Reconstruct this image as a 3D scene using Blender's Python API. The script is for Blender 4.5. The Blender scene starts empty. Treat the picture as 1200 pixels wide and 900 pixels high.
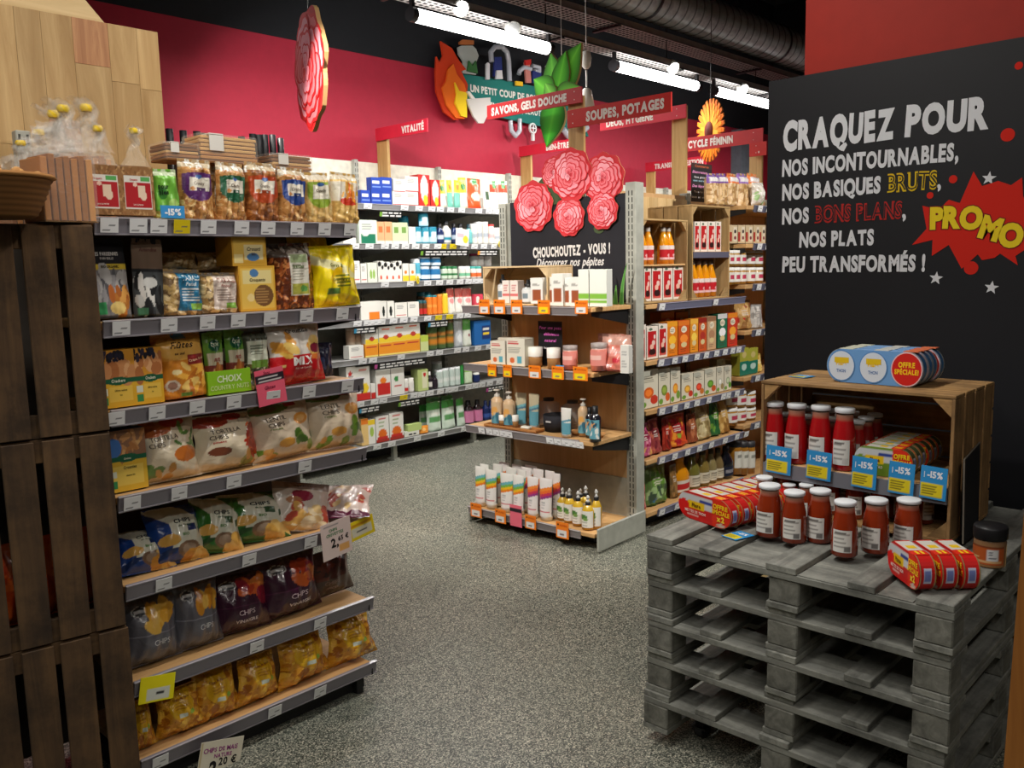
import bpy, math, random
import numpy as np
from mathutils import Matrix, Vector

scene = bpy.context.scene
COL = scene.collection

# ------------------------------------------------------------------ camera
F_PX = 1012.17
ROT = np.array([[0.68682682, -0.72645754, -0.02298612],
                [-0.11290658, -0.07539873, -0.9907407],
                [0.71799793, 0.68306257, -0.13380771]])      # rows: right, down, forward
CAM = np.array([0.0, 0.0, 1.7])
cam_data = bpy.data.cameras.new('camera')
cam_data.sensor_width = 36.0
cam_data.lens = F_PX / 1200 * 36
cam_data.clip_start = 0.05
cam_data.clip_end = 60
cam = bpy.data.objects.new('camera', cam_data)
mw = Matrix.Identity(4)
for i in range(3):
    mw[i][0] = ROT[0][i]; mw[i][1] = -ROT[1][i]; mw[i][2] = -ROT[2][i]; mw[i][3] = CAM[i]
cam.matrix_world = mw
COL.objects.link(cam)
scene.camera = cam

# ------------------------------------------------------------------ world, exposure
world = bpy.data.worlds.new('world'); scene.world = world
world.use_nodes = True
world.node_tree.nodes['Background'].inputs[0].default_value = (0.75, 0.85, 1.0, 1)
world.node_tree.nodes['Background'].inputs[1].default_value = 0.02
scene.view_settings.view_transform = 'Standard'
scene.view_settings.look = 'None'
scene.view_settings.exposure = 0.0
scene.view_settings.gamma = 1.0
scene.view_settings.use_curve_mapping = False
scene.cycles.max_bounces = 6
scene.cycles.diffuse_bounces = 3
scene.cycles.glossy_bounces = 3
scene.cycles.transparent_max_bounces = 12
scene.cycles.caustics_reflective = False
scene.cycles.caustics_refractive = False
scene.cycles.use_denoising = True

def area_light(name, loc, size, power, color=(1, 1, 1), target=None, rz=0.0):
    l = bpy.data.lights.new(name, 'AREA'); l.shape = 'RECTANGLE'
    l.size, l.size_y = size; l.energy = power; l.color = color
    o = bpy.data.objects.new(name, l); o.location = loc
    if target is not None:
        o.rotation_euler = (Vector(target) - Vector(loc)).to_track_quat('-Z', 'Y').to_euler()
    else:
        o.rotation_euler = (0, 0, rz)
    COL.objects.link(o); return o

def spot_light(name, loc, target, power, angle=60, color=(1, 1, 1), blend=.6, r=.06):
    l = bpy.data.lights.new(name, 'SPOT'); l.energy = power; l.color = color
    l.spot_size = math.radians(angle); l.spot_blend = blend; l.shadow_soft_size = r
    o = bpy.data.objects.new(name, l); o.location = loc
    o.rotation_euler = (Vector(target) - Vector(loc)).to_track_quat('-Z', 'Y').to_euler()
    COL.objects.link(o); return o

# light of the visible tube row, then unseen rows added as fill
area_light('tube_and_fill_row', (7.0, 5.0, 3.42), (9.0, .12), 165, (1.0, .97, .93))
area_light('tube_and_fill_row', (.6, 2.0, 3.75), (5.0, .14), 88, (1.0, .95, .88))  # unseen row added as frontal fill for gondola and end display
area_light('tube_and_fill_row', (-.6, -.9, 3.6), (4.0, .14), 42, (1.0, .94, .86))  # unseen row added behind the camera as general fill
area_light('tube_and_fill_row', (9.2, 1.2, 3.6), (5.0, .14), 60, (1.0, .96, .9))
spot_light('aimed_spot', (2.9, 4.9, 3.5), (5.5, 6.6, 1.9), 110, 95, (1.0, .97, .94))  # aimed spots; those away from the lighting track are unseen fill
spot_light('aimed_spot', (6.4, 4.6, 3.5), (7.4, 6.6, 2.2), 100, 95, (1.0, .97, .94))
spot_light('aimed_spot', (3.4, 3.9, 3.5), (5.4, 6.5, 1.0), 95, 85, (1.0, .97, .94))  # added to brighten the dark back of the wall shelves
spot_light('aimed_spot', (1.7, 3.3, 3.2), (4.3, 3.6, .8), 330, 60, (1.0, .93, .84))
spot_light('aimed_spot', (4.6, 1.0, 3.3), (5.3, 3.4, 1.0), 300, 78, (1.0, .95, .88))
spot_light('aimed_spot', (1.7, .5, 3.4), (1.7, 2.9, 1.1), 55, 62, (1.0, .93, .85))  # unseen fill spot added for the snack bag fronts
spot_light('aimed_spot', (.7, -.6, 3.3), (3.6, 1.0, 1.3), 16, 50, (.95, .97, 1.0))
spot_light('aimed_spot', (1.5, 1.9, 3.5), (2.7, 1.2, .85), 78, 50, (1.0, .96, .92))

# ------------------------------------------------------------------ measuring on real planes
def X_at(px, Y, z):
    k = (px - 600) / F_PX; n = ROT[0] - k * ROT[2]
    return -(n[1] * Y + n[2] * (z - CAM[2])) / n[0]
def Y_at(px, X, z):
    k = (px - 600) / F_PX; n = ROT[0] - k * ROT[2]
    return -(n[0] * X + n[2] * (z - CAM[2])) / n[1]
def Z_at(py, X, Y):
    k = (py - 450) / F_PX; n = ROT[1] - k * ROT[2]
    return CAM[2] - (n[0] * X + n[1] * Y) / n[2]
def ray(px, py):
    return ROT.T @ np.array([(px - 600) / F_PX, (py - 450) / F_PX, 1.0])
def on_plane(px, py, axis, val):
    d = ray(px, py); t = (val - CAM[axis]) / d[axis]
    return CAM + d * t
def project(P):
    c = ROT @ (np.array(P, float) - CAM)
    return 600 + F_PX * c[0] / c[2], 450 + F_PX * c[1] / c[2], c[2]

# ------------------------------------------------------------------ colours and materials
def lin(c):
    c = np.asarray(c, float) / 255.0
    return np.where(c <= .04045, c / 12.92, ((c + .055) / 1.055) ** 2.4)
def lin4(c):
    return tuple(lin(c)) + (1.0,)

MATS = {}
class NT:
    def __init__(s, name):
        s.m = bpy.data.materials.new(name); s.m.use_nodes = True
        s.t = s.m.node_tree; s.b = s.t.nodes['Principled BSDF']
    def n(s, kind, **kw):
        x = s.t.nodes.new(kind)
        for k, v in kw.items():
            if k.startswith('i_'):
                x.inputs[k[2:].replace('_', ' ')].default_value = v
            else:
                setattr(x, k, v)
        return x
    def l(s, a, ao, b, bi):
        s.t.links.new(a.outputs[ao], b.inputs[bi])
    def set(s, **kw):
        for k, v in kw.items():
            s.b.inputs[k.replace('_', ' ')].default_value = v
        return s
    def ramp(s, stops):
        r = s.n('ShaderNodeValToRGB'); e = r.color_ramp.elements
        while len(e) < len(stops): e.new(.5)
        for el, (p, c) in zip(e, stops):
            el.position = p; el.color = c if len(c) == 4 else lin4(c)
        return r

def flat(name, col, rough=.5, metal=0.0, bump=0.0, bscale=80, coat=0.0, spec=.5, mottling=.06):
    """Plain procedural material: faint noise in colour, optional fine relief."""
    if name in MATS: return MATS[name]
    t = NT(name); t.set(Roughness=rough, Metallic=metal)
    t.b.inputs['Coat Weight'].default_value = coat
    t.b.inputs['Specular IOR Level'].default_value = spec
    tc = t.n('ShaderNodeTexCoord'); nz = t.n('ShaderNodeTexNoise', i_Scale=14.0, i_Detail=3.0)
    t.l(tc, 'Object', nz, 'Vector')
    c = np.array(col, float)
    r = t.ramp([(.3, tuple(np.clip(c * (1 - mottling), 0, 255))), (.7, tuple(np.clip(c * (1 + mottling), 0, 255)))])
    t.l(nz, 'Fac', r, 'Fac'); t.l(r, 'Color', t.b, 'Base Color')
    if bump:
        n2 = t.n('ShaderNodeTexNoise', i_Scale=float(bscale), i_Detail=2.0); t.l(tc, 'Object', n2, 'Vector')
        bp = t.n('ShaderNodeBump', i_Strength=bump, i_Distance=.004); t.l(n2, 'Fac', bp, 'Height'); t.l(bp, 'Normal', t.b, 'Normal')
    MATS[name] = t.m; return t.m

def printed(name, rough=.5, coat=0.0, bump=0.0, bscale=60, dist=.004, spec=.5, metal=0.0):
    """Printed stock: colours come from the artwork attribute of the mesh."""
    if name in MATS: return MATS[name]
    t = NT(name); t.set(Roughness=rough, Metallic=metal)
    t.b.inputs['Coat Weight'].default_value = coat
    t.b.inputs['Coat Roughness'].default_value = .12
    t.b.inputs['Specular IOR Level'].default_value = spec
    a = t.n('ShaderNodeAttribute', attribute_name='Col'); t.l(a, 'Color', t.b, 'Base Color')
    if bump:
        tc = t.n('ShaderNodeTexCoord'); n2 = t.n('ShaderNodeTexNoise', i_Scale=float(bscale), i_Detail=3.0, i_Distortion=.8)
        oi = t.n('ShaderNodeObjectInfo'); ad = t.n('ShaderNodeVectorMath', operation='ADD')
        t.l(tc, 'Object', ad, 0); t.l(oi, 'Location', ad, 1); t.l(ad, 'Vector', n2, 'Vector')
        bp = t.n('ShaderNodeBump', i_Strength=bump, i_Distance=dist); t.l(n2, 'Fac', bp, 'Height'); t.l(bp, 'Normal', t.b, 'Normal')
    MATS[name] = t.m; return t.m

def wood(name, dark, light, axis='X', rough=.6, scale=1.0, bump=.25, tint=.25, grime=0.0):
    """Grain runs along the local AXIS of the plank; each object gets its own tint."""
    if name in MATS: return MATS[name]
    t = NT(name); t.set(Roughness=rough)
    tc = t.n('ShaderNodeTexCoord'); oi = t.n('ShaderNodeObjectInfo')
    sc = {'X': (1.2, 14, 14), 'Y': (14, 1.2, 14), 'Z': (14, 14, 1.2)}[axis]
    mp = t.n('ShaderNodeMapping'); mp.inputs['Scale'].default_value = tuple(v * scale for v in sc)
    t.l(tc, 'Object', mp, 'Vector')
    mul = t.n('ShaderNodeMath', operation='MULTIPLY'); mul.inputs[1].default_value = 37.0; t.l(oi, 'Random', mul, 0)
    ad = t.n('ShaderNodeVectorMath', operation='ADD'); t.l(mp, 'Vector', ad, 0); t.l(mul, 'Value', ad, 1)
    nz = t.n('ShaderNodeTexNoise', i_Scale=1.6, i_Detail=6.0, i_Roughness=.65, i_Distortion=.9); t.l(ad, 'Vector', nz, 'Vector')
    r = t.ramp([(.28, dark), (.5, tuple((np.array(dark) + np.array(light)) / 2)), (.72, light)])
    t.l(nz, 'Fac', r, 'Fac')
    hs = t.n('ShaderNodeHueSaturation'); mr = t.n('ShaderNodeMapRange'); mr.inputs['To Min'].default_value = 1 - tint; mr.inputs['To Max'].default_value = 1 + tint
    t.l(oi, 'Random', mr, 'Value'); t.l(mr, 'Result', hs, 'Value'); t.l(r, 'Color', hs, 'Color')
    out = hs
    if grime:
        g = t.n('ShaderNodeTexNoise', i_Scale=6.0, i_Detail=5.0, i_Roughness=.7); t.l(tc, 'Object', g, 'Vector')
        gr = t.ramp([(.42, (255, 255, 255)), (.68, tuple([255 * (1 - grime)] * 3))]); t.l(g, 'Fac', gr, 'Fac')
        mx = t.n('ShaderNodeMix', data_type='RGBA', blend_type='MULTIPLY'); mx.inputs['Factor'].default_value = 1.0
        t.t.links.new(hs.outputs['Color'], mx.inputs[6]); t.t.links.new(gr.outputs['Color'], mx.inputs[7])
        t.t.links.new(mx.outputs[2], t.b.inputs['Base Color'])
    else:
        t.l(hs, 'Color', t.b, 'Base Color')
    bp = t.n('ShaderNodeBump', i_Strength=bump, i_Distance=.003); t.l(nz, 'Fac', bp, 'Height'); t.l(bp, 'Normal', t.b, 'Normal')
    MATS[name] = t.m; return t.m

def glassy(name, col, rough=.08, alpha=.25):
    if name in MATS: return MATS[name]
    t = NT(name); t.set(Roughness=rough); t.b.inputs['Base Color'].default_value = lin4(col); t.b.inputs['Alpha'].default_value = alpha
    t.b.inputs['Specular IOR Level'].default_value = .9
    tc = t.n('ShaderNodeTexCoord'); n2 = t.n('ShaderNodeTexNoise', i_Scale=55.0, i_Detail=3.0, i_Distortion=1.5)
    t.l(tc, 'Object', n2, 'Vector')
    bp = t.n('ShaderNodeBump', i_Strength=.8, i_Distance=.004); t.l(n2, 'Fac', bp, 'Height'); t.l(bp, 'Normal', t.b, 'Normal')
    MATS[name] = t.m; return t.m

def emit(name, col, power):
    if name in MATS: return MATS[name]
    t = NT(name); t.b.inputs['Base Color'].default_value = (0, 0, 0, 1)
    t.b.inputs['Emission Color'].default_value = tuple(col) + (1,); t.b.inputs['Emission Strength'].default_value = power
    MATS[name] = t.m; return t.m

PAPER = printed('printed_card', rough=.45, spec=.4)
FILM = printed('printed_film', rough=.28, coat=.5, bump=.55, bscale=26, dist=.006)
CLEARPACK = printed('clear_pack', rough=.25, coat=.7, bump=.9, bscale=70, dist=.005)
GLAZE = printed('glazed_jar', rough=.12, coat=.6)
MATTE = printed('matte_print', rough=.8, spec=.25)
STEEL = printed('tin_metal', rough=.3, metal=.6)
CELLO = glassy('cellophane', (245, 240, 230), .08, .13)
CLEARPL = glassy('clear_plastic', (225, 225, 225), .12, .22)
LETTER = printed('lettering_ink', rough=.6, spec=.3)

# ------------------------------------------------------------------ mesh builder
class MB:
    def __init__(s): s.v = []; s.f = []; s.c = []; s.m = []; s.s = []; s.n = 0
    def add(s, verts, faces, col=(200, 200, 200), mat=0, smooth=False, M=None):
        verts = np.asarray(verts, float)
        if M is not None:
            A = np.array(M)[:3, :3]; b = np.array(M)[:3, 3]; verts = verts @ A.T + b
        s.v.append(verts)
        c = np.asarray(col, float)
        if c.ndim == 1: c = np.tile(c, (len(verts), 1))
        s.c.append(c)
        b = s.n
        s.f.extend([tuple(b + i for i in f) for f in faces])
        s.m.extend([mat] * len(faces)); s.s.extend([smooth] * len(faces)); s.n += len(verts)
        return s
    def box(s, x0, y0, z0, x1, y1, z1, col=(200, 200, 200), mat=0, M=None, ch=0.0):
        if ch <= 0:
            v = [(x, y, z) for x in (x0, x1) for y in (y0, y1) for z in (z0, z1)]
            f = [(0, 1, 3, 2), (4, 6, 7, 5), (0, 4, 5, 1), (2, 3, 7, 6), (0, 2, 6, 4), (1, 5, 7, 3)]
            return s.add(v, f, col, mat, False, M)
        lo = np.array([x0, y0, z0]); hi = np.array([x1, y1, z1]); v = []; idx = {}
        for cx in (0, 1):
            for cy in (0, 1):
                for cz in (0, 1):
                    c = np.array([cx, cy, cz]); p = lo + (hi - lo) * c
                    for a in range(3):
                        q = p.copy()
                        for b in range(3):
                            if b != a: q[b] += ch if c[b] == 0 else -ch
                        idx[(cx, cy, cz, a)] = len(v); v.append(q)
        f = []
        for a in range(3):
            o = [b for b in range(3) if b != a]
            for sd in (0, 1):
                q = []
                for e in ((0, 0), (1, 0), (1, 1), (0, 1)):
                    c = [0, 0, 0]; c[a] = sd; c[o[0]] = e[0]; c[o[1]] = e[1]; q.append(idx[tuple(c) + (a,)])
                n = [0, 0, 0]; n[a] = 1
                flip = (sd == 0) != (a == 1)
                f.append(tuple(q[::-1]) if flip else tuple(q))
            for e in ((0, 0), (1, 0), (1, 1), (0, 1)):      # edges along axis a
                c0 = [0, 0, 0]; c1 = [0, 0, 0]
                c0[o[0]] = c1[o[0]] = e[0]; c0[o[1]] = c1[o[1]] = e[1]; c1[a] = 1
                f.append((idx[tuple(c0) + (o[0],)], idx[tuple(c1) + (o[0],)], idx[tuple(c1) + (o[1],)], idx[tuple(c0) + (o[1],)]))
        for cx in (0, 1):
            for cy in (0, 1):
                for cz in (0, 1): f.append(tuple(idx[(cx, cy, cz, a)] for a in range(3)))
        return s.add(v, f, col, mat, False, M)
    def grid(s, fn, nu, nv, colfn=None, col=(200, 200, 200), mat=0, smooth=True, M=None, u=(0, 1), v=(0, 1)):
        U, V = np.meshgrid(np.linspace(u[0], u[1], nu + 1), np.linspace(v[0], v[1], nv + 1), indexing='ij')
        U = U.ravel(); V = V.ravel(); P = np.stack(fn(U, V), 1)
        c = colfn(U, V) if colfn is not None else col
        w = nv + 1
        f = [(i * w + j, (i + 1) * w + j, (i + 1) * w + j + 1, i * w + j + 1) for i in range(nu) for j in range(nv)]
        return s.add(P, f, c, mat, smooth, M)
    def lathe(s, prof, n=16, mat=0, M=None, smooth=True, cap=True):
        """prof: list of (r, z, colour)"""
        v = []; c = []; f = []
        a = np.linspace(0, 2 * np.pi, n, endpoint=False)
        for r, z, col in prof:
            for t in a: v.append((r * math.cos(t), r * math.sin(t), z)); c.append(col)
        for k in range(len(prof) - 1):
            for i in range(n):
                j = (i + 1) % n; f.append((k * n + i, k * n + j, (k + 1) * n + j, (k + 1) * n + i))
        s.add(v, f, np.array(c, float), mat, smooth, M)
        if cap:
            for r, z, col in (prof[0], prof[-1]):
                if r > 1e-5:
                    ring = [(r * math.cos(t), r * math.sin(t), z) for t in a]
                    s.add(ring, [tuple(range(n)) if z != prof[0][1] else tuple(range(n))[::-1]], col, mat, False, M)
        return s
    def tube(s, p0, p1, r, n=10, col=(180, 180, 180), mat=0, r1=None, smooth=True):
        p0 = Vector(p0); p1 = Vector(p1); d = p1 - p0; L = d.length
        M = Matrix.Translation(p0) @ d.to_track_quat('Z', 'Y').to_matrix().to_4x4()
        return s.lathe([(r, 0, col), (r if r1 is None else r1, L, col)], n, mat, M, smooth)
    def poly(s, pts, col, mat=0, fn=None, thick=0.0, edge=None):
        """Flat outline in local x,z (front towards -y), optional thickness."""
        n = len(pts); fr = [(p[0], 0, p[1]) for p in pts]
        if fn is not None: fr = [fn(p[0], p[1]) for p in pts]
        tri = triangulate(pts)
        s.add(fr, tri, col, mat)
        if thick:
            bk = [(x, y + thick, z) for x, y, z in fr]
            s.add(bk, [t[::-1] for t in tri], edge or col, mat)
            s.add(fr + bk, [(i, (i + 1) % n, n + (i + 1) % n, n + i) for i in range(n)], edge or col, mat)
        return s
    def mesh(s, name, mats):
        me = bpy.data.meshes.new(name)
        V = np.concatenate(s.v); C = np.concatenate(s.c)
        me.from_pydata(V.tolist(), [], s.f)
        for m in (mats if isinstance(mats, (list, tuple)) else [mats]): me.materials.append(m)
        me.polygons.foreach_set('material_index', s.m)
        me.polygons.foreach_set('use_smooth', s.s)
        at = me.color_attributes.new('Col', 'FLOAT_COLOR', 'POINT')
        L = np.concatenate([lin(C), np.ones((len(C), 1))], 1).astype(np.float32)
        at.data.foreach_set('color', L.ravel())
        me.update(); return me

def triangulate(pts):
    from mathutils.geometry import tessellate_polygon
    t = tessellate_polygon([[Vector((p[0], p[1], 0)) for p in pts]])
    out = []
    for a, b, c in t:
        A, B, Cc = pts[a], pts[b], pts[c]
        ar = (B[0] - A[0]) * (Cc[1] - A[1]) - (B[1] - A[1]) * (Cc[0] - A[0])
        out.append((a, b, c) if ar > 0 else (a, c, b))
    return out

# ------------------------------------------------------------------ objects
THINGS = []
def obj(name, mesh, parent=None, loc=(0, 0, 0), rot=(0, 0, 0), scale=(1, 1, 1), label=None, kind=None):
    o = bpy.data.objects.new(name, mesh); COL.objects.link(o)
    o.location = loc; o.rotation_euler = rot; o.scale = scale
    if parent is not None: o.parent = parent
    if label: o['label'] = label
    if kind: o['kind'] = kind
    return o
def tag(o, desc, cat, place=None, group=None):
    """label = [which one] + desc + place; ordinals are filled in at the end."""
    o['category'] = cat
    if group: o['group'] = group
    THINGS.append((o, desc, place)); return o
def empty(name, loc, desc, cat, place=None, group=None, rot=(0, 0, 0)):
    o = bpy.data.objects.new(name, None); COL.objects.link(o); o.location = loc; o.rotation_euler = rot
    o.empty_display_size = .1
    return tag(o, desc, cat, place, group)
def struct(name, mb, mats, loc=(0, 0, 0), rot=(0, 0, 0)):
    return obj(name, mb.mesh(name, mats), None, loc, rot, kind='structure')
ORD = ['', 'second', 'third', 'fourth', 'fifth', 'sixth', 'seventh', 'eighth', 'ninth', 'tenth', 'eleventh', 'twelfth', 'thirteenth', 'fourteenth', 'fifteenth', 'sixteenth']
def finish_labels():
    bpy.context.view_layer.update()
    by = {}
    for o, d, p in THINGS: by.setdefault((d, p), []).append(o)
    for (d, p), os_ in by.items():
        os_.sort(key=lambda o: project(o.matrix_world.translation)[0])
        n = len(os_)
        for i, o in enumerate(os_):
            if n == 1: pre = ''
            elif n == 2: pre = ('left ', 'right ')[i]
            elif i == 0: pre = 'leftmost '
            elif i == n - 1: pre = 'rightmost '
            else: pre = (ORD[i] if i < 16 else 'farther') + ' from left '
            o['label'] = (pre + d + (', ' + p if p else '')).strip()

# ------------------------------------------------------------------ lettering
_glyph = {}
def glyph(ch, bold):
    k = (ch, bold)
    if k not in _glyph:
        c = bpy.data.curves.new('t', 'FONT'); c.body = ch; c.size = 1.0; c.resolution_u = 2 if bold < .045 else 4
        c.offset = bold; c.fill_mode = 'FRONT'
        o = bpy.data.objects.new('t', c)
        me = o.to_mesh(); me.calc_loop_triangles()
        v = np.array([x.co[:2] for x in me.vertices]).reshape(-1, 2)
        t = [tuple(x.vertices) for x in me.loop_triangles]
        o.to_mesh_clear(); bpy.data.objects.remove(o); bpy.data.curves.remove(c)
        _glyph[k] = (v, t)
    return _glyph[k]
def text_geo(txt, bold=.03, squash=.85, jitter=0.0, shear=0.0, gap=.07, seed=1, case=None):
    """Letters laid out from x=0, cap height about 0.73; returns list of (verts2d, tris), width"""
    R = random.Random(seed); x = 0.0; out = []
    for ch in txt:
        if ch == ' ': x += .3; continue
        v, t = glyph(ch, bold)
        if len(v) == 0: x += .3; continue
        lo, hi = v[:, 0].min(), v[:, 0].max()
        q = v.copy(); q[:, 0] = (q[:, 0] - lo) * squash
        w = (hi - lo) * squash
        if jitter:
            a = R.uniform(-1, 1) * jitter; cx, cy = w / 2, .36
            c, s_ = math.cos(a), math.sin(a); X, Y = q[:, 0] - cx, q[:, 1] - cy
            k = 1 + R.uniform(-.5, 1) * jitter
            q = np.stack([cx + (X * c - Y * s_) * k, cy + (X * s_ + Y * c) * k], 1)
        q[:, 0] += x + q[:, 1] * shear
        out.append((q, t)); x += w + gap
    return out, max(x - gap, .01)
def letters(mb, txt, x, z, h, col, fn=None, align='c', maxw=None, rot=0.0, y=0.0, mat=0, **kw):
    """txt drawn on the plane y (facing -y); h = capital height in metres; fn(x,z)->(x,y,z) bends it."""
    parts, w = text_geo(txt, **kw); s = h / .73; sx = s
    if maxw and w * s > maxw: sx = maxw / w
    off = {'c': -w * sx / 2, 'l': 0.0, 'r': -w * sx}[align]
    c, sn = math.cos(rot), math.sin(rot)
    for v, t in parts:
        X = v[:, 0] * sx + off; Z = v[:, 1] * s
        X, Z = x + X * c - Z * sn, z + X * sn + Z * c
        P = np.stack([X, np.full(len(X), y), Z], 1) if fn is None else np.stack(fn(X, Z), 1)
        mb.add(P, t, col, mat)
    return mb

# ------------------------------------------------------------------ artwork painted on a face (u to the right, v up)
class Art:
    def __init__(s, base): s.ops = []; s.base = base
    def rect(s, u0, v0, u1, v1, c): s.ops.append((lambda U, V: (U >= u0) & (U <= u1) & (V >= v0) & (V <= v1), c)); return s
    def ell(s, cu, cv, ru, rv, c, rot=0.0):
        a, b = math.cos(rot), math.sin(rot)
        s.ops.append((lambda U, V: (((U - cu) * a + (V - cv) * b) / ru) ** 2 + ((-(U - cu) * b + (V - cv) * a) / rv) ** 2 <= 1, c)); return s
    def arch(s, u0, u1, v0, v1, c):
        """band with rounded bottom"""
        m = (u0 + u1) / 2; r = (u1 - u0) / 2
        s.ops.append((lambda U, V: (np.abs(U - m) <= r) & (V <= v1) & (V >= v0 + (v1 - v0) * .45 * (1 - np.sqrt(np.clip(1 - ((U - m) / r) ** 2, 0, 1)))), c)); return s
    def slant(s, k, v0, v1, c):
        s.ops.append((lambda U, V: (V >= v0 + k * U) & (V <= v1 + k * U), c)); return s
    def blobs(s, seed, n, box, cols, r, asp=.6):
        R = random.Random(seed); u0, v0, u1, v1 = box
        for i in range(n):
            q = r * R.uniform(.6, 1.3)
            s.ell(R.uniform(u0, u1), R.uniform(v0, v1), q, q * asp * R.uniform(.7, 1.4), R.choice(cols), R.uniform(0, 3))
        return s
    def lines(s, seed, u0, v0, u1, v1, n, c):
        R = random.Random(seed); d = (v1 - v0) / n
        for i in range(n): s.rect(u0, v0 + d * (i + .25), u0 + (u1 - u0) * R.uniform(.6, 1), v0 + d * (i + .7), c)
        return s
    def __call__(s, U, V):
        C = np.tile(np.asarray(s.base, float), (len(U), 1))
        for m, c in s.ops: C[m(U, V)] = c
        return C
# ================================================================== the room
def floor_mat():
    t = NT('resin_chip_floor'); t.set(Roughness=.38)
    tc = t.n('ShaderNodeTexCoord')
    v = t.n('ShaderNodeTexVoronoi', i_Scale=235.0); t.l(tc, 'Object', v, 'Vector')
    n = t.n('ShaderNodeTexNoise', i_Scale=210.0, i_Detail=2.0); t.l(tc, 'Object', n, 'Vector')
    sp = t.n('ShaderNodeSeparateColor'); t.l(v, 'Color', sp, 'Color')
    r = t.ramp([(0.0, (70, 76, 72)), (.26, (112, 118, 112)), (.5, (160, 164, 154)), (.72, (206, 206, 192)), (.9, (246, 243, 228))])
    r.color_ramp.interpolation = 'CONSTANT'
    t.l(sp, 'Red', r, 'Fac')
    r2 = t.ramp([(.3, (185, 185, 185)), (.7, (255, 255, 255))]); t.l(n, 'Fac', r2, 'Fac')
    big = t.n('ShaderNodeTexNoise', i_Scale=1.3, i_Detail=3.0); t.l(tc, 'Object', big, 'Vector')
    r3 = t.ramp([(.3, (215, 218, 212)), (.7, (250, 245, 236))]); t.l(big, 'Fac', r3, 'Fac')
    a = t.n('ShaderNodeMix', data_type='RGBA', blend_type='MULTIPLY'); a.inputs['Factor'].default_value = 1
    b = t.n('ShaderNodeMix', data_type='RGBA', blend_type='MULTIPLY'); b.inputs['Factor'].default_value = 1
    L = t.t.links.new
    L(r.outputs[0], a.inputs[6]); L(r2.outputs[0], a.inputs[7]); L(a.outputs[2], b.inputs[6]); L(r3.outputs[0], b.inputs[7])
    L(b.outputs[2], t.b.inputs['Base Color'])
    bp = t.n('ShaderNodeBump', i_Strength=.12, i_Distance=.001); t.l(sp, 'Red', bp, 'Height'); t.l(bp, 'Normal', t.b, 'Normal')
    return t.m
X0, X1, YB, YW = -3.0, 13.0, -3.0, 6.6
fl = MB(); fl.box(X0, YB, -.06, X1, YW, 0); struct('floor', fl, floor_mat())
ZC = 5.6
ce = MB(); ce.box(X0, YB, ZC, X1, YW, ZC + .06); struct('ceiling', ce, flat('black_ceiling', (16, 17, 19), .9))
CRIM = flat('crimson_paint', (176, 40, 62), .62, spec=.3, mottling=.02)
BLK = flat('anthracite_paint', (30, 32, 36), .75, spec=.3, mottling=.03)
w = MB(); w.box(X0, YW, 0, X1, YW + .1, 3.66, mat=0); w.box(X0, YW, 3.66, X1, YW + .1, ZC, mat=1)
struct('wall_back', w, [CRIM, BLK])
w = MB(); w.box(X1, YB, 0, X1 + .1, YW, 3.4, mat=0); w.box(X1, YB, 3.4, X1 + .1, YW, ZC, mat=1); struct('wall_right', w, [CRIM, BLK])
w = MB(); w.box(X0 - .1, YB, 0, X0, YW, ZC); struct('wall_left', w, BLK)
w = MB(); w.box(X0, YB - .1, 0, X1, YB, ZC); struct('wall_front', w, flat('grey_paint', (120, 116, 110), .8))
# grey-blue pillar against the red wall
gp = MB(); px0 = X_at(867, 6.45, 2.8); gp.box(px0, 6.44, 0, px0 + .3, 6.6, 3.62); struct('trim_1', gp, flat('grey_blue_paint', (112, 124, 134), .7))
# red bulkhead over the black promotion board
bx = 3.78; yb = Y_at(947, bx, 3.2)
w = MB(); w.box(bx, -1.2, 2.3, bx + .5, yb, ZC); struct('wall_bulkhead', w, flat('vermilion_paint', (172, 42, 28), .6, spec=.3, mottling=.02))
w = MB(); w.box(bx, -1.2, 0, bx + .4, 1.82, 2.3); struct('wall_partition', w, BLK)

# ------------------------------------------------------------------ ceiling services
GALV = flat('galvanised_steel', (150, 158, 158), .36, .15, mottling=.12)
TRAY = flat('tray_steel', (150, 148, 146), .5, .3)
WHT = flat('white_plastic', (232, 232, 228), .4)
BKM = flat('black_metal', (22, 22, 24), .45)
# spiral duct
yd, zd, rd = float(on_plane(832, 23, 2, 4.3)[1]), 4.3, .21
d = empty('spiral_duct', (5.5, yd, zd), 'grey galvanised spiral air duct under the black ceiling', 'duct')
m = MB(); L = 7.4
m.lathe([(rd, 0, (170, 172, 172)), (rd, L, (170, 172, 172))], 32, 0, Matrix.Rotation(math.pi / 2, 4, 'Y'))
obj('duct_pipe', m.mesh('duct_pipe', GALV), d)
m = MB()
for i in range(49):
    x = .1 + i * .15
    m.lathe([(rd, x - .012, (1, 1, 1)), (rd + .008, x, (1, 1, 1)), (rd, x + .012, (1, 1, 1))], 28, 0, Matrix.Rotation(math.pi / 2, 4, 'Y'), cap=False)
so = obj('seam_ribs', m.mesh('seam_ribs', flat('duct_seam', (96, 102, 102), .5, .1)), d, kind='stuff')
for x in (1.9, 4.6):
    m = MB(); m.lathe([(rd + .012, -.02, (1, 1, 1)), (rd + .016, 0, (1, 1, 1)), (rd + .012, .02, (1, 1, 1))], 28, 0, Matrix.Rotation(math.pi / 2, 4, 'Y'), cap=False)
    m.tube((0, 0, rd), (0, 0, ZC - zd), .008, 6)
    obj('hanger_ring', m.mesh('hanger_ring', BKM), d, (x, 0, 0))
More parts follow.
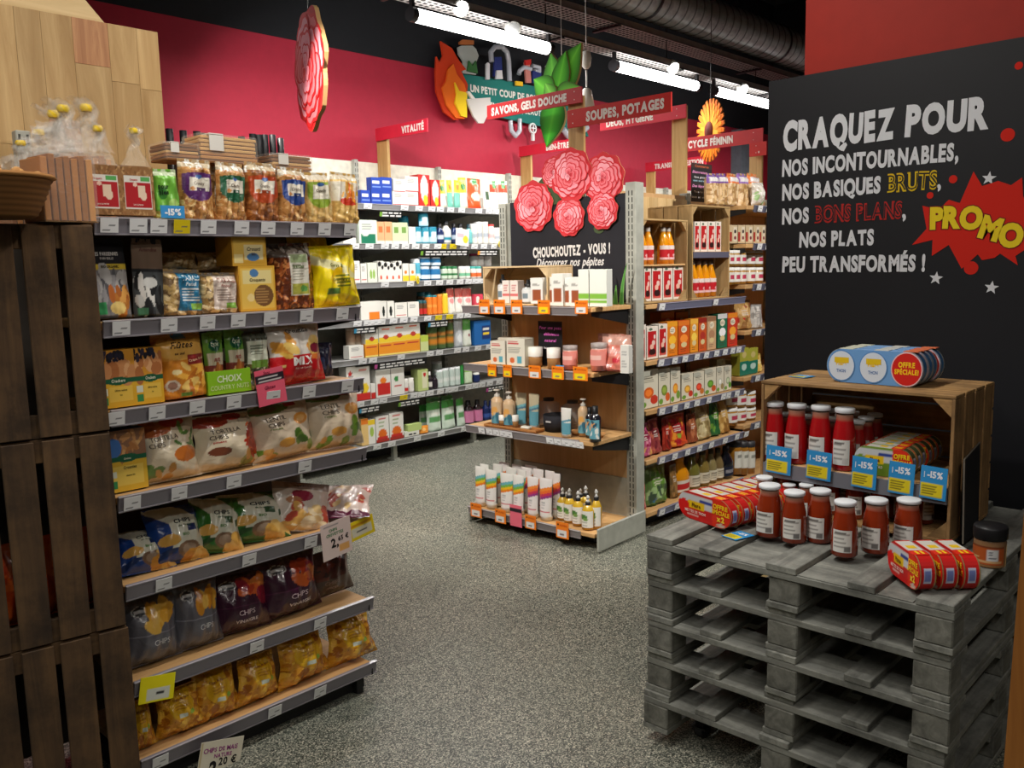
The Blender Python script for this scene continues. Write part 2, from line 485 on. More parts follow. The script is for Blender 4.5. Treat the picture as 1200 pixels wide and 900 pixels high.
# perforated cable tray
t_ = empty('cable_tray', (3.0, 5.28, 3.98), 'perforated dark cable tray hung beside the duct', 'cable tray')
m = MB(); m.box(0, -.13, 0, 9.4, .13, .008); m.box(0, -.13, 0, 9.4, -.124, .06); m.box(0, .124, 0, 9.4, .13, .06)
obj('tray_channel', m.mesh('tray_channel', TRAY), t_)
m = MB()
for i in range(150):
    for j in (-.09, -.045, 0, .045, .09): m.box(.03 + i * .062, j - .014, -.002, .065 + i * .062, j + .014, .0005)
obj('slots', m.mesh('slots', flat('slot_dark', (14, 14, 14), .9)), t_, kind='stuff')
for x in (1.2, 4.0, 6.8, 9.0):
    m = MB(); m.tube((x, .15, .0), (x, .15, ZC - 3.98), .006, 6); m.box(x - .02, -.15, -.03, x + .02, .17, -.012)
    obj('hanger', m.mesh('hanger', BKM), t_)
# lighting track: tray with tubes and spots
yt, zt = 5.05, 3.55
t_ = empty('lighting_track', (3.6, yt + .05, zt + .12), 'long grey lighting track carrying the ceiling tubes', 'lighting track')
m = MB(); m.box(0, -.09, 0, 9.2, .09, .012); m.box(0, -.09, 0, 9.2, -.082, .06); m.box(0, .082, 0, 9.2, .09, .06)
obj('track_channel', m.mesh('track_channel', TRAY), t_)
m = MB()
for i in range(146):
    for j in (-.05, 0, .05): m.box(.03 + i * .062, j - .012, -.002, .062 + i * .062, j + .012, .0005)
obj('slots', m.mesh('slots', MATS['slot_dark']), t_, kind='stuff')
for x in (.6, 2.4, 4.3, 6.2, 8.2):
    m = MB(); m.tube((x, .1, .0), (x, .1, ZC - zt - .12), .006, 6); m.box(x - .015, -.1, -.02, x + .015, .12, -.004)
    obj('hanger', m.mesh('hanger', BKM), t_)
TUBE = emit('tube_light', (1.0, .98, .95), 14.0)
tubes = [(480, 645), (718, 818), (835, 905), (907, 960)]
for i, (a, b) in enumerate(tubes):
    xa, xb = X_at(a, yt, zt), X_at(b, yt, zt)
    e = empty('tube_lamp', (xa, yt, zt), 'glowing fluorescent tube under the lighting track', 'ceiling light', 'lighting track', None)
    m = MB(); m.tube((.05, 0, 0), (xb - xa - .05, 0, 0), .05, 14); obj('tube', m.mesh('tube', TUBE), e)
    for q in (0, xb - xa - .05):
        m = MB(); m.tube((q, 0, 0), (q + .05, 0, 0), .054, 14); m.box(q + .01, -.015, .03, q + .04, .015, .12); obj('end_cap', m.mesh('end_cap', BKM), e)
SPOTG = emit('spot_glow', (1.0, .97, .93), 30.0)
def spot(px, py, Y, on=True):
    P = on_plane(px, py, 1, Y)
    e = empty('track_spotlight', P, ('lit' if on else 'unlit') + ' round spotlight on the lighting track', 'spotlight')
    # points towards the shelves and slightly to the camera side
    M = Vector((-.35, -.75, -.55)).to_track_quat('Z', 'Y').to_matrix().to_4x4()
    m = MB(); m.lathe([(.035, -.10, (60, 60, 60)), (.06, -.08, (60, 60, 60)), (.065, .0, (60, 60, 60)), (.055, .0, (60, 60, 60))], 16, 0, M, cap=False)
    m.lathe([(.035, -.1, (60, 60, 60)), (.0, -.101, (60, 60, 60))], 16, 0, M, cap=False)
    obj('lamp_housing', m.mesh('lamp_housing', flat('spot_housing', (196, 196, 190), .4)), e)
    m = MB(); m.lathe([(.056, -.012, (1, 1, 1)), (.03, -.004, (1, 1, 1)), (0, -.002, (1, 1, 1))], 16, 0, M, cap=False)
    obj('lens', m.mesh('lens', SPOTG if on else flat('dull_lens', (170, 172, 172), .2)), e)
    m = MB(); m.tube((0, 0, .04), (0, .0, max(.06, zt + .12 - P[2])), .008, 6); obj('stem', m.mesh('stem', BKM), e)
spot(790, 80, 5.0); spot(872, 105, 5.0); spot(541, 10, 5.0); spot(602, 34, 5.02, False)

# pendant lamp holder
P = on_plane(687, 70, 1, 4.4)
e = empty('pendant_lamp', P, 'white unlit pendant lamp hanging behind the red signs', 'lamp')
m = MB(); m.lathe([(.0, .07, (225, 225, 216)), (.034, .06, (225, 225, 216)), (.042, .01, (225, 225, 216)), (.034, -.05, (225, 225, 216)), (.015, -.07, (225, 225, 216))], 18); obj('ceiling_cup', m.mesh('ceiling_cup', PAPER), e)
zb = on_plane(691, 118, 1, 4.4)[2] - P[2]
m = MB(); m.tube((0, 0, -.08), (0.0, 0, zb + .1), .007, 8); obj('rod', m.mesh('rod', WHT), e)
m = MB(); m.lathe([(.02, zb + .09, (228, 226, 214)), (.04, zb + .07, (228, 226, 214)), (.064, zb - .06, (228, 226, 214)), (.058, zb - .06, (215, 213, 200)), (.02, zb + .06, (210, 208, 196))], 20, cap=False); obj('lamp_shade', m.mesh('lamp_shade', PAPER), e)
m = MB(); m.tube((0, 0, .1), (0, 0, ZC - P[2]), .004, 5); obj('cord', m.mesh('cord', WHT), e)

# ================================================================== shelving
RAIL = printed('rail_plastic', .3, coat=.3)
SHW = wood('shelf_beech', (186, 142, 90), (222, 180, 124), 'X', .5, 1.0, .12, .12)
SHWY = wood('shelf_beech_across', (176, 128, 72), (214, 168, 106), 'Y', .5, 1.0, .12, .12)
SHG = flat('shelf_grey_metal', (150, 150, 146), .45)
PANEL = wood('rear_beech_panel', (200, 160, 112), (226, 188, 138), 'Z', .55, .6, .1, .08)
UPR = flat('upright_grey', (168, 170, 160), .45)
SLOT = flat('slot_dark2', (60, 62, 58), .8)
_lab = {}
def price_label_mesh(kind):
    if kind in _lab: return _lab[kind]
    base = {'w': (244, 246, 248), 'y': (238, 214, 30), 'o': (245, 130, 30)}[kind]
    a = Art(base).rect(.1, .78, .7, .83, (170, 172, 176)).rect(.5, .44, .8, .54, (100, 100, 104)).rect(.08, .1, .55, .2, (110, 112, 116))
    m = MB(); m.grid(lambda U, V: (U - .5, U * 0, V - .5), 14, 12, a); m.box(-.5, .0001, -.5, .5, .02, .5, base)
    _lab[kind] = m.mesh('price_label', PAPER); return _lab[kind]
RAILC = (134, 130, 138)
def rail_on_shelf(shelf, x0, x1, h=.045, col=RAILC, tilt=.22):
    """price rail along local x at local y=0 front, top at z=0"""
    m = MB(); n = max(1, int((x1 - x0) / .3))
    m.box(x0, -.006, -h, x1, .006, 0, col, ch=.002); m.box(x0, -.009, -.004, x1, -.004, 0, tuple(min(255, c + 40) for c in col)); m.box(x0, -.009, -h, x1, -.004, -h + .004, tuple(min(255, c + 25) for c in col))
    return obj('price_rail', m.mesh('price_rail', RAIL), shelf, rot=(tilt, 0, 0))
def price_labels(shelf, xs, w=.054, h=.044, hh=.054, tilt=.22):
    for x in xs:
        k = 'w'
        if isinstance(x, tuple): x, k = x
        obj('price_label', price_label_mesh(k), shelf, (x, -.0095 * 1 - .004, -hh / 2 + .001), (tilt, 0, random.uniform(-.03, .03)), (w, .06, h))
def bracket(shelf, x, depth, col=BKM, t=.0):
    m = MB(); m.poly([(0, 0), (depth, 0), (depth, -.1), (depth - .06, -.1), (0, -.028)], (30, 30, 30))
    pts = [(0, 0), (depth, 0), (depth, -.1), (depth - .08, -.085), (0, -.026)]
    m = MB(); n = len(pts)
    a = [(x - .002, p[0], p[1]) for p in pts]; b = [(x + .002, p[0], p[1]) for p in pts]
    m.add(a + b, [tuple(range(n)), tuple(range(2 * n - 1, n - 1, -1))] + [(i, i + n, (i + 1) % n + n, (i + 1) % n) for i in range(n)], (30, 30, 30))
    return obj('bracket', m.mesh('bracket', col), shelf)
def slotted_upright(parent, x, y, z0, z1, w=.06, d=.05, step=.05, rz=0.0, slots=True):
    m = MB(); m.box(-w / 2, -d / 2, 0, w / 2, d / 2, z1 - z0, ch=.003)
    u = obj('upright', m.mesh('upright', UPR), parent, (x, y, z0), (0, 0, rz))
    if slots:
        m = MB(); k = 0; z = .03
        while z < z1 - z0 - .04:
            for sx in (-.012, .012): m.box(sx - .0035, -d / 2 - .001, z, sx + .0035, -d / 2 + .002, z + .03)
            z += step
        obj('slots', m.mesh('slots', SLOT), u, kind='stuff')
    return u

# ---- snack gondola on the left (fronts face -y)
LGX0, LGX1, LGY, LGD = 1.055, 2.0, 2.72, .47
LGZ = [1.88, 1.567, 1.29, 1.015, .725, .40, .13]
lg = empty('snack_gondola', (LGX0, LGY, 0), 'grey and beech snack gondola with seven shelves beside the wooden crates', 'shelving')
m = MB(); m.box(-.85, LGD - .015, .05, LGX1 - LGX0, LGD, 1.93); obj('back_panel', m.mesh('back_panel', flat('gondola_back_dark', (84, 76, 68), .8)), lg)
m = MB(); m.box(0, .06, 0, LGX1 - LGX0, LGD, .07, ch=.004); obj('base', m.mesh('base', flat('kick_dark', (30, 30, 32), .6)), lg)
m = MB(); m.box(0, 0, 0, .03, .3, .085); obj('foot', m.mesh('foot', flat('kick_dark', (30, 30, 32), .6)), lg, (LGX1 - LGX0 - .06, .03, 0))
slotted_upright(lg, LGX1 - LGX0 - .03, LGD + .03, 0, 2.02)
slotted_upright(lg, X_at(27, LGY + .40, 2.1) - LGX0, LGD - .07, 0, Z_at(148, .85, LGY + .40), .045, .04)
lab_px = [[126, 160, 184, (211, 'y'), 242, 281, 312, 346, 378, 408], [140, 196, 241, 277, 315, 357, 399], [134, 182, 229, 272, 318, 360, 405],
          [153, 208, 272, 355], [190, 290, 362], [299, 373], [186, 320, 373]]
for i, z in enumerate(LGZ):
    s = obj('shelf', (lambda m: m.mesh('shelf', SHW))(MB().box(0, .008, -.03, LGX1 - LGX0, LGD - .015, -.004, ch=.003)), lg, (0, 0, z))
    rail_on_shelf(s, 0, LGX1 - LGX0 + .02, .054)
    price_labels(s, [((X_at(p[0], LGY, z - .02) - LGX0, p[1]) if isinstance(p, tuple) else X_at(p, LGY, z - .02) - LGX0) for p in lab_px[i]])
    bracket(s, LGX1 - LGX0 - .002, LGD, BKM if i < 6 else BKM).location = (0, 0, -.03)
# edge-glued pine header with its planks
hp = obj('header_panel', MB().box(.0, .008, 0, .9, .02, .62).mesh('header_panel', flat('pine_core', (196, 164, 112), .6)), lg, (-.435, LGD + .0, 1.96))
PINE = wood('pine_board', (164, 128, 78), (206, 174, 122), 'Z', .5, .7, .1, .14)
xs = [0, .12, .24, .33, .42, .5, .6, .72, .82, .9]; R = random.Random(4)
for i in range(9):
    cut = R.uniform(.12, .5)
    for z0, z1 in ((0, cut), (cut, .62)):
        m = MB(); m.box(xs[i] + .0004, 0, z0 + .0004, xs[i + 1] - .0004, .0085 + .0003 * (i % 2), z1 - .0004, ch=.0004)
        obj('plank', m.mesh('plank', PINE if (i * 3 + (z0 > 0) * 2) % 5 else wood('pine_board_heart', (150, 98, 62), (196, 146, 100), 'Z', .5, 1.6, .1, .1)), hp)
P = [on_plane(a, b, 1, 3.26) for a, b in ((-60, -60), (55, -60), (100, 0), (125, 30), (140, 60), (-60, 60))]
gb = tag(obj('pine_board', None, None) if False else obj('pine_board', MB().poly([(p[0], p[2]) for p in P], (205, 178, 130), 0, lambda x, z: (x, 3.26, z), .02).mesh('pine_board', wood('pine_board_plain', (190, 160, 108), (222, 196, 148), 'X', .55, .5, .08, .05)), None), 'pale pine board with slanted end above the left header panel', 'board')

# ---- long wall shelving at the back
BWY, BWX0, BWX1 = 6.0, 3.2, 11.0
BWZ = [2.265, 1.93, 1.60, 1.28, .955, .59, .19]
bw = empty('wall_shelving', (BWX0, BWY, 0), 'long white and grey wall shelving full of remedies below the crimson wall', 'shelving')
m = MB(); m.box(0, .5, 0, BWX1 - BWX0, .53, 2.42, mat=0); m.box(0, .5, 2.42, BWX1 - BWX0, .535, 2.68, mat=1)
obj('back_panel', m.mesh('back_panel', [flat('wallshelf_grey', (172, 172, 160), .6), flat('wallshelf_cream', (226, 222, 206), .5)]), bw)
RB = random.Random(12)
bays = [0, .62, 1.62, 2.62, 3.62, 4.62, 5.62, 6.62, 7.8]
for x in bays[1:-1]: slotted_upright(bw, x, .47, 0, 2.69, .04, .05)
blab = [[430, 473, 490, 505, 515, 527, 540, 560, 572, 580], [415, 432, 450, 462, 474, 486, 498, 512, (518, 'y'), (530, 'y'), 542, 555, 566, 578], [411, 450, 480, 500, 514, 526, 538, 548, 556, 563],
        [418, 430, 438, 446, 460, 472, 484, 500, (513, 'y'), (526, 'y'), 538, 547], [424, 436, 469, 503, 514, 535, 545, 559, 572], [421, 438, 448, (472, 'y'), 484, 493, 503, 515, 525, 532, 548, 556, 564, 573, 584], [441, 458, 488, 516, 543]]
for i, z in enumerate(BWZ):
    s = obj('shelf', MB().box(.02, .008, -.03, BWX1 - BWX0 - .02, .5, -.004, ch=.003).mesh('shelf', SHG if i else SHG), bw, (0, 0, z))
    rail_on_shelf(s, .02, BWX1 - BWX0, .05, (150, 150, 152))
    price_labels(s, [((X_at(p[0], BWY, z - .02) - BWX0, p[1]) if isinstance(p, tuple) else X_at(p, BWY, z - .02) - BWX0) for p in blab[i]],  .085, .046, .05)
    for x in bays[1:-1]: bracket(s, x, .46, SHG).location = (0, .02, -.03)
for x in bays[1:-1]:
    m = MB(); m.box(x - .02, .06, 0, x + .02, .1, .16); m.box(x - .03, .04, 0, x + .03, .14, .015); obj('foot', m.mesh('foot', UPR), bw)
m = MB(); m.box(0, .3, 0, BWX1 - BWX0, .5, .13); obj('base', m.mesh('base', MATS['kick_dark']), bw)
# category strips hung below the wall shelves
strips = [(0, 445, 471), (1, 493, 549), (1, 560, 583), (3, 415, 441), (3, 502, 525), (4, 439, 500), (5, 421, 445), (5, 467, 492), (5, 570, 594)]
for i, a, b in strips:
    z = BWZ[i] - .055; xa, xb = X_at(a, BWY, z), X_at(b, BWY, z); wd = xb - xa
    m = MB(); m.box(-wd / 2, 0, -.06, wd / 2, .003, 0, (22, 22, 24)); 
    Rr = random.Random(a)
    for k in (0, 1):
        x = -wd * .4
        while x < wd * .42:
            q = Rr.uniform(.03, .08); m.box(x, -.001, -.026 - k * .024, min(x + q, wd * .46), .0, -.012 - k * .024, (230, 230, 228)); x += q + .015
    m.box(-wd / 2, -.001, -.05, -wd / 2 + .03, .0, -.012, random.choice([(60, 150, 190), (190, 80, 150), (120, 170, 60), (230, 150, 40)]))
    s = bw.children[0]
    obj('header_strip', m.mesh('header_strip', PAPER), bw, (xa - BWX0 + wd / 2, -.004, z), (.2, 0, 0))

# ---- soup gondola (aisle side, fronts face -y) in two bays
SGY = 3.08
SGX0, SGXM, SGX1 = 4.47, 5.72, 8.6
SGZ = [1.455, 1.10, .785, .465, .12]
sg = empty('soup_gondola', (SGX0, SGY, 0), 'beech-backed gondola stocked with soups behind the end display', 'shelving')
m = MB(); m.box(.0, .5, .05, SGX1 - SGX0, .53, 2.2); obj('back_panel', m.mesh('back_panel', PANEL), sg)
m = MB(); m.box(0, .1, 0, SGX1 - SGX0, .5, .06); obj('base', m.mesh('base', MATS['kick_dark']), sg)
m = MB(); m.box(.0, .53, .05, SGX1 - SGX0, .56, 2.2); obj('rear_panel', m.mesh('rear_panel', flat('wallshelf_grey', (172, 172, 160), .6)), sg)
xr = SGXM - SGX0
for i in range(12):
    m = MB(); m.box(.012 + i * .104, .488, 1.47, .012 + (i + 1) * .104 - .003, .5, 2.17, ch=.001); obj('slat', m.mesh('slat', wood('pale_slat', (206, 172, 116), (234, 206, 156), 'Z', .5, .7, .1, .1)), sg)
for x in (.03, xr, xr + 1.25): slotted_upright(sg, x, .52, 0, 2.22, .05, .07)
slab = [[774, 837], [773, 789, 801, 815, 826, 838, 848, 857, 864], [774, 789, 803, 815, 829, 846, 852, 862], [774, 789, 804, 818, 832, 848, 862, 873], [774, 792]]
for i, z in enumerate(SGZ):
    s = obj('shelf', MB().box(.0, .01, -.034, xr - .02, .5, -.004, ch=.003).mesh('shelf', SHW), sg, (0, 0, z))
    rail_on_shelf(s, .12, xr - .02, .048, (112, 114, 138))
    price_labels(s, [X_at(p, SGY, z - .02) - SGX0 for p in slab[i]], .062, .042, .048)
    bracket(s, .006, .46).location = (0, .02, -.034)
SG2Z = [2.08, 1.83, 1.57, 1.20, .93, .62 - .12, .12]
for i, py in enumerate([240, 285, 333, 387, 441, 497 + 0, 560]):
    z = Z_at(py, X_at(880, SGY, 1.2), SGY); SG2Z[i] = z
for i, z in enumerate(SG2Z):
    s = obj('shelf', MB().box(xr + .0, .01, -.034, xr + 2.4, .5, -.004, ch=.003).mesh('shelf', SHW), sg, (0, 0, z))
    rail_on_shelf(s, xr + .1, xr + 2.4, .05, (96, 98, 116))
    price_labels(s, [xr + .16 + k * .13 for k in range(5)], .07, .044, .05)
    bracket(s, xr + .006, .46).location = (0, .02, -.034)

# ---- end display (fronts face -x), turned a little; local frame: x to the right, -y to the viewer
ECM = Matrix.Translation((4.38, 3.11, 0)) @ Matrix.Rotation(math.radians(-90 + 2.2), 4, 'Z')
EC_ROT = math.radians(-90 + 2.2)
ECW = 1.02          # left upright sits at local x = -ECW
ECD = .47
def ec(x, y, z): return ECM @ Vector((x, y, z))
ECI = ECM.inverted()
def ec_x(px, y, z):
    """local x of a point on the local plane y at height z that shows at px"""
    a, b = ECM @ Vector((0, y, z)), ECM @ Vector((1, y, z))
    k = (px - 600) / F_PX; n = ROT[0] - k * ROT[2]
    A = np.array(a) - CAM; D = np.array(b) - np.array(a)
    return -(n @ A) / (n @ D)
def ec_z(py, x, y):
    a = ECM @ Vector((x, y, 0)); k = (py - 450) / F_PX; n = ROT[1] - k * ROT[2]
    return CAM[2] - (n[0] * a[0] + n[1] * a[1]) / n[2]
eg = empty('end_display', ec(0, 0, 0), 'beech end display with peony backboard and four shelves facing the aisle', 'shelving', rot=(0, 0, EC_ROT))
m = MB(); m.box(-ECW, -.012, .35, 0, 0, 1.44); obj('rear_panel', m.mesh('rear_panel', PANEL), eg)
m = MB(); m.box(-ECW, -.02, .1, 0, .0, .36, ch=.002); obj('lower_panel', m.mesh('lower_panel', UPR), eg)
slotted_upright(eg, .0, .0, 0, 2.19, .075, .09, .04)
slotted_upright(eg, -ECW - .02, .0, 0, 2.13, .06, .08, .04)
m = MB(); m.box(.03, -ECD, 0.012, .045, .05, .155, ch=.006); obj('foot_cover', m.mesh('foot_cover', UPR), eg)
m = MB(); m.box(-ECW - .05, -ECD + .04, 0.0, -ECW - .035, -.02, .12, ch=.006); obj('foot_cover', m.mesh('foot_cover', UPR), eg)
m = MB(); m.box(-ECW, -.3, 0, .02, -.28, .1); obj('kick_plate', m.mesh('kick_plate', MATS['kick_dark']), eg)
ECZ = [1.462, 1.082, .672, .115]
ECY = -.455
elab = [[], [], [(566, 'w'), 575, 583, 591, 598, 646, 655, 664, 672, 681], []]
for i, z in enumerate(ECZ):
    m = MB(); m.box(-ECW - .02, ECY + .008, -.03, .0, -.012, -.004, ch=.003)
    s = obj('shelf', m.mesh('shelf', SHW), eg, (0, 0, z))
    m = MB(); m.box(-.17, ECY + .006, -.032, .005, -.02, -.002, ch=.003); m = MB()
    rr = rail_on_shelf(s, -ECW - .02, -.1, .05, (134, 128, 130)); rr.location = (0, ECY, 0)
    for p in elab[i]:
        p = p[0] if isinstance(p, tuple) else p
        obj('price_label', price_label_mesh('w'), s, (ec_x(p, ECY, z - .02), ECY - .014, -.024), (.22, 0, 0), (.055, .06, .04))
    for bx_ in (-.02, -ECW + .02): bracket(s, bx_, .42).location = (0, ECY + .03, -.03)

# ================================================================== pallets (front faces -x)
PW = wood('grey_pallet_wood', (106, 107, 101), (162, 163, 153), 'X', .85, 1.0, .5, .14, .3)
PWY = wood('grey_pallet_wood_across', (106, 107, 101), (162, 163, 153), 'Y', .85, 1.0, .5, .14, .3)
PBL = wood('grey_pallet_block', (98, 98, 90), (146, 146, 136), 'X', .9, .9, .7, .16, .3)
PX, PY0, PY1, PZ = 2.42, .676, 1.672, .77
PLEN, PWID = 1.18, PY1 - PY0
R = random.Random(8)
def pallet_parts():
    """(name, mesh builder, material) measured from the pallet's near right bottom corner; x away, y left"""
    H = .144; out = []
    for cy in (0, PWID / 2 - .055, PWID - .1):
        out.append(('bottom_board', MB().box(0, cy, 0, PLEN, cy + .11 * .95, .02, ch=.002), PW))
        for cx in (0, PLEN / 2 - .05, PLEN - .1):
            out.append(('block', MB().box(cx + .002, cy, .0205, cx + .1, cy + .1, .0995, ch=.004), PBL))
    for cx in (0, PLEN / 2 - .05, PLEN - .1):
        out.append(('stringer_board', MB().box(cx - (.045 if cx > 0 else 0), 0, .1, cx + (.145 if cx == 0 else .1), PWID, .1215, ch=.002), PWY))
    for y0, w_ in ((0, .1), (PWID * .25 - .035, .08), (PWID / 2 - .05, .1), (PWID * .735 - .025, .08), (PWID - .105, .105)):
        out.append(('deck_board', MB().box(0, y0, .122, PLEN, y0 + w_, H - .001, ch=.002), PW))
    return [(n, b.mesh(n, mt)) for n, b, mt in out]
PP = pallet_parts()
COVER = MB().box(.004, .11, .1225, PLEN - .004, PWID - .112, .1245).mesh('cover_sheet', PWY)
DIRN = [.012, -.004, .008, -.006, 0]
names = ['topmost', 'second from the top', 'middle', 'second from the bottom', 'lowest']
for k in range(5):
    zt_ = PZ - k * .1442
    e = empty('wooden_pallet', (PX + (0, .012, .006, .014, .004)[k], PY0 + (0, .006, .002, .012, .018)[k], zt_ - .144), 'grey wooden pallet, ' + names[k] + ' of the stack under the tomato jars', 'pallet', None, 'stacked grey pallets')
    if k == 0: obj('cover_sheet', COVER, e)
    for n, me in PP:
        o = obj(n, me, e)
        if n in ('deck_board', 'block'): o.location = (R.uniform(-.004, .004), R.uniform(-.002, .002), 0)
for i, (cx, cy) in enumerate(((.16, PWID - .13), (.16, .1), (PLEN - .16, .1), (PLEN - .16, PWID - .13))):
    zt_ = PZ - 5 * .1442
    e = empty('castor', (PX + cx, PY0 + cy, 0), 'black swivel castor under the pallet stack', 'castor', None, None)
    m = MB(); m.tube((0, -.016, .032), (0, .016, .032), .032, 16, (40, 40, 42)); obj('wheel', m.mesh('wheel', flat('castor_rubber', (44, 44, 46), .6)), e)
    m = MB(); m.box(-.02, -.022, .03, .02, -.018, zt_ - .002); m.box(-.02, .018, .03, .02, .022, zt_ - .002); m.box(-.035, -.03, zt_ - .006, .035, .03, zt_ - .001); obj('fork', m.mesh('fork', BKM), e)

# ---- slatted crates
CRW = wood('crate_wood', (134, 100, 58), (196, 154, 98), 'X', .8, .9, .4, .2, .25)
CRWZ = wood('crate_wood_upright', (126, 94, 56), (180, 140, 90), 'Z', .8, .9, .4, .2, .25)
CRWY = wood('crate_wood_across', (134, 100, 58), (196, 154, 98), 'Y', .8, .9, .4, .2, .25)
DKW = wood('dark_crate_wood', (62, 44, 26), (108, 80, 48), 'Z', .85, .7, .5, .22, .35)
DKX = wood('dark_crate_wood_across', (62, 44, 26), (108, 80, 48), 'X', .85, .7, .5, .22, .35)
def crate(loc, rotz, W, H, D, desc, cat_place=None, mats=(None, None, None), slats=4, back=True, shelf=None, name='wooden_crate', group=None, sideslats=3):
    """Crate on its side: opening to local -y, W along x, D along y."""
    mx, my, mz = [a or b for a, b in zip(mats, (CRW, CRWY, CRWZ))]
    e = empty(name, loc, desc, 'crate', cat_place, group, rot=(0, 0, rotz)); t = .011; R = random.Random(int(W * 1000 + loc[0] * 77))
    gap = .014 if W > .5 else .008; wd = (D - gap * (slats - 1)) / slats
    for s_, z in (('top', H - t), ('bottom', 0)):
        for i in range(slats):
            y = i * (wd + gap); m = MB(); m.box(-W / 2, y, z, W / 2, y + wd, z + t, ch=.0015); obj('slat', m.mesh('slat', mx), e, (0, 0, R.uniform(-.0005, .0005)))
    wd2 = (D - gap * (sideslats - 1)) / sideslats
    for sx in (-1, 1):
        xa = sx * (W / 2 - t - .001) - (0 if sx > 0 else t) ; 
        for i in range(sideslats):
            y = i * (wd2 + gap); m = MB(); m.box(min(xa, xa + t), y, t + .001, max(xa, xa + t), y + wd2, H - t - .001, ch=.0015); obj('side_board', m.mesh('side_board', mz), e)
        xi = sx * (W / 2 - t - .002)
        for z, s_ in ((H - t, 1), (t, -1)):
            k = .06; pts = [(0, 0), (-sx * k, 0), (0, -s_ * k)]
            for y in (.004, D - .03):
                a = [(xi + p[0], y, z + p[1] - s_ * .001) for p in pts]; b = [(xi + p[0], y + .025, z + p[1] - s_ * .001) for p in pts]
                m = MB(); m.add(a + b, [(0, 1, 2), (5, 4, 3), (0, 3, 4, 1), (1, 4, 5, 2), (2, 5, 3, 0)], (150, 110, 60)); obj('corner_block', m.mesh('corner_block', mx), e)
    if back:
        n = max(2, int(H / .09)); hb = H / n
        for i in range(n):
            m = MB(); m.box(-W / 2, D, i * hb + .004, W / 2, D + t, (i + 1) * hb - .004, ch=.0015); obj('back_slat', m.mesh('back_slat', mx), e)
    return e
# crate standing on the pallets
CX, CY0, CY1, CZ = 2.95, .85, 1.525, PZ
CW_, CH_, CDp = CY1 - CY0, .49, .42
cr = crate((CX, (CY0 + CY1) / 2, CZ), -math.pi / 2, CW_, CH_, CDp, 'aged wooden crate standing on the grey pallets, open towards the aisle', sideslats=4)
CSZ = .955       # its inner shelf
m = MB(); m.box(-CW_ / 2 + .014, .012, CSZ - CZ - .018, CW_ / 2 - .014, CDp - .01, CSZ - CZ, ch=.002); ish = obj('inner_shelf', m.mesh('inner_shelf', SHW), cr)
m = MB(); m.box(-CW_ / 2 + .014, -.001, CSZ - CZ - .055, CW_ / 2 - .014, .011, CSZ - CZ - .002, (120, 122, 130)); obj('price_rail', m.mesh('price_rail', RAIL), ish)

# ---- dark crates stacked on the left (closed bases face the camera)
def base_crate(x0, x1, z0, z1, Y, rz, desc, n):
    W, H = x1 - x0, z1 - z0
    e = empty('fruit_crate', (x0, Y, z0), desc, 'crate', None, 'dark fruit crates stacked on the left', rot=(0, 0, rz))
    R = random.Random(int(x0 * 91 + z0 * 17)); g = .019; wd = (W - g * (n - 1)) / n
    for i in range(n):
        x = i * (wd + g) + R.uniform(-.003, .003); m = MB(); m.box(x, 0, .004, x + wd, .012, H - .004, ch=.002); obj('slat', m.mesh('slat', DKW), e)
    for z in (.0, H - .07):
        m = MB(); m.box(0, .013, z, W, .03, z + .07, ch=.002); obj('cross_rail', m.mesh('cross_rail', DKX), e)
    for x in (0, W - .02):
        m = MB(); m.box(x, .0305, 0, x + .02, .27, H, ch=.002); obj('end_board', m.mesh('end_board', DKW), e)
    for z in (0, H - .012):
        for y in (.035, .115, .195):
            m = MB(); m.box(0.021, y, z, W - .021, y + .072, z + .012, ch=.0015); obj('side_slat', m.mesh('side_slat', DKX), e)
    return e
CRY = 2.66; crz = math.radians(-9)
cz = [(1.238, 1.853, 'top'), (.622, 1.236, 'middle'), (.006, .62, 'bottom')]
xr_ = 1.03
for z0, z1, nm in cz:
    base_crate(xr_ - .5, xr_, z0, z1, CRY + .07, crz, 'dark slatted fruit crate beside the snack gondola, ' + nm + ' of its column', 5)
    base_crate(xr_ - 1.02, xr_ - .52, z0, z1, CRY + .152, crz, 'dark slatted fruit crate at the left picture edge, ' + nm + ' of its column', 5)
# ================================================================== product kinds
# A kind is a size in metres plus parts [(name, mesh, parent index, label)]; part 0 is the thing itself.
class Kind:
    def __init__(s, name, cat, w, d, h, parts): s.name, s.cat, s.w, s.d, s.h, s.parts = name, cat, w, d, h, parts
def put(k, loc, rz=0.0, scale=(1, 1, 1), desc='', place=None, group=None, tilt=0.0, roll=0.0):
    os_ = []
    for i, (n, me, par, lab) in enumerate(k.parts):
        if i == 0:
            o = obj(n, me, None, loc, (0, 0, 0), scale)
            o.rotation_euler = (Matrix.Rotation(rz, 3, 'Z') @ Matrix.Rotation(tilt, 3, 'X') @ Matrix.Rotation(roll, 3, 'Y')).to_euler()
        else: o = obj(n, me, os_[par], label=lab)
        os_.append(o)
    tag(os_[0], desc, k.cat, place, group); return os_[0]
GRP = {}
def g_of(desc, place): return desc + ', ' + place

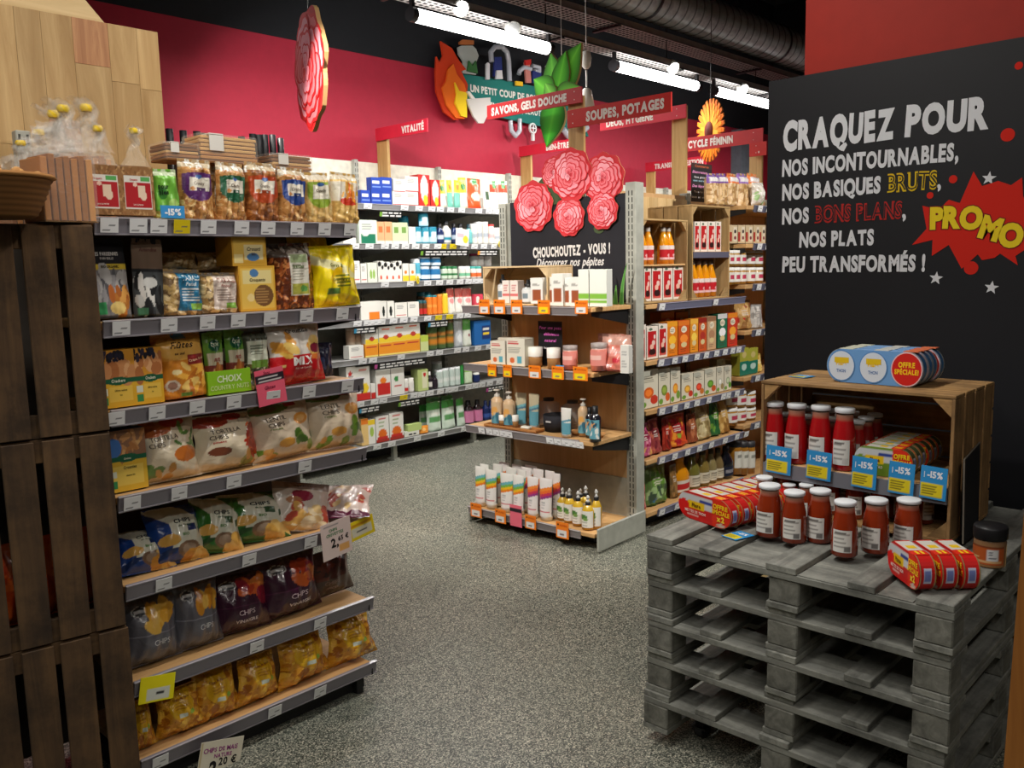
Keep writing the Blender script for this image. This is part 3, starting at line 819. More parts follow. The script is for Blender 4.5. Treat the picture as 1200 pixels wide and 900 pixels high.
# ---- carton
_cache = {}
def carton(w, d, h, art, texts=(), side=None, top=None, res=1.0, name='carton', cat='box', window=None):
    px = 420 * res; nu = int(min(70, max(3, w * px))); nv = int(min(90, max(3, h * px)))
    sc = side if side is not None else art.base; tc = top if top is not None else sc
    m = MB(); m.grid(lambda U, V: ((U - .5) * w, U * 0 - .0002, V * h), nu, nv, art, smooth=False)
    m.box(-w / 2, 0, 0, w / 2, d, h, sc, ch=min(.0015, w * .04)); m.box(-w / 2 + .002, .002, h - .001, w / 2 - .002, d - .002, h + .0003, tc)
    parts = [(name, m.mesh(name, PAPER), None, None)]
    for q in texts: parts.append(('lettering', lettering([q], w, h, lambda X, Z: (X, X * 0 - .0009, Z)), 0, None))
    return Kind(name, cat, w, d, h, parts)
def lettering(texts, w, h, fn):
    """texts: (string, u, v, cap height share of h, colour, opts)"""
    m = MB()
    for t in texts:
        s_, u, v, th, col = t[:5]; kw = dict(bold=.025, squash=.8, gap=.05, maxw=w * .9, align='c'); 
        if len(t) > 5: kw.update(t[5])
        if 'maxu' in kw: kw['maxw'] = kw.pop('maxu') * w
        letters(m, s_, (u - .5) * w, v * h, th * h, col, fn=fn, **kw)
    return m.mesh('lettering', LETTER)

# ---- soft bag
def bag(w, d, h, art, texts=(), shape='pillow', mat=None, back=None, res=1.0, name='chip_bag', cat='bag', seed=1, wr=1.0, taper=.06, content=None, ruff=.0):
    mat = mat or FILM; R = np.random.RandomState(seed)
    ph = R.uniform(0, 6.28, 8); k = R.uniform(.7, 1.3, 8)
    def half(V): return w / 2 * (1 - taper * V + .055 * (np.cos(V * 6.28) if shape == 'pillow' else .3) + .008 * np.sin(V * 23 * k[0] + ph[0]))
    def thick(u, V):
        a = np.clip(1 - np.abs(u) ** 2.4, 0, 1) ** .8
        if shape == 'pillow': b = np.clip(np.sin(np.pi * np.clip((V - .03) / .94, 0, 1)), 0, 1) ** .55 * (1.12 - .3 * V)
        elif shape == 'pouch': b = np.where(V < .02, .7, np.clip(1 - V / .93, 0, 1) ** .6) * (1 - .12 * np.exp(-V * 18))
        else: b = np.clip((.93 - V) / .12, 0, 1) ** .5 * (1 - .15 * np.exp(-V * 25)); a = np.clip(1 - np.abs(u) ** 6, 0, 1)     # block
        t = d / 2 * a * b
        r = .0030 * wr * (np.sin(u * 7 * k[1] + V * 9 * k[2] + ph[1]) + np.sin(u * 13 * k[3] - V * 6 + ph[2]) + .8 * np.sin(V * 31 * k[4] + u * 5 + ph[3]) * np.exp(-((np.abs(V - .5) - .42) / .12) ** 2) * 1.2 + .8 * np.sin(u * 26 * k[5] + ph[4]) * np.exp(-((np.abs(V - .5) - .44) / .1) ** 2))
        return t + r * np.clip(t * 60, .15, 1)
    def front(U, V): u = U * 2 - 1; return (u * half(V), -thick(u, V), V * h)
    def backf(U, V): u = 1 - U * 2; return (u * half(V), thick(u, V) * .9, V * h)
    px = 360 * res; nu = int(min(56, max(8, w * px))); nv = int(min(72, max(10, h * px)))
    def cf(U, V):
        C = art(U, V)
        cr_ = (V > .955) | (V < .03)
        C[cr_ & (np.sin(U * 120) > 0)] *= .93
        return C
    m = MB(); m.grid(front, nu, nv, cf); m.grid(backf, max(6, nu // 3), max(8, nv // 3), None, back if back is not None else art.base)
    if shape != 'pillow': m.grid(lambda U, V: ((U * 2 - 1) * half(V * 0), (V * 2 - 1) * thick(U * 2 - 1, V * 0 + .02), V * 0 + .001), 8, 2, None, art.base)
    parts = [(name, m.mesh(name, mat), None, None)]
    if texts:
        def fn(X, Z):
            V = np.clip(Z / h, 0, 1); u = X / half(V); return (X, -thick(u, V) - .0016, Z)
        for q in texts: parts.append(('lettering', lettering([q], w, h, fn), 0, None))
    K = Kind(name, cat, w, d, h, parts); K.ff = .18 if shape == 'pillow' else .5; K.cz = 0.0 if shape == 'pillow' else .5; return K

# ---- turned bottle / jar
def bottle(r, h, prof, label=None, cap=None, name='bottle', cat='bottle', mat=None, n=16, extra=None, capmat=None, w=None):
    """prof: [(r, z share, colour)]; label: (z0, z1, rr, Art around the front, angle); cap: [(r, z, colour)]"""
    m = MB(); m.lathe([(a * r, b * h, c) for a, b, c in prof], n)
    parts = [(name, m.mesh(name, mat or GLAZE), None, None)]
    if label:
        z0, z1, rr, art, ang = label
        nu, nv = (22, 16) if n > 12 else (10, 8)
        L = MB(); L.grid(lambda U, V: (np.sin((U - .5) * ang) * rr * r, -np.cos((U - .5) * ang) * rr * r, (z0 + (z1 - z0) * V) * h), nu, nv, art)
        parts.append(('label', L.mesh('label', PAPER), 0, None))
    if cap:
        c = MB(); c.lathe([(a * r, b * h, col) for a, b, col in cap], n); parts.append(('cap', c.mesh('cap', capmat or PAPER), 0, None))
    if extra: parts += extra
    return Kind(name, cat, 2 * r, 2 * r, h, parts)

# ---- sleeve of tins: n tins side by side behind a printed card sleeve
def tin_pack(w, d, h, n, sleeve, front, discs, texts, tin=(200, 60, 50), name='tin_multipack', rim=(190, 188, 180)):
    r = h / 2; m = MB()
    N = 14
    def outline(g=0.0, sx=1.0):
        hw = w / 2 - r
        a = [(hw + (r + g) * math.cos(t), r + (r + g) * math.sin(t)) for t in np.linspace(-math.pi / 2, math.pi / 2, N)]
        b = [(-hw + (r + g) * math.cos(t), r + (r + g) * math.sin(t)) for t in np.linspace(math.pi / 2, 3 * math.pi / 2, N)]
        return a + b
    o = outline(); K = len(o)
    a = [(x, 0, z) for x, z in o]; b = [(x, d, z) for x, z in o]
    tri = triangulate(o)
    ym = d * .5
    # card sleeve body: front face, wrap
    fr = [(x, .0, z) for x, z in o]
    U = lambda P: (np.array([p[0] for p in P]) / w + .5, np.array([p[2] for p in P]) / h)
    # front grid clipped to the stadium
    nu, nv = 40, 18
    def ff(Ug, V):
        z = V * h; hw = (w / 2 - r) + np.sqrt(np.clip(r * r - (z - r) ** 2, 0, None)); return ((Ug * 2 - 1) * hw, Ug * 0, z)
    gx, gy, gz = ff(*[q.ravel() for q in np.meshgrid(np.linspace(0, 1, nu + 1), np.linspace(0, 1, nv + 1), indexing='ij')])
    m.grid(ff, nu, nv, lambda Ug, V: front((((Ug * 2 - 1) * ((w / 2 - r) + np.sqrt(np.clip(r * r - (V * h - r) ** 2, 0, None)))) / w + .5), V), smooth=False)
    m.grid(lambda Ug, V: (lambda X, Y, Z: (-X, Y * 0 + d, Z))(*ff(Ug, V)), 12, 6, None, sleeve)
    # wrap: sleeve on top/bottom, tins showing at the rounded ends
    f = []
    for i in range(K):
        j = (i + 1) % K
        q = [(o[i][0], 0, o[i][1]), (o[j][0], 0, o[j][1]), (o[j][0], d, o[j][1]), (o[i][0], d, o[i][1])]
        flatp = i == N - 1 or i == K - 1
        m.add(q, [(0, 3, 2, 1)], sleeve if flatp else tin, 0, not flatp)
    parts = [(name, m.mesh(name, PAPER), None, None)]
    # visible tin rims at the ends
    for sx in (-1, 1):
        t = MB()
        for yy in (.002, d - .004):
            arc = np.linspace(-math.pi / 2 + .15, math.pi / 2 - .15, 12); pr = []
            for q in arc:
                for rr_ in (r * 1.0, r * 1.035):
                    for y2 in (yy, yy + .003): pr.append((sx * ((w / 2 - r) + rr_ * math.cos(q)), y2, r + rr_ * math.sin(q)))
            fc = []
            for i in range(11):
                b0, b1 = i * 4, i * 4 + 4
                fc += [(b0, b1, b1 + 2, b0 + 2), (b0 + 1, b0 + 3, b1 + 3, b1 + 1), (b0 + 2, b1 + 2, b1 + 3, b0 + 3)]
            t.add(pr, fc, rim)
        parts.append(('tin_rim', t.mesh('tin_rim', STEEL), 0, None))
    if discs:
        for cx, cz, rr_, col, edge in discs:
            t = MB(); M = Matrix.Translation((cx * w, 0, cz * h)) @ Matrix.Rotation(math.pi / 2, 4, 'X')
            t.lathe([(rr_ * h, .0006, edge), (rr_ * h, .0018, edge), (rr_ * h * .93, .002, edge)], 28, 0, M, False, cap=False)
            t.lathe([(rr_ * h * .93, .002, col), (.0001, .0021, col)], 28, 0, M, False, cap=False)
            parts.append(('printed_disc', t.mesh('printed_disc', PAPER), 0, None))
    # top flaps
    for q in texts: parts.append(('lettering', lettering([q], w, h, lambda X, Z: (X, X * 0 - .0026, Z)), 0, None))
    return Kind(name, 'tinned food', w, d, h, parts)

# ---- placing on a shelf whose front runs along x (fronts face -y)
def on_x(k, x0, x1, ytop, Y, z, desc, place, tilt=0.0, dy=0.0, keep_d=False, ybase=None, roll=0.0, rz=0.0, group=None, ds=None):
    zz = z if ybase is None else Z_at(ybase, X_at((x0 + x1) / 2, Y + dy, z), Y + dy)
    a, b = X_at(x0, Y + dy, zz + k.h * .4), X_at(x1, Y + dy, zz + k.h * .4); xm = (a + b) / 2
    H = max(.01, (Z_at(ytop, xm, Y + dy + (k.h * math.sin(-tilt) if tilt else 0)) - zz) / max(.3, math.cos(tilt)))
    sx, sz = (b - a) / k.w * (.96 if k.cat == 'bag' else 1), H / k.h; sy = ds or (sx * sz) ** .5
    if keep_d: sy = 1.0
    front = k.d * sy * k.ff if k.centred else 0.0
    if k.cat == 'bag': R_ = random.Random(int(x0 * 7 + ytop)); roll += R_.uniform(-.05, .05); rz += R_.uniform(-.12, .12)
    return put(k, (xm, Y + dy + front, zz + .0015 + (k.d * sy * k.cz * math.sin(abs(tilt)) if k.centred else 0)), rz, (sx, sy, sz), desc, place, group or None, tilt, roll)
Kind.centred = True; Kind.ff = .5; Kind.cz = .5
def C(k): k.centred = False; return k      # cartons have their front at y=0
def on_end(k, x0, x1, ytop, y, z, desc, place, depth=0.0, rz=0.0, tilt=0.0, ybase=None):
    """end display: local frame"""
    a, b = ec_x(x0, y, z + k.h * .4), ec_x(x1, y, z + k.h * .4); xm = (a + b) / 2
    H = ec_z(ytop, xm, y) - z; sx, sz = (b - a) / k.w, H / k.h; sy = (sx * sz) ** .5
    front = k.d * sy / 2 if k.centred else 0.0
    return put(k, ec(xm, y + front, z + .0015), EC_ROT + rz, (sx, sy, sz), desc, place, None, tilt)
# ================================================================== snack gondola
SP = ['top snack shelf', 'second snack shelf', 'third snack shelf', 'fourth snack shelf', 'fifth snack shelf', 'sixth snack shelf', 'lowest snack shelf']
Wt, Bk = (240, 238, 230), (24, 24, 26)
CR = [(196, 140, 78), (170, 112, 58), (214, 168, 104), (138, 88, 42), (226, 190, 132)]
def cellotop(w, h0, h1, d, seed, tie=None):
    """gathered clear film above a pack, as a child mesh"""
    R = np.random.RandomState(seed); m = MB(); ph = R.uniform(0, 6, 6)
    def fn(s_):
        def f(U, V):
            u = U * 2 - 1; nar = 1 - V * (.75 if tie else .25)
            x = u * w / 2 * (1 - (.85 if tie else .25) * np.sin(np.clip(V, 0, .8) / .8 * 1.5708) + (1.6 * np.clip(V - .78, 0, 1) if tie else 0)) + .018 * np.sin(V * 14 + ph[0]) * V; y = s_ * d / 2 * (1 - V * .9) * (1 - np.abs(u) ** 3) + .02 * np.sin(u * 11 + ph[1] + V * 9) * V + .01 * np.sin(u * 23 + ph[2]) * V
            z = h0 + (h1 - h0) * V + .012 * np.sin(u * 9 + ph[3]) * V
            return x, y, z
        return f
    m.grid(fn(-1), 16, 8); m.grid(fn(1), 16, 8)
    return m.mesh('film_top', CELLO)
# top shelf -------------------------------------------------------------------
def crunchy(colr, word='Crunchy', body=CR, seed=1, sq=False):
    a = Art(body[0]).blobs(seed, 150, (0, 0, 1, .85), body, .05).rect(0, .85, 1, 1, (206, 190, 160)).blobs(seed + 5, 30, (0, .85, 1, 1), [(225, 220, 205), (180, 160, 130), (240, 240, 235)], .05)
    a.arch(.06, .94, .3, .74, colr).ell(.5, .72, .44, .05, colr)
    a.rect(.2, .46, .8, .69, (236, 230, 214)).ell(.5, .7, .1, .035, (70, 110, 170)).rect(.4, .47, .68, .515, tuple(int(c * .8) for c in colr)).ell(.3, .5, .07, .03, (214, 150, 90))
    return bag(.13, .075, .22, a, [(word, .5, .565, .055, (90, 70, 50), dict(bold=.01, squash=.7, shear=.1, maxu=.52)), ('bio', .54, .476, .028, Wt, dict())], 'block', CLEARPACK, (190, 150, 100), name='granola_bag', seed=seed, wr=1.2)
crispart = lambda s_: Art((150, 108, 66)).blobs(s_, 160, (0, 0, 1, 1), [(168, 124, 78), (128, 88, 50), (186, 146, 98), (146, 100, 58)], .045).rect(.08, .12, .92, .8, (226, 222, 212)).rect(.11, .15, .89, .66, (176, 30, 38)).rect(.6, .7, .88, .78, (90, 170, 90)).ell(.42, .62, .07, .04, (236, 200, 180)).rect(.5, .36, .72, .6, (232, 206, 180)).ell(.66, .4, .1, .1, (232, 206, 180))
def crisp(s_):
    k = carton(.15, .09, .16, crispart(s_), [('Craquants', .38, .7, .045, (190, 60, 70), dict(maxu=.4)), ('SANS GLUTEN BIO', .48, .2, .03, (240, 210, 200), dict())], (150, 106, 62), (190, 160, 120), name='crispbread_pack', cat='crispbread')
    k.parts.append(('film_top', cellotop(.15, .155, .28, .08, s_, True), 0, 'clear gathered film'))
    t = MB(); t.lathe([(.016, .262, (236, 200, 40)), (.02, .27, (244, 210, 50)), (.016, .28, (236, 200, 40))], 10, 0, Matrix.Translation((0, .0, 0))); k.parts.append(('twist_tie', t.mesh('twist_tie', PAPER), 0, 'yellow twist tie')); return C(k)
Y1, Z1 = LGY + .012, LGZ[0]
k1, k2 = crisp(3), crisp(8)
on_x(k1, 98, 143, 193, Y1, Z1, 'brown crispbread pack with red and white label', SP[0], ybase=252)
on_x(k2, 143, 181, 195, Y1, Z1, 'brown crispbread pack with red and white label', SP[0], ybase=253)
# crispbread stacks seen from the edge, standing on the crates
def slices(n, w, d, h, seed):
    R = random.Random(seed); parts = []
    base = MB(); base.box(-w / 2, 0, 0, w / 2, d, .004, (170, 130, 84))
    m = MB()
    for i in range(n):
        x = -w / 2 + w * i / n; c = R.choice([(206, 140, 66), (186, 120, 52), (224, 164, 90), (160, 98, 40)]); m.box(x, R.uniform(0, .004), .004, x + w / n * .82, d - R.uniform(0, .006), h - R.uniform(0, .01), c, ch=.0015)
    m.box(-w / 2, .004, .001, w / 2, d - .005, .004, (160, 116, 70))
    ft = m.mesh('crispbread_slices', MATTE)
    cb = MB(); rn = np.random.RandomState(seed); q_ = rn.uniform(0, 6, 6)
    def fz(U, V):
        t, p = U * 6.2832, V * np.pi; rr = (w * .42) * (1 + .22 * np.sin(5 * t + q_[0] + 3 * p) + .16 * np.sin(9 * t - 7 * p + q_[1]) + .1 * np.sin(17 * p + q_[2] + 4 * t))
        return rr * np.sin(p) * np.cos(t), d / 2 + rr * .7 * np.sin(p) * np.sin(t), h * 1.22 - rr * .75 * np.cos(p)
    cb.grid(fz, 26, 16, smooth=False)
    f = MB(); g = .004
    f.box(-w / 2 - g, -g, -.0, w / 2 + g, d + g, h + g, ch=.004)
    ps = [('crispbread_bundle', ft, None, None), ('film_crumple', cb.mesh('film_crumple', CELLO), 0, 'crumpled clear film'), ('film_wrap', f.mesh('film_wrap', CELLO), 0, 'clear film wrap'), ('film_top', cellotop(w, h, h * 1.75, d, seed, True), 0, 'clear gathered film')]
    t = MB(); t.lathe([(.014, h * 1.62, (236, 200, 40)), (.018, h * 1.67, (244, 210, 50)), (.014, h * 1.72, (236, 200, 40))], 10); ps.append(('twist_tie', t.mesh('twist_tie', PAPER), 0, 'yellow twist tie'))
    return C(Kind('crispbread_bundle', 'crispbread', w, d, h, ps))
kb = slices(7, .15, .13, .19, 3); kb2 = slices(5, .11, .12, .17, 9)
ct = 1.856
for (px, y, kk, rz, sc) in ((82, 2.66, kb, .12, 1.0), (52, 2.82, kb2, -.25, .95), (30, 2.97, kb2, .2, .9), (110, 3.0, kb, .3, 1.15), (72, 3.04, kb, -.2, 1.15)):
    zz = ct if px < 100 and y < 3.1 else Z1
    put(kk, (X_at(px, y, ct + .1), y, zz + .002), rz, (sc, sc, sc), 'crispbread slices in clear film with yellow tie', 'left of top snack shelf')
# green pack
a = Art((120, 190, 70)).rect(0, .86, 1, 1, (190, 206, 170)).ell(.3, .5, .16, .12, (60, 130, 50)).ell(.7, .3, .2, .1, (170, 210, 110)).rect(0, .0, .3, .14, (230, 220, 120))
kg = bag(.11, .06, .2, a, [('pour', .35, .6, .09, (20, 50, 20), dict(bold=.04)), ('bien', .35, .48, .09, (20, 50, 20), dict(bold=.04))], 'block', FILM, name='cracker_bag', seed=4)
on_x(kg, 181, 214, 198, Y1, Z1, 'bright green cracker bag', SP[0])
for (x0, x1, yt_, colr, ds_) in ((213, 254, 186, (92, 44, 110), 'purple'), (256, 292, 190, (36, 96, 64), 'dark green'), (291, 330, 190, (186, 74, 34), 'orange'), (329, 363, 196, (34, 66, 140), 'blue')):
    on_x(crunchy(colr, seed=x0, body=CR if ds_ != 'orange' else [(150, 90, 44), (186, 120, 60), (120, 70, 36)]), x0, x1, yt_, Y1, Z1, 'clear granola bag with ' + ds_ + ' label', SP[0])
a = Art((214, 176, 104)).blobs(5, 90, (0, 0, 1, .5), [(226, 190, 120), (200, 158, 88), (236, 206, 140)], .06).rect(0, .84, 1, 1, (220, 210, 190)).arch(.08, .92, .28, .8, (150, 176, 60)).rect(.2, .46, .8, .74, (238, 232, 214)).ell(.5, .75, .12, .04, (70, 110, 170))
on_x(bag(.12, .07, .19, a, [('Crunchy', .5, .6, .06, (80, 70, 40), dict(maxu=.5))], 'block', CLEARPACK, name='cereal_cake_bag', seed=7), 362, 394, 202, Y1, Z1, 'clear cereal cake bag with light green label', SP[0])
a = Art((228, 188, 110)).blobs(6, 90, (0, 0, 1, .42), [(236, 196, 116), (216, 172, 92)], .06).rect(0, .42, 1, .8, (240, 232, 214)).ell(.5, .42, .3, .08, (214, 60, 34)).blobs(2, 14, (.3, .46, .7, .74), [(240, 150, 40), (236, 120, 40), (250, 190, 90)], .08).rect(0, .84, 1, 1, (226, 214, 190)).ell(.9, .6, .08, .05, (240, 210, 50))
on_x(bag(.12, .07, .19, a, [], 'block', CLEARPACK, name='cereal_cake_bag', seed=9), 391, 424, 202, Y1, Z1, 'clear cereal cake bag with orange and white label', SP[0])
# flat stacks of crispbread lying behind
def flatstack(n, w, d, h, seed):
    R = random.Random(seed); m = MB()
    for i in range(n): m.box(-w / 2 + R.uniform(0, .006), 0, h * i / n, w / 2 - R.uniform(0, .006), d, h * (i + .8) / n, R.choice(CR), ch=.002)
    m.box(-w / 2 + .01, .005, .001, w / 2 - .01, d - .005, h - .004, (120, 80, 44))
    f = MB(); f.box(-w / 2 - .004, -.004, 0, w / 2 + .004, d + .004, h + .005, ch=.006)
    l = MB(); l.box(-w * .34, -.006, h * .45, -w * .1, -.0045, h * 1.0, (226, 224, 216)); l.box(-w * .34, -.006, h * 1.02, -w * .1, .05, h * 1.06, (226, 224, 216))
    return C(Kind('crispbread_stack', 'crispbread', w, d, h, [('wrapped_crispbread', m.mesh('wrapped_crispbread', MATTE), None, None), ('film_wrap', f.mesh('film_wrap', CELLO), 0, 'clear film wrap'), ('sticker', l.mesh('sticker', PAPER), 0, 'white sticker')]))
fs = flatstack(7, .2, .12, .1, 4); fs2 = flatstack(5, .14, .12, .07, 6)
Yb = 2.92
def lay(k, x0, x1, yt_, yb_, desc, dy=0.0):
    a_, b_ = X_at(x0, Yb + dy, 2.0), X_at(x1, Yb + dy, 2.0); zb_ = Z_at(yb_, (a_ + b_) / 2, Yb + dy); zt_ = Z_at(yt_, (a_ + b_) / 2, Yb + dy)
    return put(k, ((a_ + b_) / 2, Yb + dy, zb_), 0, ((b_ - a_) / k.w, 1, (zt_ - zb_) / k.h), desc, 'back of the top snack shelf')
# back rows first so the flat packs rest on them
rowb = crunchy((120, 100, 60), seed=77)
for (x0, x1) in ((218, 250), (250, 288), (288, 318), (318, 360)):
    on_x(rowb, x0, x1, 196, Yb + .0, Z1, 'clear granola bag in second row', SP[0])
def lay2(k, x0, x1, yt_, desc, zb_):
    a_, b_ = X_at(x0, Yb, 2.05), X_at(x1, Yb, 2.05); zt_ = Z_at(yt_, (a_ + b_) / 2, Yb - .03)
    return put(k, ((a_ + b_) / 2, Yb - .03, zb_), 0, ((b_ - a_) / k.w, 1, (zt_ - zb_) / k.h), desc, 'back of the top snack shelf')
zrow = Z_at(196, X_at(280, Yb, 2.0), Yb) + .004
lay2(fs, 231, 298, 160, 'large wrapped stack of flat crispbread with white sticker', zrow)
lay2(fs2, 314, 361, 182, 'small wrapped stack of flat crispbread', zrow - .015)
lay2(fs2, 190, 230, 168, 'wrapped crispbread stack half behind the green bag', zrow)
# black-capped bottles on the far side of the gondola top
kcap = bottle(.028, .3, [(0, 0, (40, 36, 30)), (1, .0, (40, 36, 30)), (1, .6, (40, 36, 30)), (.45, .75, (30, 28, 26)), (.42, .8, (30, 28, 26))], None, [(.55, .78, Bk), (.5, 1.0, (34, 34, 38)), (0, 1.0, (34, 34, 38))], name='sauce_bottle')
m = MB(); m.box(-.7, 0, 0, .7, .32, .02); 
rs = obj('rear_shelf', MB().box(0, LGD + .02, -.03, LGX1 - LGX0, LGD + .34, -.004).mesh('rear_shelf', SHW), lg, (0, 0, LGZ[0]))
for px, yt_ in ((202, 151), (218, 153), (234, 154), (241, 156), (299, 157), (306, 158), (313, 158), (322, 158), (286, 160), (331, 162)):
    Yq = 3.34; x = X_at(px, Yq, 2.1); H = Z_at(yt_, x, Yq) - LGZ[0]
    put(kcap, (x, Yq, LGZ[0]), 0, (1, 1, H / .3), 'dark bottle with tall black cap', 'behind the top snack shelf')

# second shelf ------------------------------------------------------------------
Y2, Z2 = LGY + .03, LGZ[1]
a = Art((30, 30, 34)).rect(0, .0, 1, .68, (120, 118, 120)).rect(0, .6, 1, .68, (214, 186, 60)).blobs(4, 30, (.05, .3, .95, .58), [(150, 148, 150), (90, 90, 94), (180, 178, 176)], .12).blobs(5, 12, (.55, .05, .98, .35), [(190, 120, 50), (170, 96, 40), (220, 160, 80)], .12).ell(.48, .3, .07, .12, (196, 110, 50)).rect(.05, .05, .3, .2, (60, 150, 90)).ell(.6, .12, .2, .08, (230, 200, 120))
K = bag(.15, .06, .27, a, [('LES PARISIENNES', .5, .78, .045, (200, 196, 190), dict(squash=.7)), ('PAIN GRILLE', .5, .73, .03, (190, 186, 180), dict()), ('BIO ORGANIC', .55, .625, .035, (70, 60, 20), dict())], 'pouch', MATTE, (30, 30, 34), name='snack_pouch', seed=3, taper=.02, wr=.5)
on_x(K, 108, 157, 280, Y2, Z2, 'black and grey snack pouch with yellow band', SP[1], tilt=-.08)
a = Art((34, 36, 38)).rect(.0, .62, 1, 1, (112, 92, 76)).rect(0, .0, 1, .58, (70, 74, 76)).blobs(8, 26, (.15, .05, .9, .48), [(190, 190, 186), (30, 30, 32), (220, 218, 212), (50, 52, 54)], .13).rect(.1, .02, .4, .12, (70, 120, 90)).ell(.5, .44, .24, .07, (206, 206, 202))
K = bag(.11, .06, .27, a, [('Amandine', .5, .84, .05, (90, 50, 40), dict(shear=.25, maxu=.7))], 'pouch', MATTE, (30, 30, 34), name='snack_pouch', seed=13, taper=.0, wr=.5)
on_x(K, 158, 194, 280, Y2, Z2, 'tall narrow black pouch with brown top', SP[1])
TARC = [(200, 168, 108), (222, 192, 136), (170, 134, 80), (236, 210, 160)]
def ringart(lab, base=TARC):
    a = Art((120, 96, 66)).blobs(sum(lab), 70, (0, 0, 1, .95), base, .1, .45)
    return a
def ring_bag(lab, seed, word):
    """clear bag of dough rings: the rings are real rods under film"""
    a = ringart(lab).rect(.32, .1, .98, .92, lab).rect(.62, .12, .92, .26, (130, 180, 70)).lines(seed, .4, .3, .86, .6, 5, (230, 232, 230) if sum(lab) < 500 else (150, 130, 120)).rect(0, .92, 1, 1, (150, 140, 124))
    return bag(.16, .08, .16, a, [(word, .65, .76, .11, (214, 226, 230) if sum(lab) < 500 else (170, 120, 110), dict(maxu=.55)), ('Fenouil', .62, .64, .08, (214, 226, 230) if sum(lab) < 500 else (170, 120, 110), dict(shear=.2))], 'block', CLEARPACK, (190, 160, 110), name='dough_ring_bag', seed=seed)
ks = bag(.15, .07, .08, Art((190, 160, 110)).blobs(3, 60, (0, 0, 1, 1), TARC, .13, .4), [], 'pillow', CLEARPACK, name='dough_ring_bag', seed=23)
on_x(ring_bag((40, 120, 160), 2, 'TARALLI'), 191, 242, 316, Y2, Z2, 'clear bag of dough rings with blue label', SP[1])
on_x(ring_bag((222, 206, 194), 6, 'TARALLI'), 236, 283, 320, Y2 - .002, Z2, 'clear bag of dough rings with pale pink label', SP[1])
for x0, x1, d_ in ((230, 273, 'pale'), (190, 232, 'dark')):
    on_x(ring_bag((222, 206, 194) if d_ == 'pale' else (40, 120, 160), 6, 'TARALLI'), x0, x1, 318, Y2 + .14, Z2, 'clear bag of dough rings in second row', SP[1])
    on_x(ks, x0, x1, 296, Y2 + .14, Z2, 'small clear bag of dough rings lying on top', SP[1], ybase=317)
YELB = (222, 170, 60)
a = Art(YELB).rect(.05, .4, .95, .9, (236, 196, 90)).rect(.34, .2, .9, .72, (238, 224, 170)).ell(.6, .3, .18, .14, (80, 130, 180)).rect(.05, .1, .3, .4, (250, 230, 160))
K = C(carton(.13, .12, .11, a, [('Crousti', .62, .52, .13, (70, 60, 40), dict(maxu=.5, shear=.15)), ('BIO', .62, .36, .08, (70, 60, 40), {})], (196, 140, 40), (226, 180, 80), name='biscuit_carton'))
Kb = C(carton(.13, .12, .16, Art(YELB).rect(.05, .05, .95, .95, (236, 196, 90)).rect(.1, .6, .9, .9, (238, 220, 150)).ell(.42, .84, .12, .09, (80, 130, 180)).ell(.66, .34, .27, .24, (120, 84, 50)).lines(3, .44, .16, .88, .52, 6, (176, 136, 84)).ell(.3, .3, .1, .09, (246, 220, 150)), [('Croquants', .5, .66, .07, (70, 60, 40), dict(maxu=.7, shear=.1))], (206, 150, 50), (226, 180, 80), name='biscuit_carton'))
on_x(Kb, 281, 323, 312, Y2, Z2, 'yellow biscuit carton with round window', SP[1])
on_x(K, 272, 312, 278, Y2, Z2 , 'small yellow biscuit carton stacked on the windowed carton', SP[1], ybase=312)
PRZ = [(150, 74, 30), (188, 106, 50), (110, 50, 22), (210, 140, 80), (90, 40, 18)]
a = Art((96, 46, 22)).blobs(14, 240, (0, 0, 1, .78), PRZ, .045, .5).rect(0, .78, 1, 1, (90, 80, 72)).blobs(3, 24, (0, .8, 1, 1), [(160, 150, 140), (60, 52, 46), (200, 196, 188)], .06)
a.rect(.4, .2, .82, .84, (226, 222, 208)).rect(.42, .7, .8, .82, (180, 200, 150)).lines(3, .46, .42, .78, .68, 6, (150, 150, 130)).rect(.44, .22, .8, .38, (170, 170, 70)).ell(.68, .3, .08, .05, (90, 150, 70))
on_x(bag(.2, .09, .24, a, [('Bretzels', .6, .62, .05, (90, 120, 60), dict(maxu=.36))], 'block', CLEARPACK, (120, 60, 30), name='pretzel_bag', seed=5), 320, 374, 285, Y2, Z2, 'clear bag of brown mini pretzels with white label', SP[1])
YE = (250, 226, 16)
a = Art(YE).slant(-.3, .7, .86, (232, 226, 170)).slant(-.3, .88, .93, (250, 224, 60)).blobs(2, 10, (.1, .2, .9, .6), [(226, 184, 10), (250, 226, 90)], .1).lines(4, .4, .3, .9, .52, 4, (120, 130, 30)).rect(.2, .2, .5, .3, (90, 130, 60))
KY = bag(.19, .1, .24, a, [('Corn Bio', .45, .64, .05, (110, 120, 40), dict(rot=-.2)), ('CHIPS MAIS', .5, .4, .045, (120, 110, 20), dict(rot=-.1))], 'pillow', FILM, (230, 196, 20), name='chip_bag', seed=6, wr=2.0)
on_x(KY, 370, 423, 288, Y2, Z2, 'crinkled bright yellow chip bag', SP[1], tilt=-.06)
on_x(KY, 345, 398, 275, Y2 + .13, Z2, 'bright yellow chip bag in second row', SP[1], tilt=-.05)

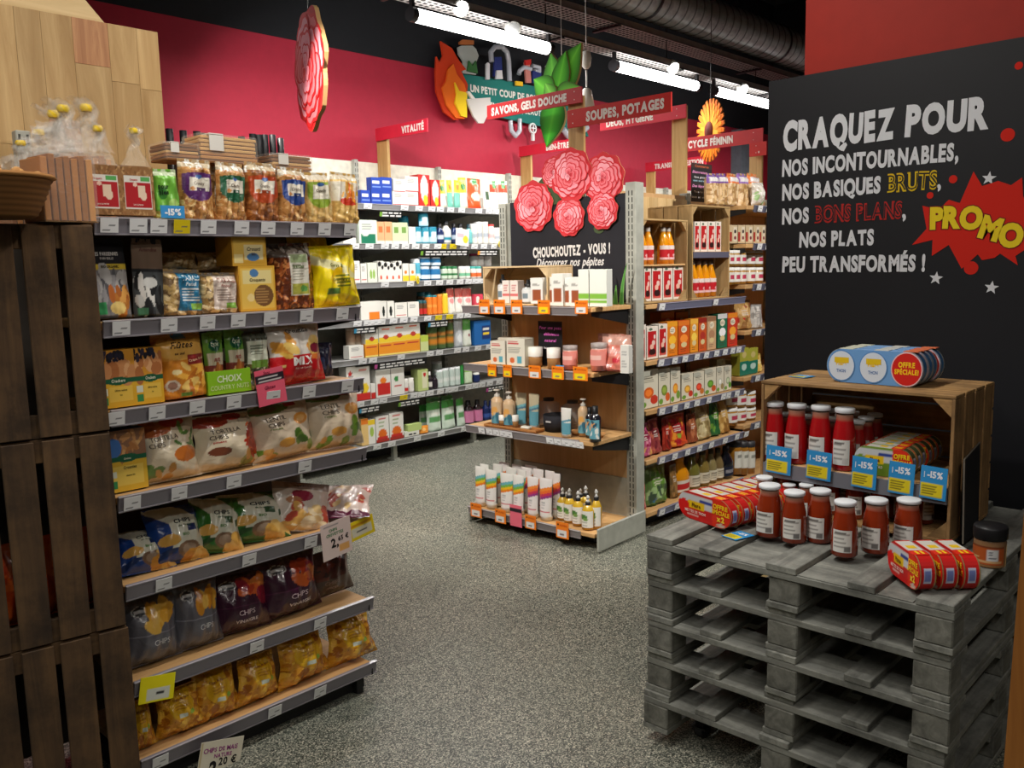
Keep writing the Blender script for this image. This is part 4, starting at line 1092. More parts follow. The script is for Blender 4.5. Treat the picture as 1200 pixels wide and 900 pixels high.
# third shelf -----------------------------------------------------------------
Y3, Z3 = LGY + .03, LGZ[2]
def nutbox(seed):
    return Art((226, 176, 50)).rect(0, .5, 1, 1, (214, 150, 50)).blobs(seed, 18, (.05, .5, .95, .8), [(206, 142, 90), (178, 110, 62), (224, 170, 118)], .15, .8).blobs(seed + 2, 18, (.0, .82, .8, .97), [(34, 34, 54), (50, 44, 60), (24, 24, 34)], .07, .8).rect(0, .42, 1, .5, (30, 90, 60)).ell(.55, .46, .3, .07, (30, 90, 60)).rect(.3, .1, .9, .36, (236, 196, 80)).rect(.05, .05, .26, .18, (60, 140, 80)).rect(.05, .22, .26, .34, (220, 226, 210))
for x0, x1, yt_ in ((113, 159, 411), (158, 191, 408)):
    K = C(carton(.14, .07, .2, nutbox(x0), [('Crackers', .55, .44, .055, (226, 226, 200), dict(shear=.1, maxu=.5)), ('Olives noires', .6, .28, .035, (70, 60, 20), {}), ('bio', .6, .2, .03, (90, 80, 30), {})], (196, 146, 36), name='cracker_carton'))
    on_x(K, x0, x1, yt_, Y3, Z3, 'yellow cracker carton picturing nuts and olives', SP[2])
a = Art((206, 130, 40)).rect(0, .58, 1, 1, (216, 150, 62)).ell(.5, .78, .5, .2, (230, 176, 84)).rect(.4, .9, .68, 1, (90, 140, 170)).ell(.25, .2, .14, .09, (206, 190, 170)).ell(.25, .2, .09, .06, (150, 110, 90)).blobs(5, 16, (.4, .05, .98, .5), [(236, 176, 70), (240, 200, 110), (190, 110, 36)], .16, .3).rect(.6, .5, .95, .64, (140, 36, 34)).ell(.36, .4, .1, .04, (240, 220, 160)).rect(.4, .02, .6, .07, (100, 160, 70))
on_x(bag(.15, .09, .25, a, [('Flûtes', .5, .76, .1, (50, 30, 16), dict(shear=.25, bold=.012, maxu=.8)), ('au sel', .45, .66, .04, (70, 40, 20), dict(shear=.2)), ('Crème Aïoli', .78, .55, .04, (236, 200, 160), dict(rot=.18, maxu=.32))], 'block', FILM, (190, 120, 40), name='breadstick_bag', seed=8, wr=.7), 188, 248, 391, Y3 - .004, Z3, 'golden orange breadstick bag with dark script lettering', SP[2], tilt=-.05)
cbar = Art((110, 160, 60)).rect(0, .0, 1, .45, (150, 70, 60)).ell(.5, .78, .3, .1, (20, 90, 60)).rect(.1, .45, .9, .66, (226, 216, 190)).blobs(2, 10, (.2, .06, .8, .4), [(120, 50, 40), (200, 120, 60), (230, 190, 120)], .14)
KB = bag(.08, .04, .15, cbar, [('COOK', .5, .77, .06, (220, 230, 200), {}), ('nuts', .5, .52, .08, (170, 60, 50), dict(shear=.2))], 'pillow', FILM, name='nut_mix_bag', seed=3)
tray = MB()
w_, d_, h_ = .14, .12, .075
tray.box(-w_ / 2, 0, 0, w_ / 2, .003, h_, (140, 196, 40)); tray.box(-w_ / 2, d_, 0, w_ / 2, d_ + .003, h_, (130, 186, 36)); tray.box(-w_ / 2, .003, 0, -w_ / 2 + .003, d_, h_, (130, 186, 36)); tray.box(w_ / 2 - .003, .003, 0, w_ / 2, d_, h_, (130, 186, 36)); tray.box(-w_ / 2 + .003, .003, 0, w_ / 2 - .003, d_, .003, (120, 176, 36))
KT = C(Kind('display_tray', 'tray', w_, d_, h_, [('display_tray', tray.mesh('display_tray', PAPER), None, None), ('lettering', lettering([('CHOIX', .5, .5, .3, (226, 240, 200), {}), ('COUNTRY NUTS', .5, .18, .2, (200, 226, 150), {})], w_, h_, lambda X, Z: (X, X * 0 - .0008, Z)), 0, None)]))
ot = on_x(KT, 244, 294, 434, Y3, Z3, 'lime green card tray holding small nut bags', SP[2])
for x0, x1, yt_, dy in ((236, 266, 390, .03), (261, 290, 386, .03), (240, 268, 384, .085), (264, 291, 382, .085)):
    on_x(KB, x0 + 4, x1, yt_, Y3, Z3 + .006, 'small nut mix bag in the lime tray', SP[2], dy=dy)
a = Art((70, 74, 60)).blobs(9, 120, (0, 0, 1, .5), [(120, 100, 60), (180, 160, 110), (60, 54, 40), (210, 200, 170)], .05).rect(.1, .42, .9, .8, (214, 220, 200)).rect(.2, .36, .8, .48, (110, 150, 60)).rect(0, .84, 1, 1, (90, 96, 84)).lines(3, .2, .56, .8, .74, 4, (120, 130, 110))
on_x(bag(.1, .07, .22, a, [], 'block', CLEARPACK, (100, 96, 70), name='seed_mix_bag', seed=2), 289, 321, 385, Y3, Z3, 'clear seed mix bag with pale label', SP[2])
a = Art((206, 200, 190)).rect(0, 0, 1, .48, (196, 24, 32)).blobs(4, 9, (.05, .5, .95, .72), [(226, 180, 80), (236, 200, 110), (214, 150, 60)], .16).ell(.8, .56, .12, .08, (120, 30, 50)).ell(.86, .42, .2, .05, (220, 120, 50)).rect(.1, .3, .2, .34, (236, 200, 120)).ell(.3, .95, .3, .04, (220, 216, 206))
on_x(bag(.2, .1, .25, a, [('Croustillé', .5, .84, .07, (50, 40, 40), dict(bold=.01, maxu=.75)), ('MIX', .5, .32, .13, (246, 240, 236), dict(bold=.05, maxu=.5)), ('Pois et Lentilles', .5, .25, .03, (246, 220, 210), dict()), ('l apéritif', .5, .12, .06, (230, 120, 100), dict(shear=.2, bold=0))], 'pillow', FILM, (180, 24, 30), name='chip_bag', seed=12), 315, 385, 379, Y3, Z3, 'grey and red mixed chips bag', SP[2], tilt=-.07)
on_x(bag(.12, .07, .2, Art((26, 36, 70)).blobs(3, 6, (.1, .1, .9, .6), [(60, 80, 130)], .1), [], 'pillow', FILM, name='chip_bag', seed=15), 366, 390, 402, Y3 + .1, Z3, 'dark blue chip bag half hidden by the mix bag', SP[2])

# fourth shelf ------------------------------------------------------------------
Y4, Z4 = LGY + .05, LGZ[3]
a = Art((226, 186, 60)).rect(0, .56, 1, 1, (150, 110, 84)).blobs(6, 24, (.1, .55, .95, 1), [(206, 150, 96), (186, 126, 74), (226, 180, 120)], .13, .25).ell(.15, .72, .22, .16, (70, 120, 190)).rect(0, .5, 1, .57, (30, 100, 70)).ell(.5, .54, .28, .07, (30, 100, 70)).rect(.1, .1, .9, .42, (238, 208, 96)).rect(.04, .06, .2, .18, (60, 150, 90)).rect(.04, .24, .2, .34, (220, 226, 210))
K = C(carton(.15, .09, .22, a, [('Crousties', .55, .36, .05, (60, 70, 40), dict(maxu=.6)), ('Graines', .5, .515, .035, (220, 226, 200), {}), ('sésame bio', .55, .24, .03, (90, 80, 30), {})], (50, 80, 130), name='cracker_carton'))
on_x(K, 127, 172, 504, Y4, Z4, 'blue and yellow cracker carton with golden sticks', SP[3])
CREAM = (226, 212, 184)
def tortilla(seed, v):
    a = Art(CREAM)
    if v == 0: a.ell(.22, .86, .34, .12, (190, 100, 50)).ell(.62, .94, .2, .08, (206, 60, 50)).ell(.75, .42, .22, .13, (206, 116, 44)).blobs(seed, 8, (.5, .55, .95, .85), [(90, 130, 60), (120, 160, 80)], .1, .3).blobs(seed + 1, 6, (.05, .05, .5, .3), [(196, 140, 60), (110, 140, 70), (214, 160, 80)], .12)
    else: a.ell(.2, .88, .3, .1, (170, 60, 40)).ell(.88, .5, .16, .3, (176, 50, 24)).blobs(seed, 22, (.72, .2, 1, .8), [(200, 60, 30), (150, 36, 20), (226, 100, 50)], .06, .3).ell(.28, .36, .16, .08, (120, 64, 40)).blobs(seed + 2, 5, (.4, .08, .8, .25), [(186, 60, 40), (140, 150, 80), (206, 150, 80)], .09).ell(.6, .94, .16, .06, (190, 40, 40))
    return a
for x0, x1, yt_, v, yb_ in ((162, 236, 492, 0, None), (226, 308, 486, 1, None)):
    K = bag(.24, .16, .3, tortilla(x0, v), [('TORTILLA', .42, .68, .075, (60, 44, 36), dict(bold=.0, squash=.75, maxu=.72, rot=.06)), ('CHIPS', .3, .575, .075, (60, 44, 36), dict(bold=.0, squash=.75, rot=.06))] + ([('piment', .3, .51, .04, (180, 60, 50), dict(rot=.05))] if v else []), 'pillow', FILM, CREAM, taper=.1, name='chip_bag', seed=x0 % 37)
    on_x(K, x0, x1, yt_, Y4, Z4, 'cream tortilla chips bag with ' + ('red chilli' if v else 'orange squash') + ' picture', SP[3], tilt=-.1)
for x0, x1 in ((205, 250), (285, 315)):
    on_x(bag(.14, .08, .28, Art((44, 24, 26)).ell(.5, .5, .3, .2, (70, 36, 34)), [], 'pillow', FILM, name='chip_bag', seed=17), x0, x1, 490, Y4 + .12, Z4, 'dark maroon chip bag behind the front row', SP[3])
def lentil(seed):
    return Art((224, 206, 180)).ell(.25, .9, .35, .08, (90, 120, 40)).ell(.2, .9, .2, .05, (120, 90, 60)).rect(.56, .9, .74, 1, (190, 30, 40)).ell(.74, .66, .16, .1, (222, 150, 60)).ell(.74, .66, .1, .06, (236, 180, 100)).ell(.42, .3, .13, .08, (222, 160, 70)).blobs(seed, 9, (.55, .1, 1, .45), [(110, 150, 50), (80, 120, 40), (140, 170, 80)], .09, .7).blobs(seed + 3, 4, (0, .05, .3, .2), [(110, 150, 50), (226, 170, 90)], .08)
for x0, x1, yt_ in ((298, 374, 471), (362, 429, 458)):
    K = bag(.24, .16, .3, lentil(x0), [('LENTIL', .34, .7, .075, (66, 52, 40), dict(bold=.0, squash=.75, rot=.04)), ('CHIPS', .32, .6, .075, (66, 52, 40), dict(bold=.0, squash=.75, rot=.04)), ('romarin', .3, .55, .035, (120, 140, 70), {})], 'pillow', FILM, CREAM, taper=.1, name='chip_bag', seed=x0 % 41)
    on_x(K, x0, x1, yt_, Y4, Z4, 'cream lentil chips bag with green leaves', SP[3], tilt=-.1)

# fifth shelf: bags leaning far back -------------------------------------------------
Y5, Z5 = LGY + .05, LGZ[4]
def potato(base, seed):
    d_ = tuple(int(c * .7) for c in base)
    return Art(base).slant(-.9, .95, 1.5, (206, 206, 190)).slant(.5, .0, .12, d_).rect(.32, .25, .85, .78, (206, 208, 190)).ell(.28, .38, .18, .1, (214, 166, 80)).ell(.6, .2, .2, .13, (118, 92, 70)).ell(.6, .2, .13, .085, (150, 130, 110)).blobs(seed, 6, (.6, .05, .98, .3), [(220, 170, 80), (230, 190, 110), (200, 140, 50)], .13, .7).rect(.62, .5, .8, .62, d_)
for x0, x1, yt_, base, nm, tl in ((137, 206, 618, (26, 62, 130), 'blue', -.75), (176, 247, 594, (26, 62, 130), 'blue', -.42), (224, 284, 585, (44, 104, 40), 'green', -.42), (262, 340, 578, (44, 104, 40), 'green', -.5)):
    K = bag(.22, .15, .3, potato(base, x0), [('CHIPS', .56, .66, .075, (40, 44, 44), dict(bold=.03)), ('de France', .58, .59, .035, (60, 90, 60), {}), ('BIO', .56, .42, .05, (80, 130, 60), {})], 'pillow', FILM, base, name='chip_bag', seed=x0 % 29)
    on_x(K, x0, x1, yt_, Y5, Z5, nm + ' and white potato chips bag leaning back', SP[4], tilt=tl, roll=.12 if nm == 'green' else .05)
a = Art((216, 204, 192)).rect(0, .84, 1, 1, (150, 130, 120)).ell(.45, .7, .2, .12, (140, 30, 60)).ell(.3, .6, .13, .08, (176, 120, 80)).blobs(5, 24, (.2, .1, .9, .5), [(232, 200, 140), (220, 170, 90), (240, 220, 180), (190, 80, 60)], .11, .7)
on_x(bag(.22, .11, .3, a, [('crevettes', .5, .9, .05, (80, 50, 50), dict(shear=.2))], 'pillow', FILM, (200, 190, 180), name='chip_bag', seed=31), 318, 386, 566, Y5 - .01, Z5, 'white and pink prawn cracker bag leaning back', SP[4], tilt=-.35, roll=.3)
a = Art((214, 196, 186)).rect(0, 0, 1, .1, (96, 30, 60)).blobs(7, 22, (.1, .2, .9, .9), [(232, 200, 140), (190, 80, 60), (240, 220, 190)], .1)
P = (X_at(400, LGY + .12, Z5 + .06), LGY + .12, Z5 + .05)
put(bag(.22, .07, .28, a, [], 'pillow', FILM, (150, 110, 120), name='chip_bag', seed=33), (P[0] - .075, P[1] - .09, Z5 + .022), -.75, (1, 1, 1), 'white and pink prawn cracker bag lying flat at the shelf end', SP[4], None, -1.35)

# sixth shelf -----------------------------------------------------------------
Y6, Z6 = LGY + .07, LGZ[5]
def chipart(base, chips, seed):
    return Art(base).rect(0, .93, 1, 1, tuple(int(c * .8) for c in base)).rect(0, .46, 1, .475, tuple(min(255, int(c * 1.35) + 10) for c in base)).ell(.27, .82, .14, .07, (200, 200, 200)).ell(.27, .82, .12, .058, (60, 60, 64)).rect(.17, .8, .37, .84, (200, 200, 200)).blobs(seed, 12, (.42, .56, .88, .82), chips, .13, .6)
YC = [(222, 150, 40), (236, 176, 60), (206, 126, 30), (244, 196, 90)]; RC = [(176, 60, 30), (206, 96, 40), (150, 30, 50), (220, 130, 60)]
for x0, x1, yt_, base, chips, words_, nm, tl in (
        (145, 214, 700, (104, 104, 112), YC, [('CHIPS', .56, .3, .085, (214, 214, 214), dict(bold=-.0, squash=.75)), ('au sel', .6, .2, .04, (150, 150, 156), {})], 'grey', -.12),
        (207, 262, 681, (104, 104, 112), YC, [('CHIPS', .56, .3, .085, (214, 214, 214), dict(bold=-.0, squash=.75)), ('au sel', .6, .2, .04, (150, 150, 156), {})], 'grey', -.1),
        (250, 318, 672, (58, 20, 44), RC, [('CHIPS', .52, .32, .085, (196, 176, 180), dict(bold=-.0, squash=.75)), ('VINAIGRE', .52, .19, .055, (220, 206, 206), dict(bold=.03))], 'dark purple', -.16),
        (306, 380, 651, (58, 20, 44), RC, [('CHIPS', .52, .32, .085, (206, 186, 190), dict(bold=-.0, squash=.75)), ('VINAIGRE', .55, .19, .055, (226, 216, 216), dict(bold=.03))], 'dark purple', -.12)):
    K = bag(.24, .17, .32, chipart(base, chips, x0), words_, 'pillow', FILM, base, name='chip_bag', seed=x0 % 31)
    on_x(K, x0, x1, yt_, Y6, Z6, nm + ' potato chips bag', SP[5], tilt=tl, roll=.03)
on_x(bag(.2, .1, .28, Art((74, 34, 26)).blobs(5, 12, (.2, .5, .9, .9), [(110, 50, 30), (60, 26, 20)], .15).rect(0, .0, 1, .4, (92, 74, 62)), [('CHIPS', .5, .28, .08, (150, 130, 120), {}), ('EPICES', .5, .17, .05, (170, 150, 140), {})], 'pillow', FILM, (60, 30, 24), name='chip_bag', seed=19), 357, 415, 646, Y6 + .06, Z6, 'rust brown spiced chips bag', SP[5], tilt=-.1)

# lowest shelf -----------------------------------------------------------------
Y7, Z7 = LGY + .05, LGZ[6]
def corn(seed):
    k = bag(.2, .13, .24, Art((206, 146, 36)).blobs(seed, 120, (0, 0, 1, .9), [(226, 166, 46), (190, 120, 24), (240, 190, 70), (170, 100, 20), (216, 150, 40)], .09, .7).ell(.52, .62, .3, .26, (226, 176, 26)).rect(.3, .6, .74, .98, (222, 170, 26)).rect(.42, .4, .6, .48, (206, 214, 200)).ell(.72, .46, .06, .05, (150, 190, 60)).lines(3, .34, .56, .72, .8, 4, (190, 130, 10)), [('Chips de maïs', .52, .78, .04, (120, 60, 10), dict(maxu=.4))], 'pillow', CLEARPACK, (206, 150, 40), name='corn_chip_bag', seed=seed, wr=1.6, taper=.25); return k
kc = [corn(3), corn(11)]
for i, (x0, x1, yt_) in enumerate(((148, 184, 822), (184, 243, 806), (226, 285, 786), (276, 332, 769), (326, 391, 745), (386, 443, 724))):
    on_x(kc[i % 2], x0, x1, yt_, Y7, Z7, 'clear bag of yellow corn chips with round golden label', SP[6], tilt=-.12)

# hanging price cards -----------------------------------------------------------
def card(w, h, art, texts, name='price_card', t=.0015):
    m = MB(); nu, nv = max(4, int(w * 260)), max(4, int(h * 260)); m.grid(lambda U, V: ((U - .5) * w, U * 0, V * h), min(nu, 40), min(nv, 50), art, smooth=False); m.box(-w / 2, .0002, 0, w / 2, t + .0004, h, art.base)
    parts = [(name, m.mesh(name, PAPER), None, None)]
    for q in texts: parts.append(('lettering', lettering([q], w, h, lambda X, Z: (X, X * 0 - .0006, Z)), 0, None))
    return Kind(name, 'sign', w, t, h, parts)
def fix_card(k, x0, x1, y0, y1, Y, desc, place=None, rz=0.0, tilt=0.0, roll=0.0):
    xm = X_at((x0 + x1) / 2, Y, 1.0); zb_ = Z_at(y1, xm, Y); zt_ = Z_at(y0, xm, Y); xa, xb = X_at(x0, Y, zb_), X_at(x1, Y, zb_)
    return put(k, ((xa + xb) / 2, Y, zb_), rz, ((xb - xa) / k.w, 1, (zt_ - zb_) / k.h), desc, place, None, tilt, roll)
pc = Art((226, 206, 200)).rect(.1, .88, .6, .92, (150, 140, 140)).rect(.55, .12, .9, .3, (226, 170, 100)).rect(.1, .42, .26, .44, (160, 150, 150)).rect(.1, .36, .26, .38, (160, 150, 150)).rect(.1, .3, .26, .32, (160, 150, 150))
fix_card(card(.1, .12, pc, [('CHIPS', .4, .74, .08, (60, 130, 80), {}), ('CREVETTES', .45, .62, .08, (60, 130, 80), {}), ('2,', .42, .3, .24, (30, 28, 28), dict(bold=.04)), ('65 €', .72, .42, .13, (30, 28, 28), dict(bold=.03))]), 378, 415, 608, 650, LGY - .03, 'pale card priced 2,65 euro hanging from the fifth snack shelf', rz=.1, roll=-.06)
pc = Art((222, 216, 196)).rect(.55, .02, .92, .24, (226, 160, 60)).rect(.02, .02, .04, .98, (190, 170, 120))
o = fix_card(card(.12, .14, pc, [('CHIPS DE MAIS', .48, .78, .09, (150, 50, 130), dict(jitter=.1)), ('NATURE', .55, .66, .08, (150, 50, 130), {}), ('2,', .4, .34, .26, (30, 28, 28), dict(bold=.05)), ('20 €', .68, .5, .15, (30, 28, 28), dict(bold=.03))]), 226, 277, 860, 915, LGY - .04, 'cream card priced 2,20 euro hanging at the floor end of the snack gondola', roll=.25)
ye = Art((240, 214, 30)).rect(.1, .2, .9, .6, (226, 222, 200)).rect(.3, .4, .7, .46, (60, 60, 60)).rect(.1, .7, .9, .8, (210, 150, 30))
fix_card(card(.1, .06, ye, []), 411, 440, 606, 628, LGY - .01, 'yellow price tag at the end of the fifth snack shelf', roll=-.15)
fix_card(card(.1, .08, Art((238, 226, 20)).rect(.2, .1, .85, .5, (214, 218, 206)).rect(.5, .3, .7, .38, (60, 60, 60)), []), 162, 203, 786, 815, LGY - .015, 'fluorescent yellow price holder on the sixth snack shelf', roll=.18)
pk = Art((232, 96, 120)).rect(0, .62, 1, .84, (40, 30, 40)).rect(.1, .66, .9, .7, (226, 220, 220)).rect(.1, .76, .8, .8, (226, 220, 220))
fix_card(card(.1, .12, pk, [('Sans', .4, .86, .09, (120, 20, 50), dict(shear=.2)), ('Gluten', .45, .44, .1, (120, 20, 50), dict(shear=.2))]), 304, 337, 432, 474, LGY - .012, 'pink handwritten tag on the third snack shelf', roll=-.1)
BL = Art((60, 150, 214)).rect(0, 0, 1, .02, (60, 150, 214))
fix_card(card(.08, .05, BL, [('-15%', .5, .25, .5, (240, 244, 248), dict(bold=.05))]), 189, 217, 240, 255, LGY - .01, 'blue minus 15 percent tag below the green cracker bag')

# basket on the crates --------------------------------------------------------------
bk = X_at(-2, 2.6, 1.95)
e = empty('wicker_basket', (bk, 2.62, 1.858), 'round brown wicker basket of nuts on the dark crates', 'basket')
m = MB(); prof = []
for i in range(15):
    r_ = .085 + .05 * (i / 14) ** .8; prof.append((r_ + (.004 if i % 2 else 0), .004 + i * .0075, (122, 84, 44) if i % 2 else (96, 64, 32)))
m.lathe([(0, 0, (90, 60, 30))] + prof + [(.13, .112, (150, 106, 60)), (.122, .105, (100, 70, 36)), (.10, .08, (60, 40, 22)), (0, .08, (60, 40, 22))], 40); obj('woven_body', m.mesh('woven_body', MATTE), e)
m = MB(); m.lathe([(.135, .105, (150, 104, 56)), (.147, .11, (168, 120, 68)), (.141, .118, (140, 96, 50)), (.13, .114, (120, 80, 40))], 40); obj('rim', m.mesh('rim', MATTE), e)
R = random.Random(3)
nut = MB(); nut.lathe([(0, -.012, (160, 116, 66)), (.011, -.006, (176, 130, 78)), (.013, 0, (186, 140, 88)), (.01, .007, (170, 124, 72)), (0, .012, (150, 104, 56))], 10); nm_ = nut.mesh('walnut', MATTE)
for i in range(26):
    t, r_ = R.uniform(0, 6.28), R.uniform(.0, .115); o = obj('walnut', nm_, None, (bk + r_ * math.cos(t), 2.62 + r_ * math.sin(t), 1.858 + .105 + R.uniform(0, .012) + (.115 - r_) * .22), (R.uniform(0, 3), R.uniform(0, 3), 0), (1.2, 1.2, 1.2))
    o['category'] = 'nut'; o['group'] = 'walnuts heaped in the wicker basket'; o['label'] = 'brown walnut heaped in the wicker basket'
WALN = 'brown walnut heaped in the wicker basket'
# orange nets glimpsed through the dark crates
for i, (px, py) in enumerate(((60, 700), (100, 690), (20, 740))):
    Yq = 2.9; P = on_plane(px, py, 1, Yq)
    on = bag(.14, .12, .26, Art((226, 84, 24)).blobs(i, 40, (0, 0, 1, 1), [(240, 110, 40), (200, 60, 16)], .12), [], 'pillow', FILM, (206, 70, 20), name='orange_bag', seed=i + 2, res=.4)
    put(on, (P[0], Yq, .636), 0, (1, .8, 1), 'orange bag standing inside the dark middle crate', None)
# ================================================================== end display: board, flowers, products
ED = ['top shelf of end display', 'second shelf of end display', 'third shelf of end display', 'base of end display']
bz0, bz1 = 1.47, 2.13
pb = empty('peony_board', ec(-ECW / 2, -.03, bz0), 'black board with pink peonies on the end display', 'sign', rot=(0, 0, EC_ROT))
bwid = ECW - .09
m = MB(); m.box(-bwid / 2, 0, 0, bwid / 2, .012, bz1 - bz0); obj('board', m.mesh('board', flat('chalk_black', (34, 34, 40), .75, spec=.3, mottling=.04)), pb)
def bxz(px, py):
    x = ec_x(px, -.034, 1.8) + ECW / 2; return x, ec_z(py, x - ECW / 2, -.034) - bz0
m = MB()
x, z = bxz(668, 299); letters(m, 'CHOUCHOUTEZ - VOUS !', x, z, .062, (222, 220, 218), maxw=.62, bold=.05, jitter=.07, squash=.8, y=-.002, rot=.02)
x, z = bxz(666, 312); letters(m, 'Découvrez nos pépites', x, z + .002, .055, (222, 220, 218), maxw=.58, bold=.022, shear=.25, squash=.75, gap=.02, y=-.002)
obj('lettering', m.mesh('lettering', LETTER), pb)
# peony: layered petals
def petal(cx, cz, ang, L, W, n=18):
    """rounded petal with a small notch at its tip, its foot at the flower's heart"""
    pts = []
    for t in np.linspace(0, 2 * math.pi, n, endpoint=False):
        x = W * math.sin(t); z = L * .5 - L * .5 * math.cos(t)
        x *= .45 + .55 * (z / L); z -= .10 * L * math.exp(-(x / (W * .28)) ** 2) * (z > L * .6); pts.append((x, z))
    c, s_ = math.cos(ang), math.sin(ang)
    return [(cx + p[0] * c + p[1] * s_, cz - p[0] * s_ + p[1] * c) for p in pts]
def peony(mb, cx, cz, r, y0, seed, pinks, tilt=0.0):
    R = random.Random(seed); y = y0
    def put_(pts, col):
        nonlocal y
        mb.poly(pts, col, 0, lambda X, Z, yy=y: (X, yy, Z)); y -= .0002
    for ring, (n, L, W) in enumerate(((7, 1.0, .56), (6, .82, .5), (5, .64, .42), (4, .46, .3), (3, .28, .18))):
        for i in range(n):
            a = tilt + 6.283 * i / n + R.uniform(-.15, .15) + ring * .45
            base = np.array(pinks[(i + ring) % len(pinks)], float)
            dark = np.array(pinks[3], float) * 1.02; lite = base * .5 + np.array([250, 186, 196]) * .5
            L_ = L * r * R.uniform(.93, 1.05)
            for k, sc in enumerate((1.0, .93, .74, .5)):
                col = tuple((dark, lite, base * .6 + lite * .4, base * .88)[k])
                put_(petal(cx, cz, a, L_ * sc, r * W * (sc ** 1.2)), col)
PK1 = [(226, 84, 96), (214, 60, 70), (236, 120, 134), (204, 46, 54), (240, 148, 160)]
flowers = [(651, 202, .10, 6), (627, 242, .165, 1), (672, 205, .165, 2), (708, 209, .155, 3), (668, 254, .125, 4), (708, 247, .115, 5)]
fl_ = []
m = MB()
for (px, py, rx, rz_, ang) in ((648, 222, .13, .1, 0), (670, 232, .03, .09, .5), (702, 268, .04, .03, 0), (660, 228, .03, .06, -.4)):
    m = MB(); x, z = bxz(px, py); pts = [(x + rx * math.cos(t) * math.cos(ang) - rz_ * math.sin(t) * math.sin(ang), z + rx * math.cos(t) * math.sin(ang) + rz_ * math.sin(t) * math.cos(ang)) for t in np.linspace(0, 6.283, 20, endpoint=False)]
    m.poly(pts, (70, 84, 56), 0, lambda X, Z: (X, -.004, Z), .003)
    obj('leaf', m.mesh('leaf', MATTE), pb, label='dark green peony leaf')
for i, (px, py, r_, sd) in enumerate(flowers):
    x, z = bxz(px, py); m = MB()
    pts = [((r_ * .99) * (1 + .05 * math.sin(9 * t)) * math.cos(t), (r_ * .99) * (1 + .05 * math.sin(9 * t)) * math.sin(t)) for t in np.linspace(0, 6.283, 40, endpoint=False)]
    m.poly(pts, (206, 60, 66), 0, None, .004, (200, 160, 110)); peony(m, 0, 0, r_, -.0004, sd, PK1, sd)
    obj('peony', m.mesh('peony', MATTE), pb, (x, -.008 - .006 * (i % 3), z))
# aloe leaves printed cut-outs standing at the right end
al = empty('aloe_plant', ec(-.1, -.12, ECZ[0]), 'green aloe leaves at the right end of the top display shelf', 'plant', rot=(0, 0, EC_ROT))
for (px, lean, L) in ((716, -.10, .22), (728, .12, .25), (721, .03, .12)):
    x = ec_x(px, -.12, 1.55) + .1; m = MB()
    m.grid(lambda U, V: (x + lean * L * V * V * 1.4 + (U - .5) * .034 * (1 - V) ** .7, -.008 * np.sin(U * 3.14) * (1 - V) + .002, V * L), 6, 14, lambda U, V: np.where(np.abs(U - .5)[:, None] > .36, np.array([[150, 190, 110.]]), np.array([[78, 140, 62.]])))
    m.grid(lambda U, V: (x + lean * L * V * V * 1.4 - (U - .5) * .034 * (1 - V) ** .7, .004 + 0 * U, V * L), 3, 10, None, (60, 110, 50)); obj('leaf', m.mesh('leaf', MATTE), al)
# small boxes, droppers, jars ------------------------------------------------------------
def plain(w, d, h, base, bands=(), texts=(), name='carton', cat='box', side=None, top=None, res=.5):
    a = Art(base)
    for b in bands:
        if b[0] == 'e': a.ell(*b[1:])
        elif b[0] == 'l': a.lines(*b[1:])
        else: a.rect(*b)
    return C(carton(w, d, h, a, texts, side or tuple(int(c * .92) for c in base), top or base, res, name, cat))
AMB = (96, 50, 24)
dropper = bottle(.02, .1, [(0, 0, (200, 206, 206)), (1, 0, (200, 206, 206)), (1, .62, (206, 210, 210)), (.5, .7, (60, 50, 44)), (.5, .74, (60, 50, 44))], (.06, .56, 1.02, Art((226, 232, 232)).rect(.3, .3, .7, .7, (120, 140, 150)), 2.6), [(.6, .72, (20, 20, 22)), (.6, .82, (20, 20, 22)), (.35, .84, (24, 24, 26)), (.3, 1, (28, 28, 30)), (0, 1, (28, 28, 30))], name='dropper_bottle', n=14)
whitejar = plain(.05, .05, .1, (236, 236, 230), [(.2, .12, .8, .55, (156, 84, 52)), ('l', 2, .2, .62, .8, .8, 3, (170, 170, 165))], name='cosmetic_carton')
greentube = plain(.045, .04, .13, (236, 240, 232), [(0, .08, 1, .34, (130, 190, 70)), ('l', 3, .3, .5, .7, .8, 4, (150, 170, 150)), (0, .18, 1, .22, (226, 236, 220))], name='cosmetic_carton')
pinkbox = plain(.04, .04, .09, (236, 226, 218), [(0, .3, 1, .4, (216, 110, 110)), ('l', 5, .2, .5, .8, .85, 3, (200, 130, 130))], name='cosmetic_carton')
# pale crate on the top shelf
cx_ = (ec_x(565, ECY + .06, 1.55), ec_x(641, ECY + .06, 1.55)); chh = ec_z(313, cx_[0], ECY + .06) - ECZ[0]
PALE = wood('pale_crate_wood', (190, 160, 116), (226, 200, 156), 'X', .7, .8, .2, .08); PALEY = wood('pale_crate_wood_a', (190, 160, 116), (226, 200, 156), 'Y', .7, .8, .2, .08); PALEZ = wood('pale_crate_wood_u', (190, 160, 116), (226, 200, 156), 'Z', .7, .8, .2, .08)
crate(ec((cx_[0] + cx_[1]) / 2, ECY + .07, ECZ[0] + .001), EC_ROT, cx_[1] - cx_[0], chh, .24, 'small pale wooden crate on the top shelf of the end display', None, (PALE, PALEY, PALEZ), 2, True, sideslats=1)
y1_ = ECY + .075
ci = ECZ[0] + .013
on_end(dropper, 581, 590, 322, y1_ + .01, ci, 'small dropper bottle in the pale crate', ED[0])
on_end(pinkbox, 589, 597, 329, y1_ + .01, ci, 'slim white carton with pink band', ED[0])
on_end(pinkbox, 598, 607, 329, y1_ + .01, ci, 'slim white carton with pink band', ED[0])
on_end(dropper, 609, 621, 328, y1_ - .01, ci, 'larger dropper bottle with pale blue label', ED[0])
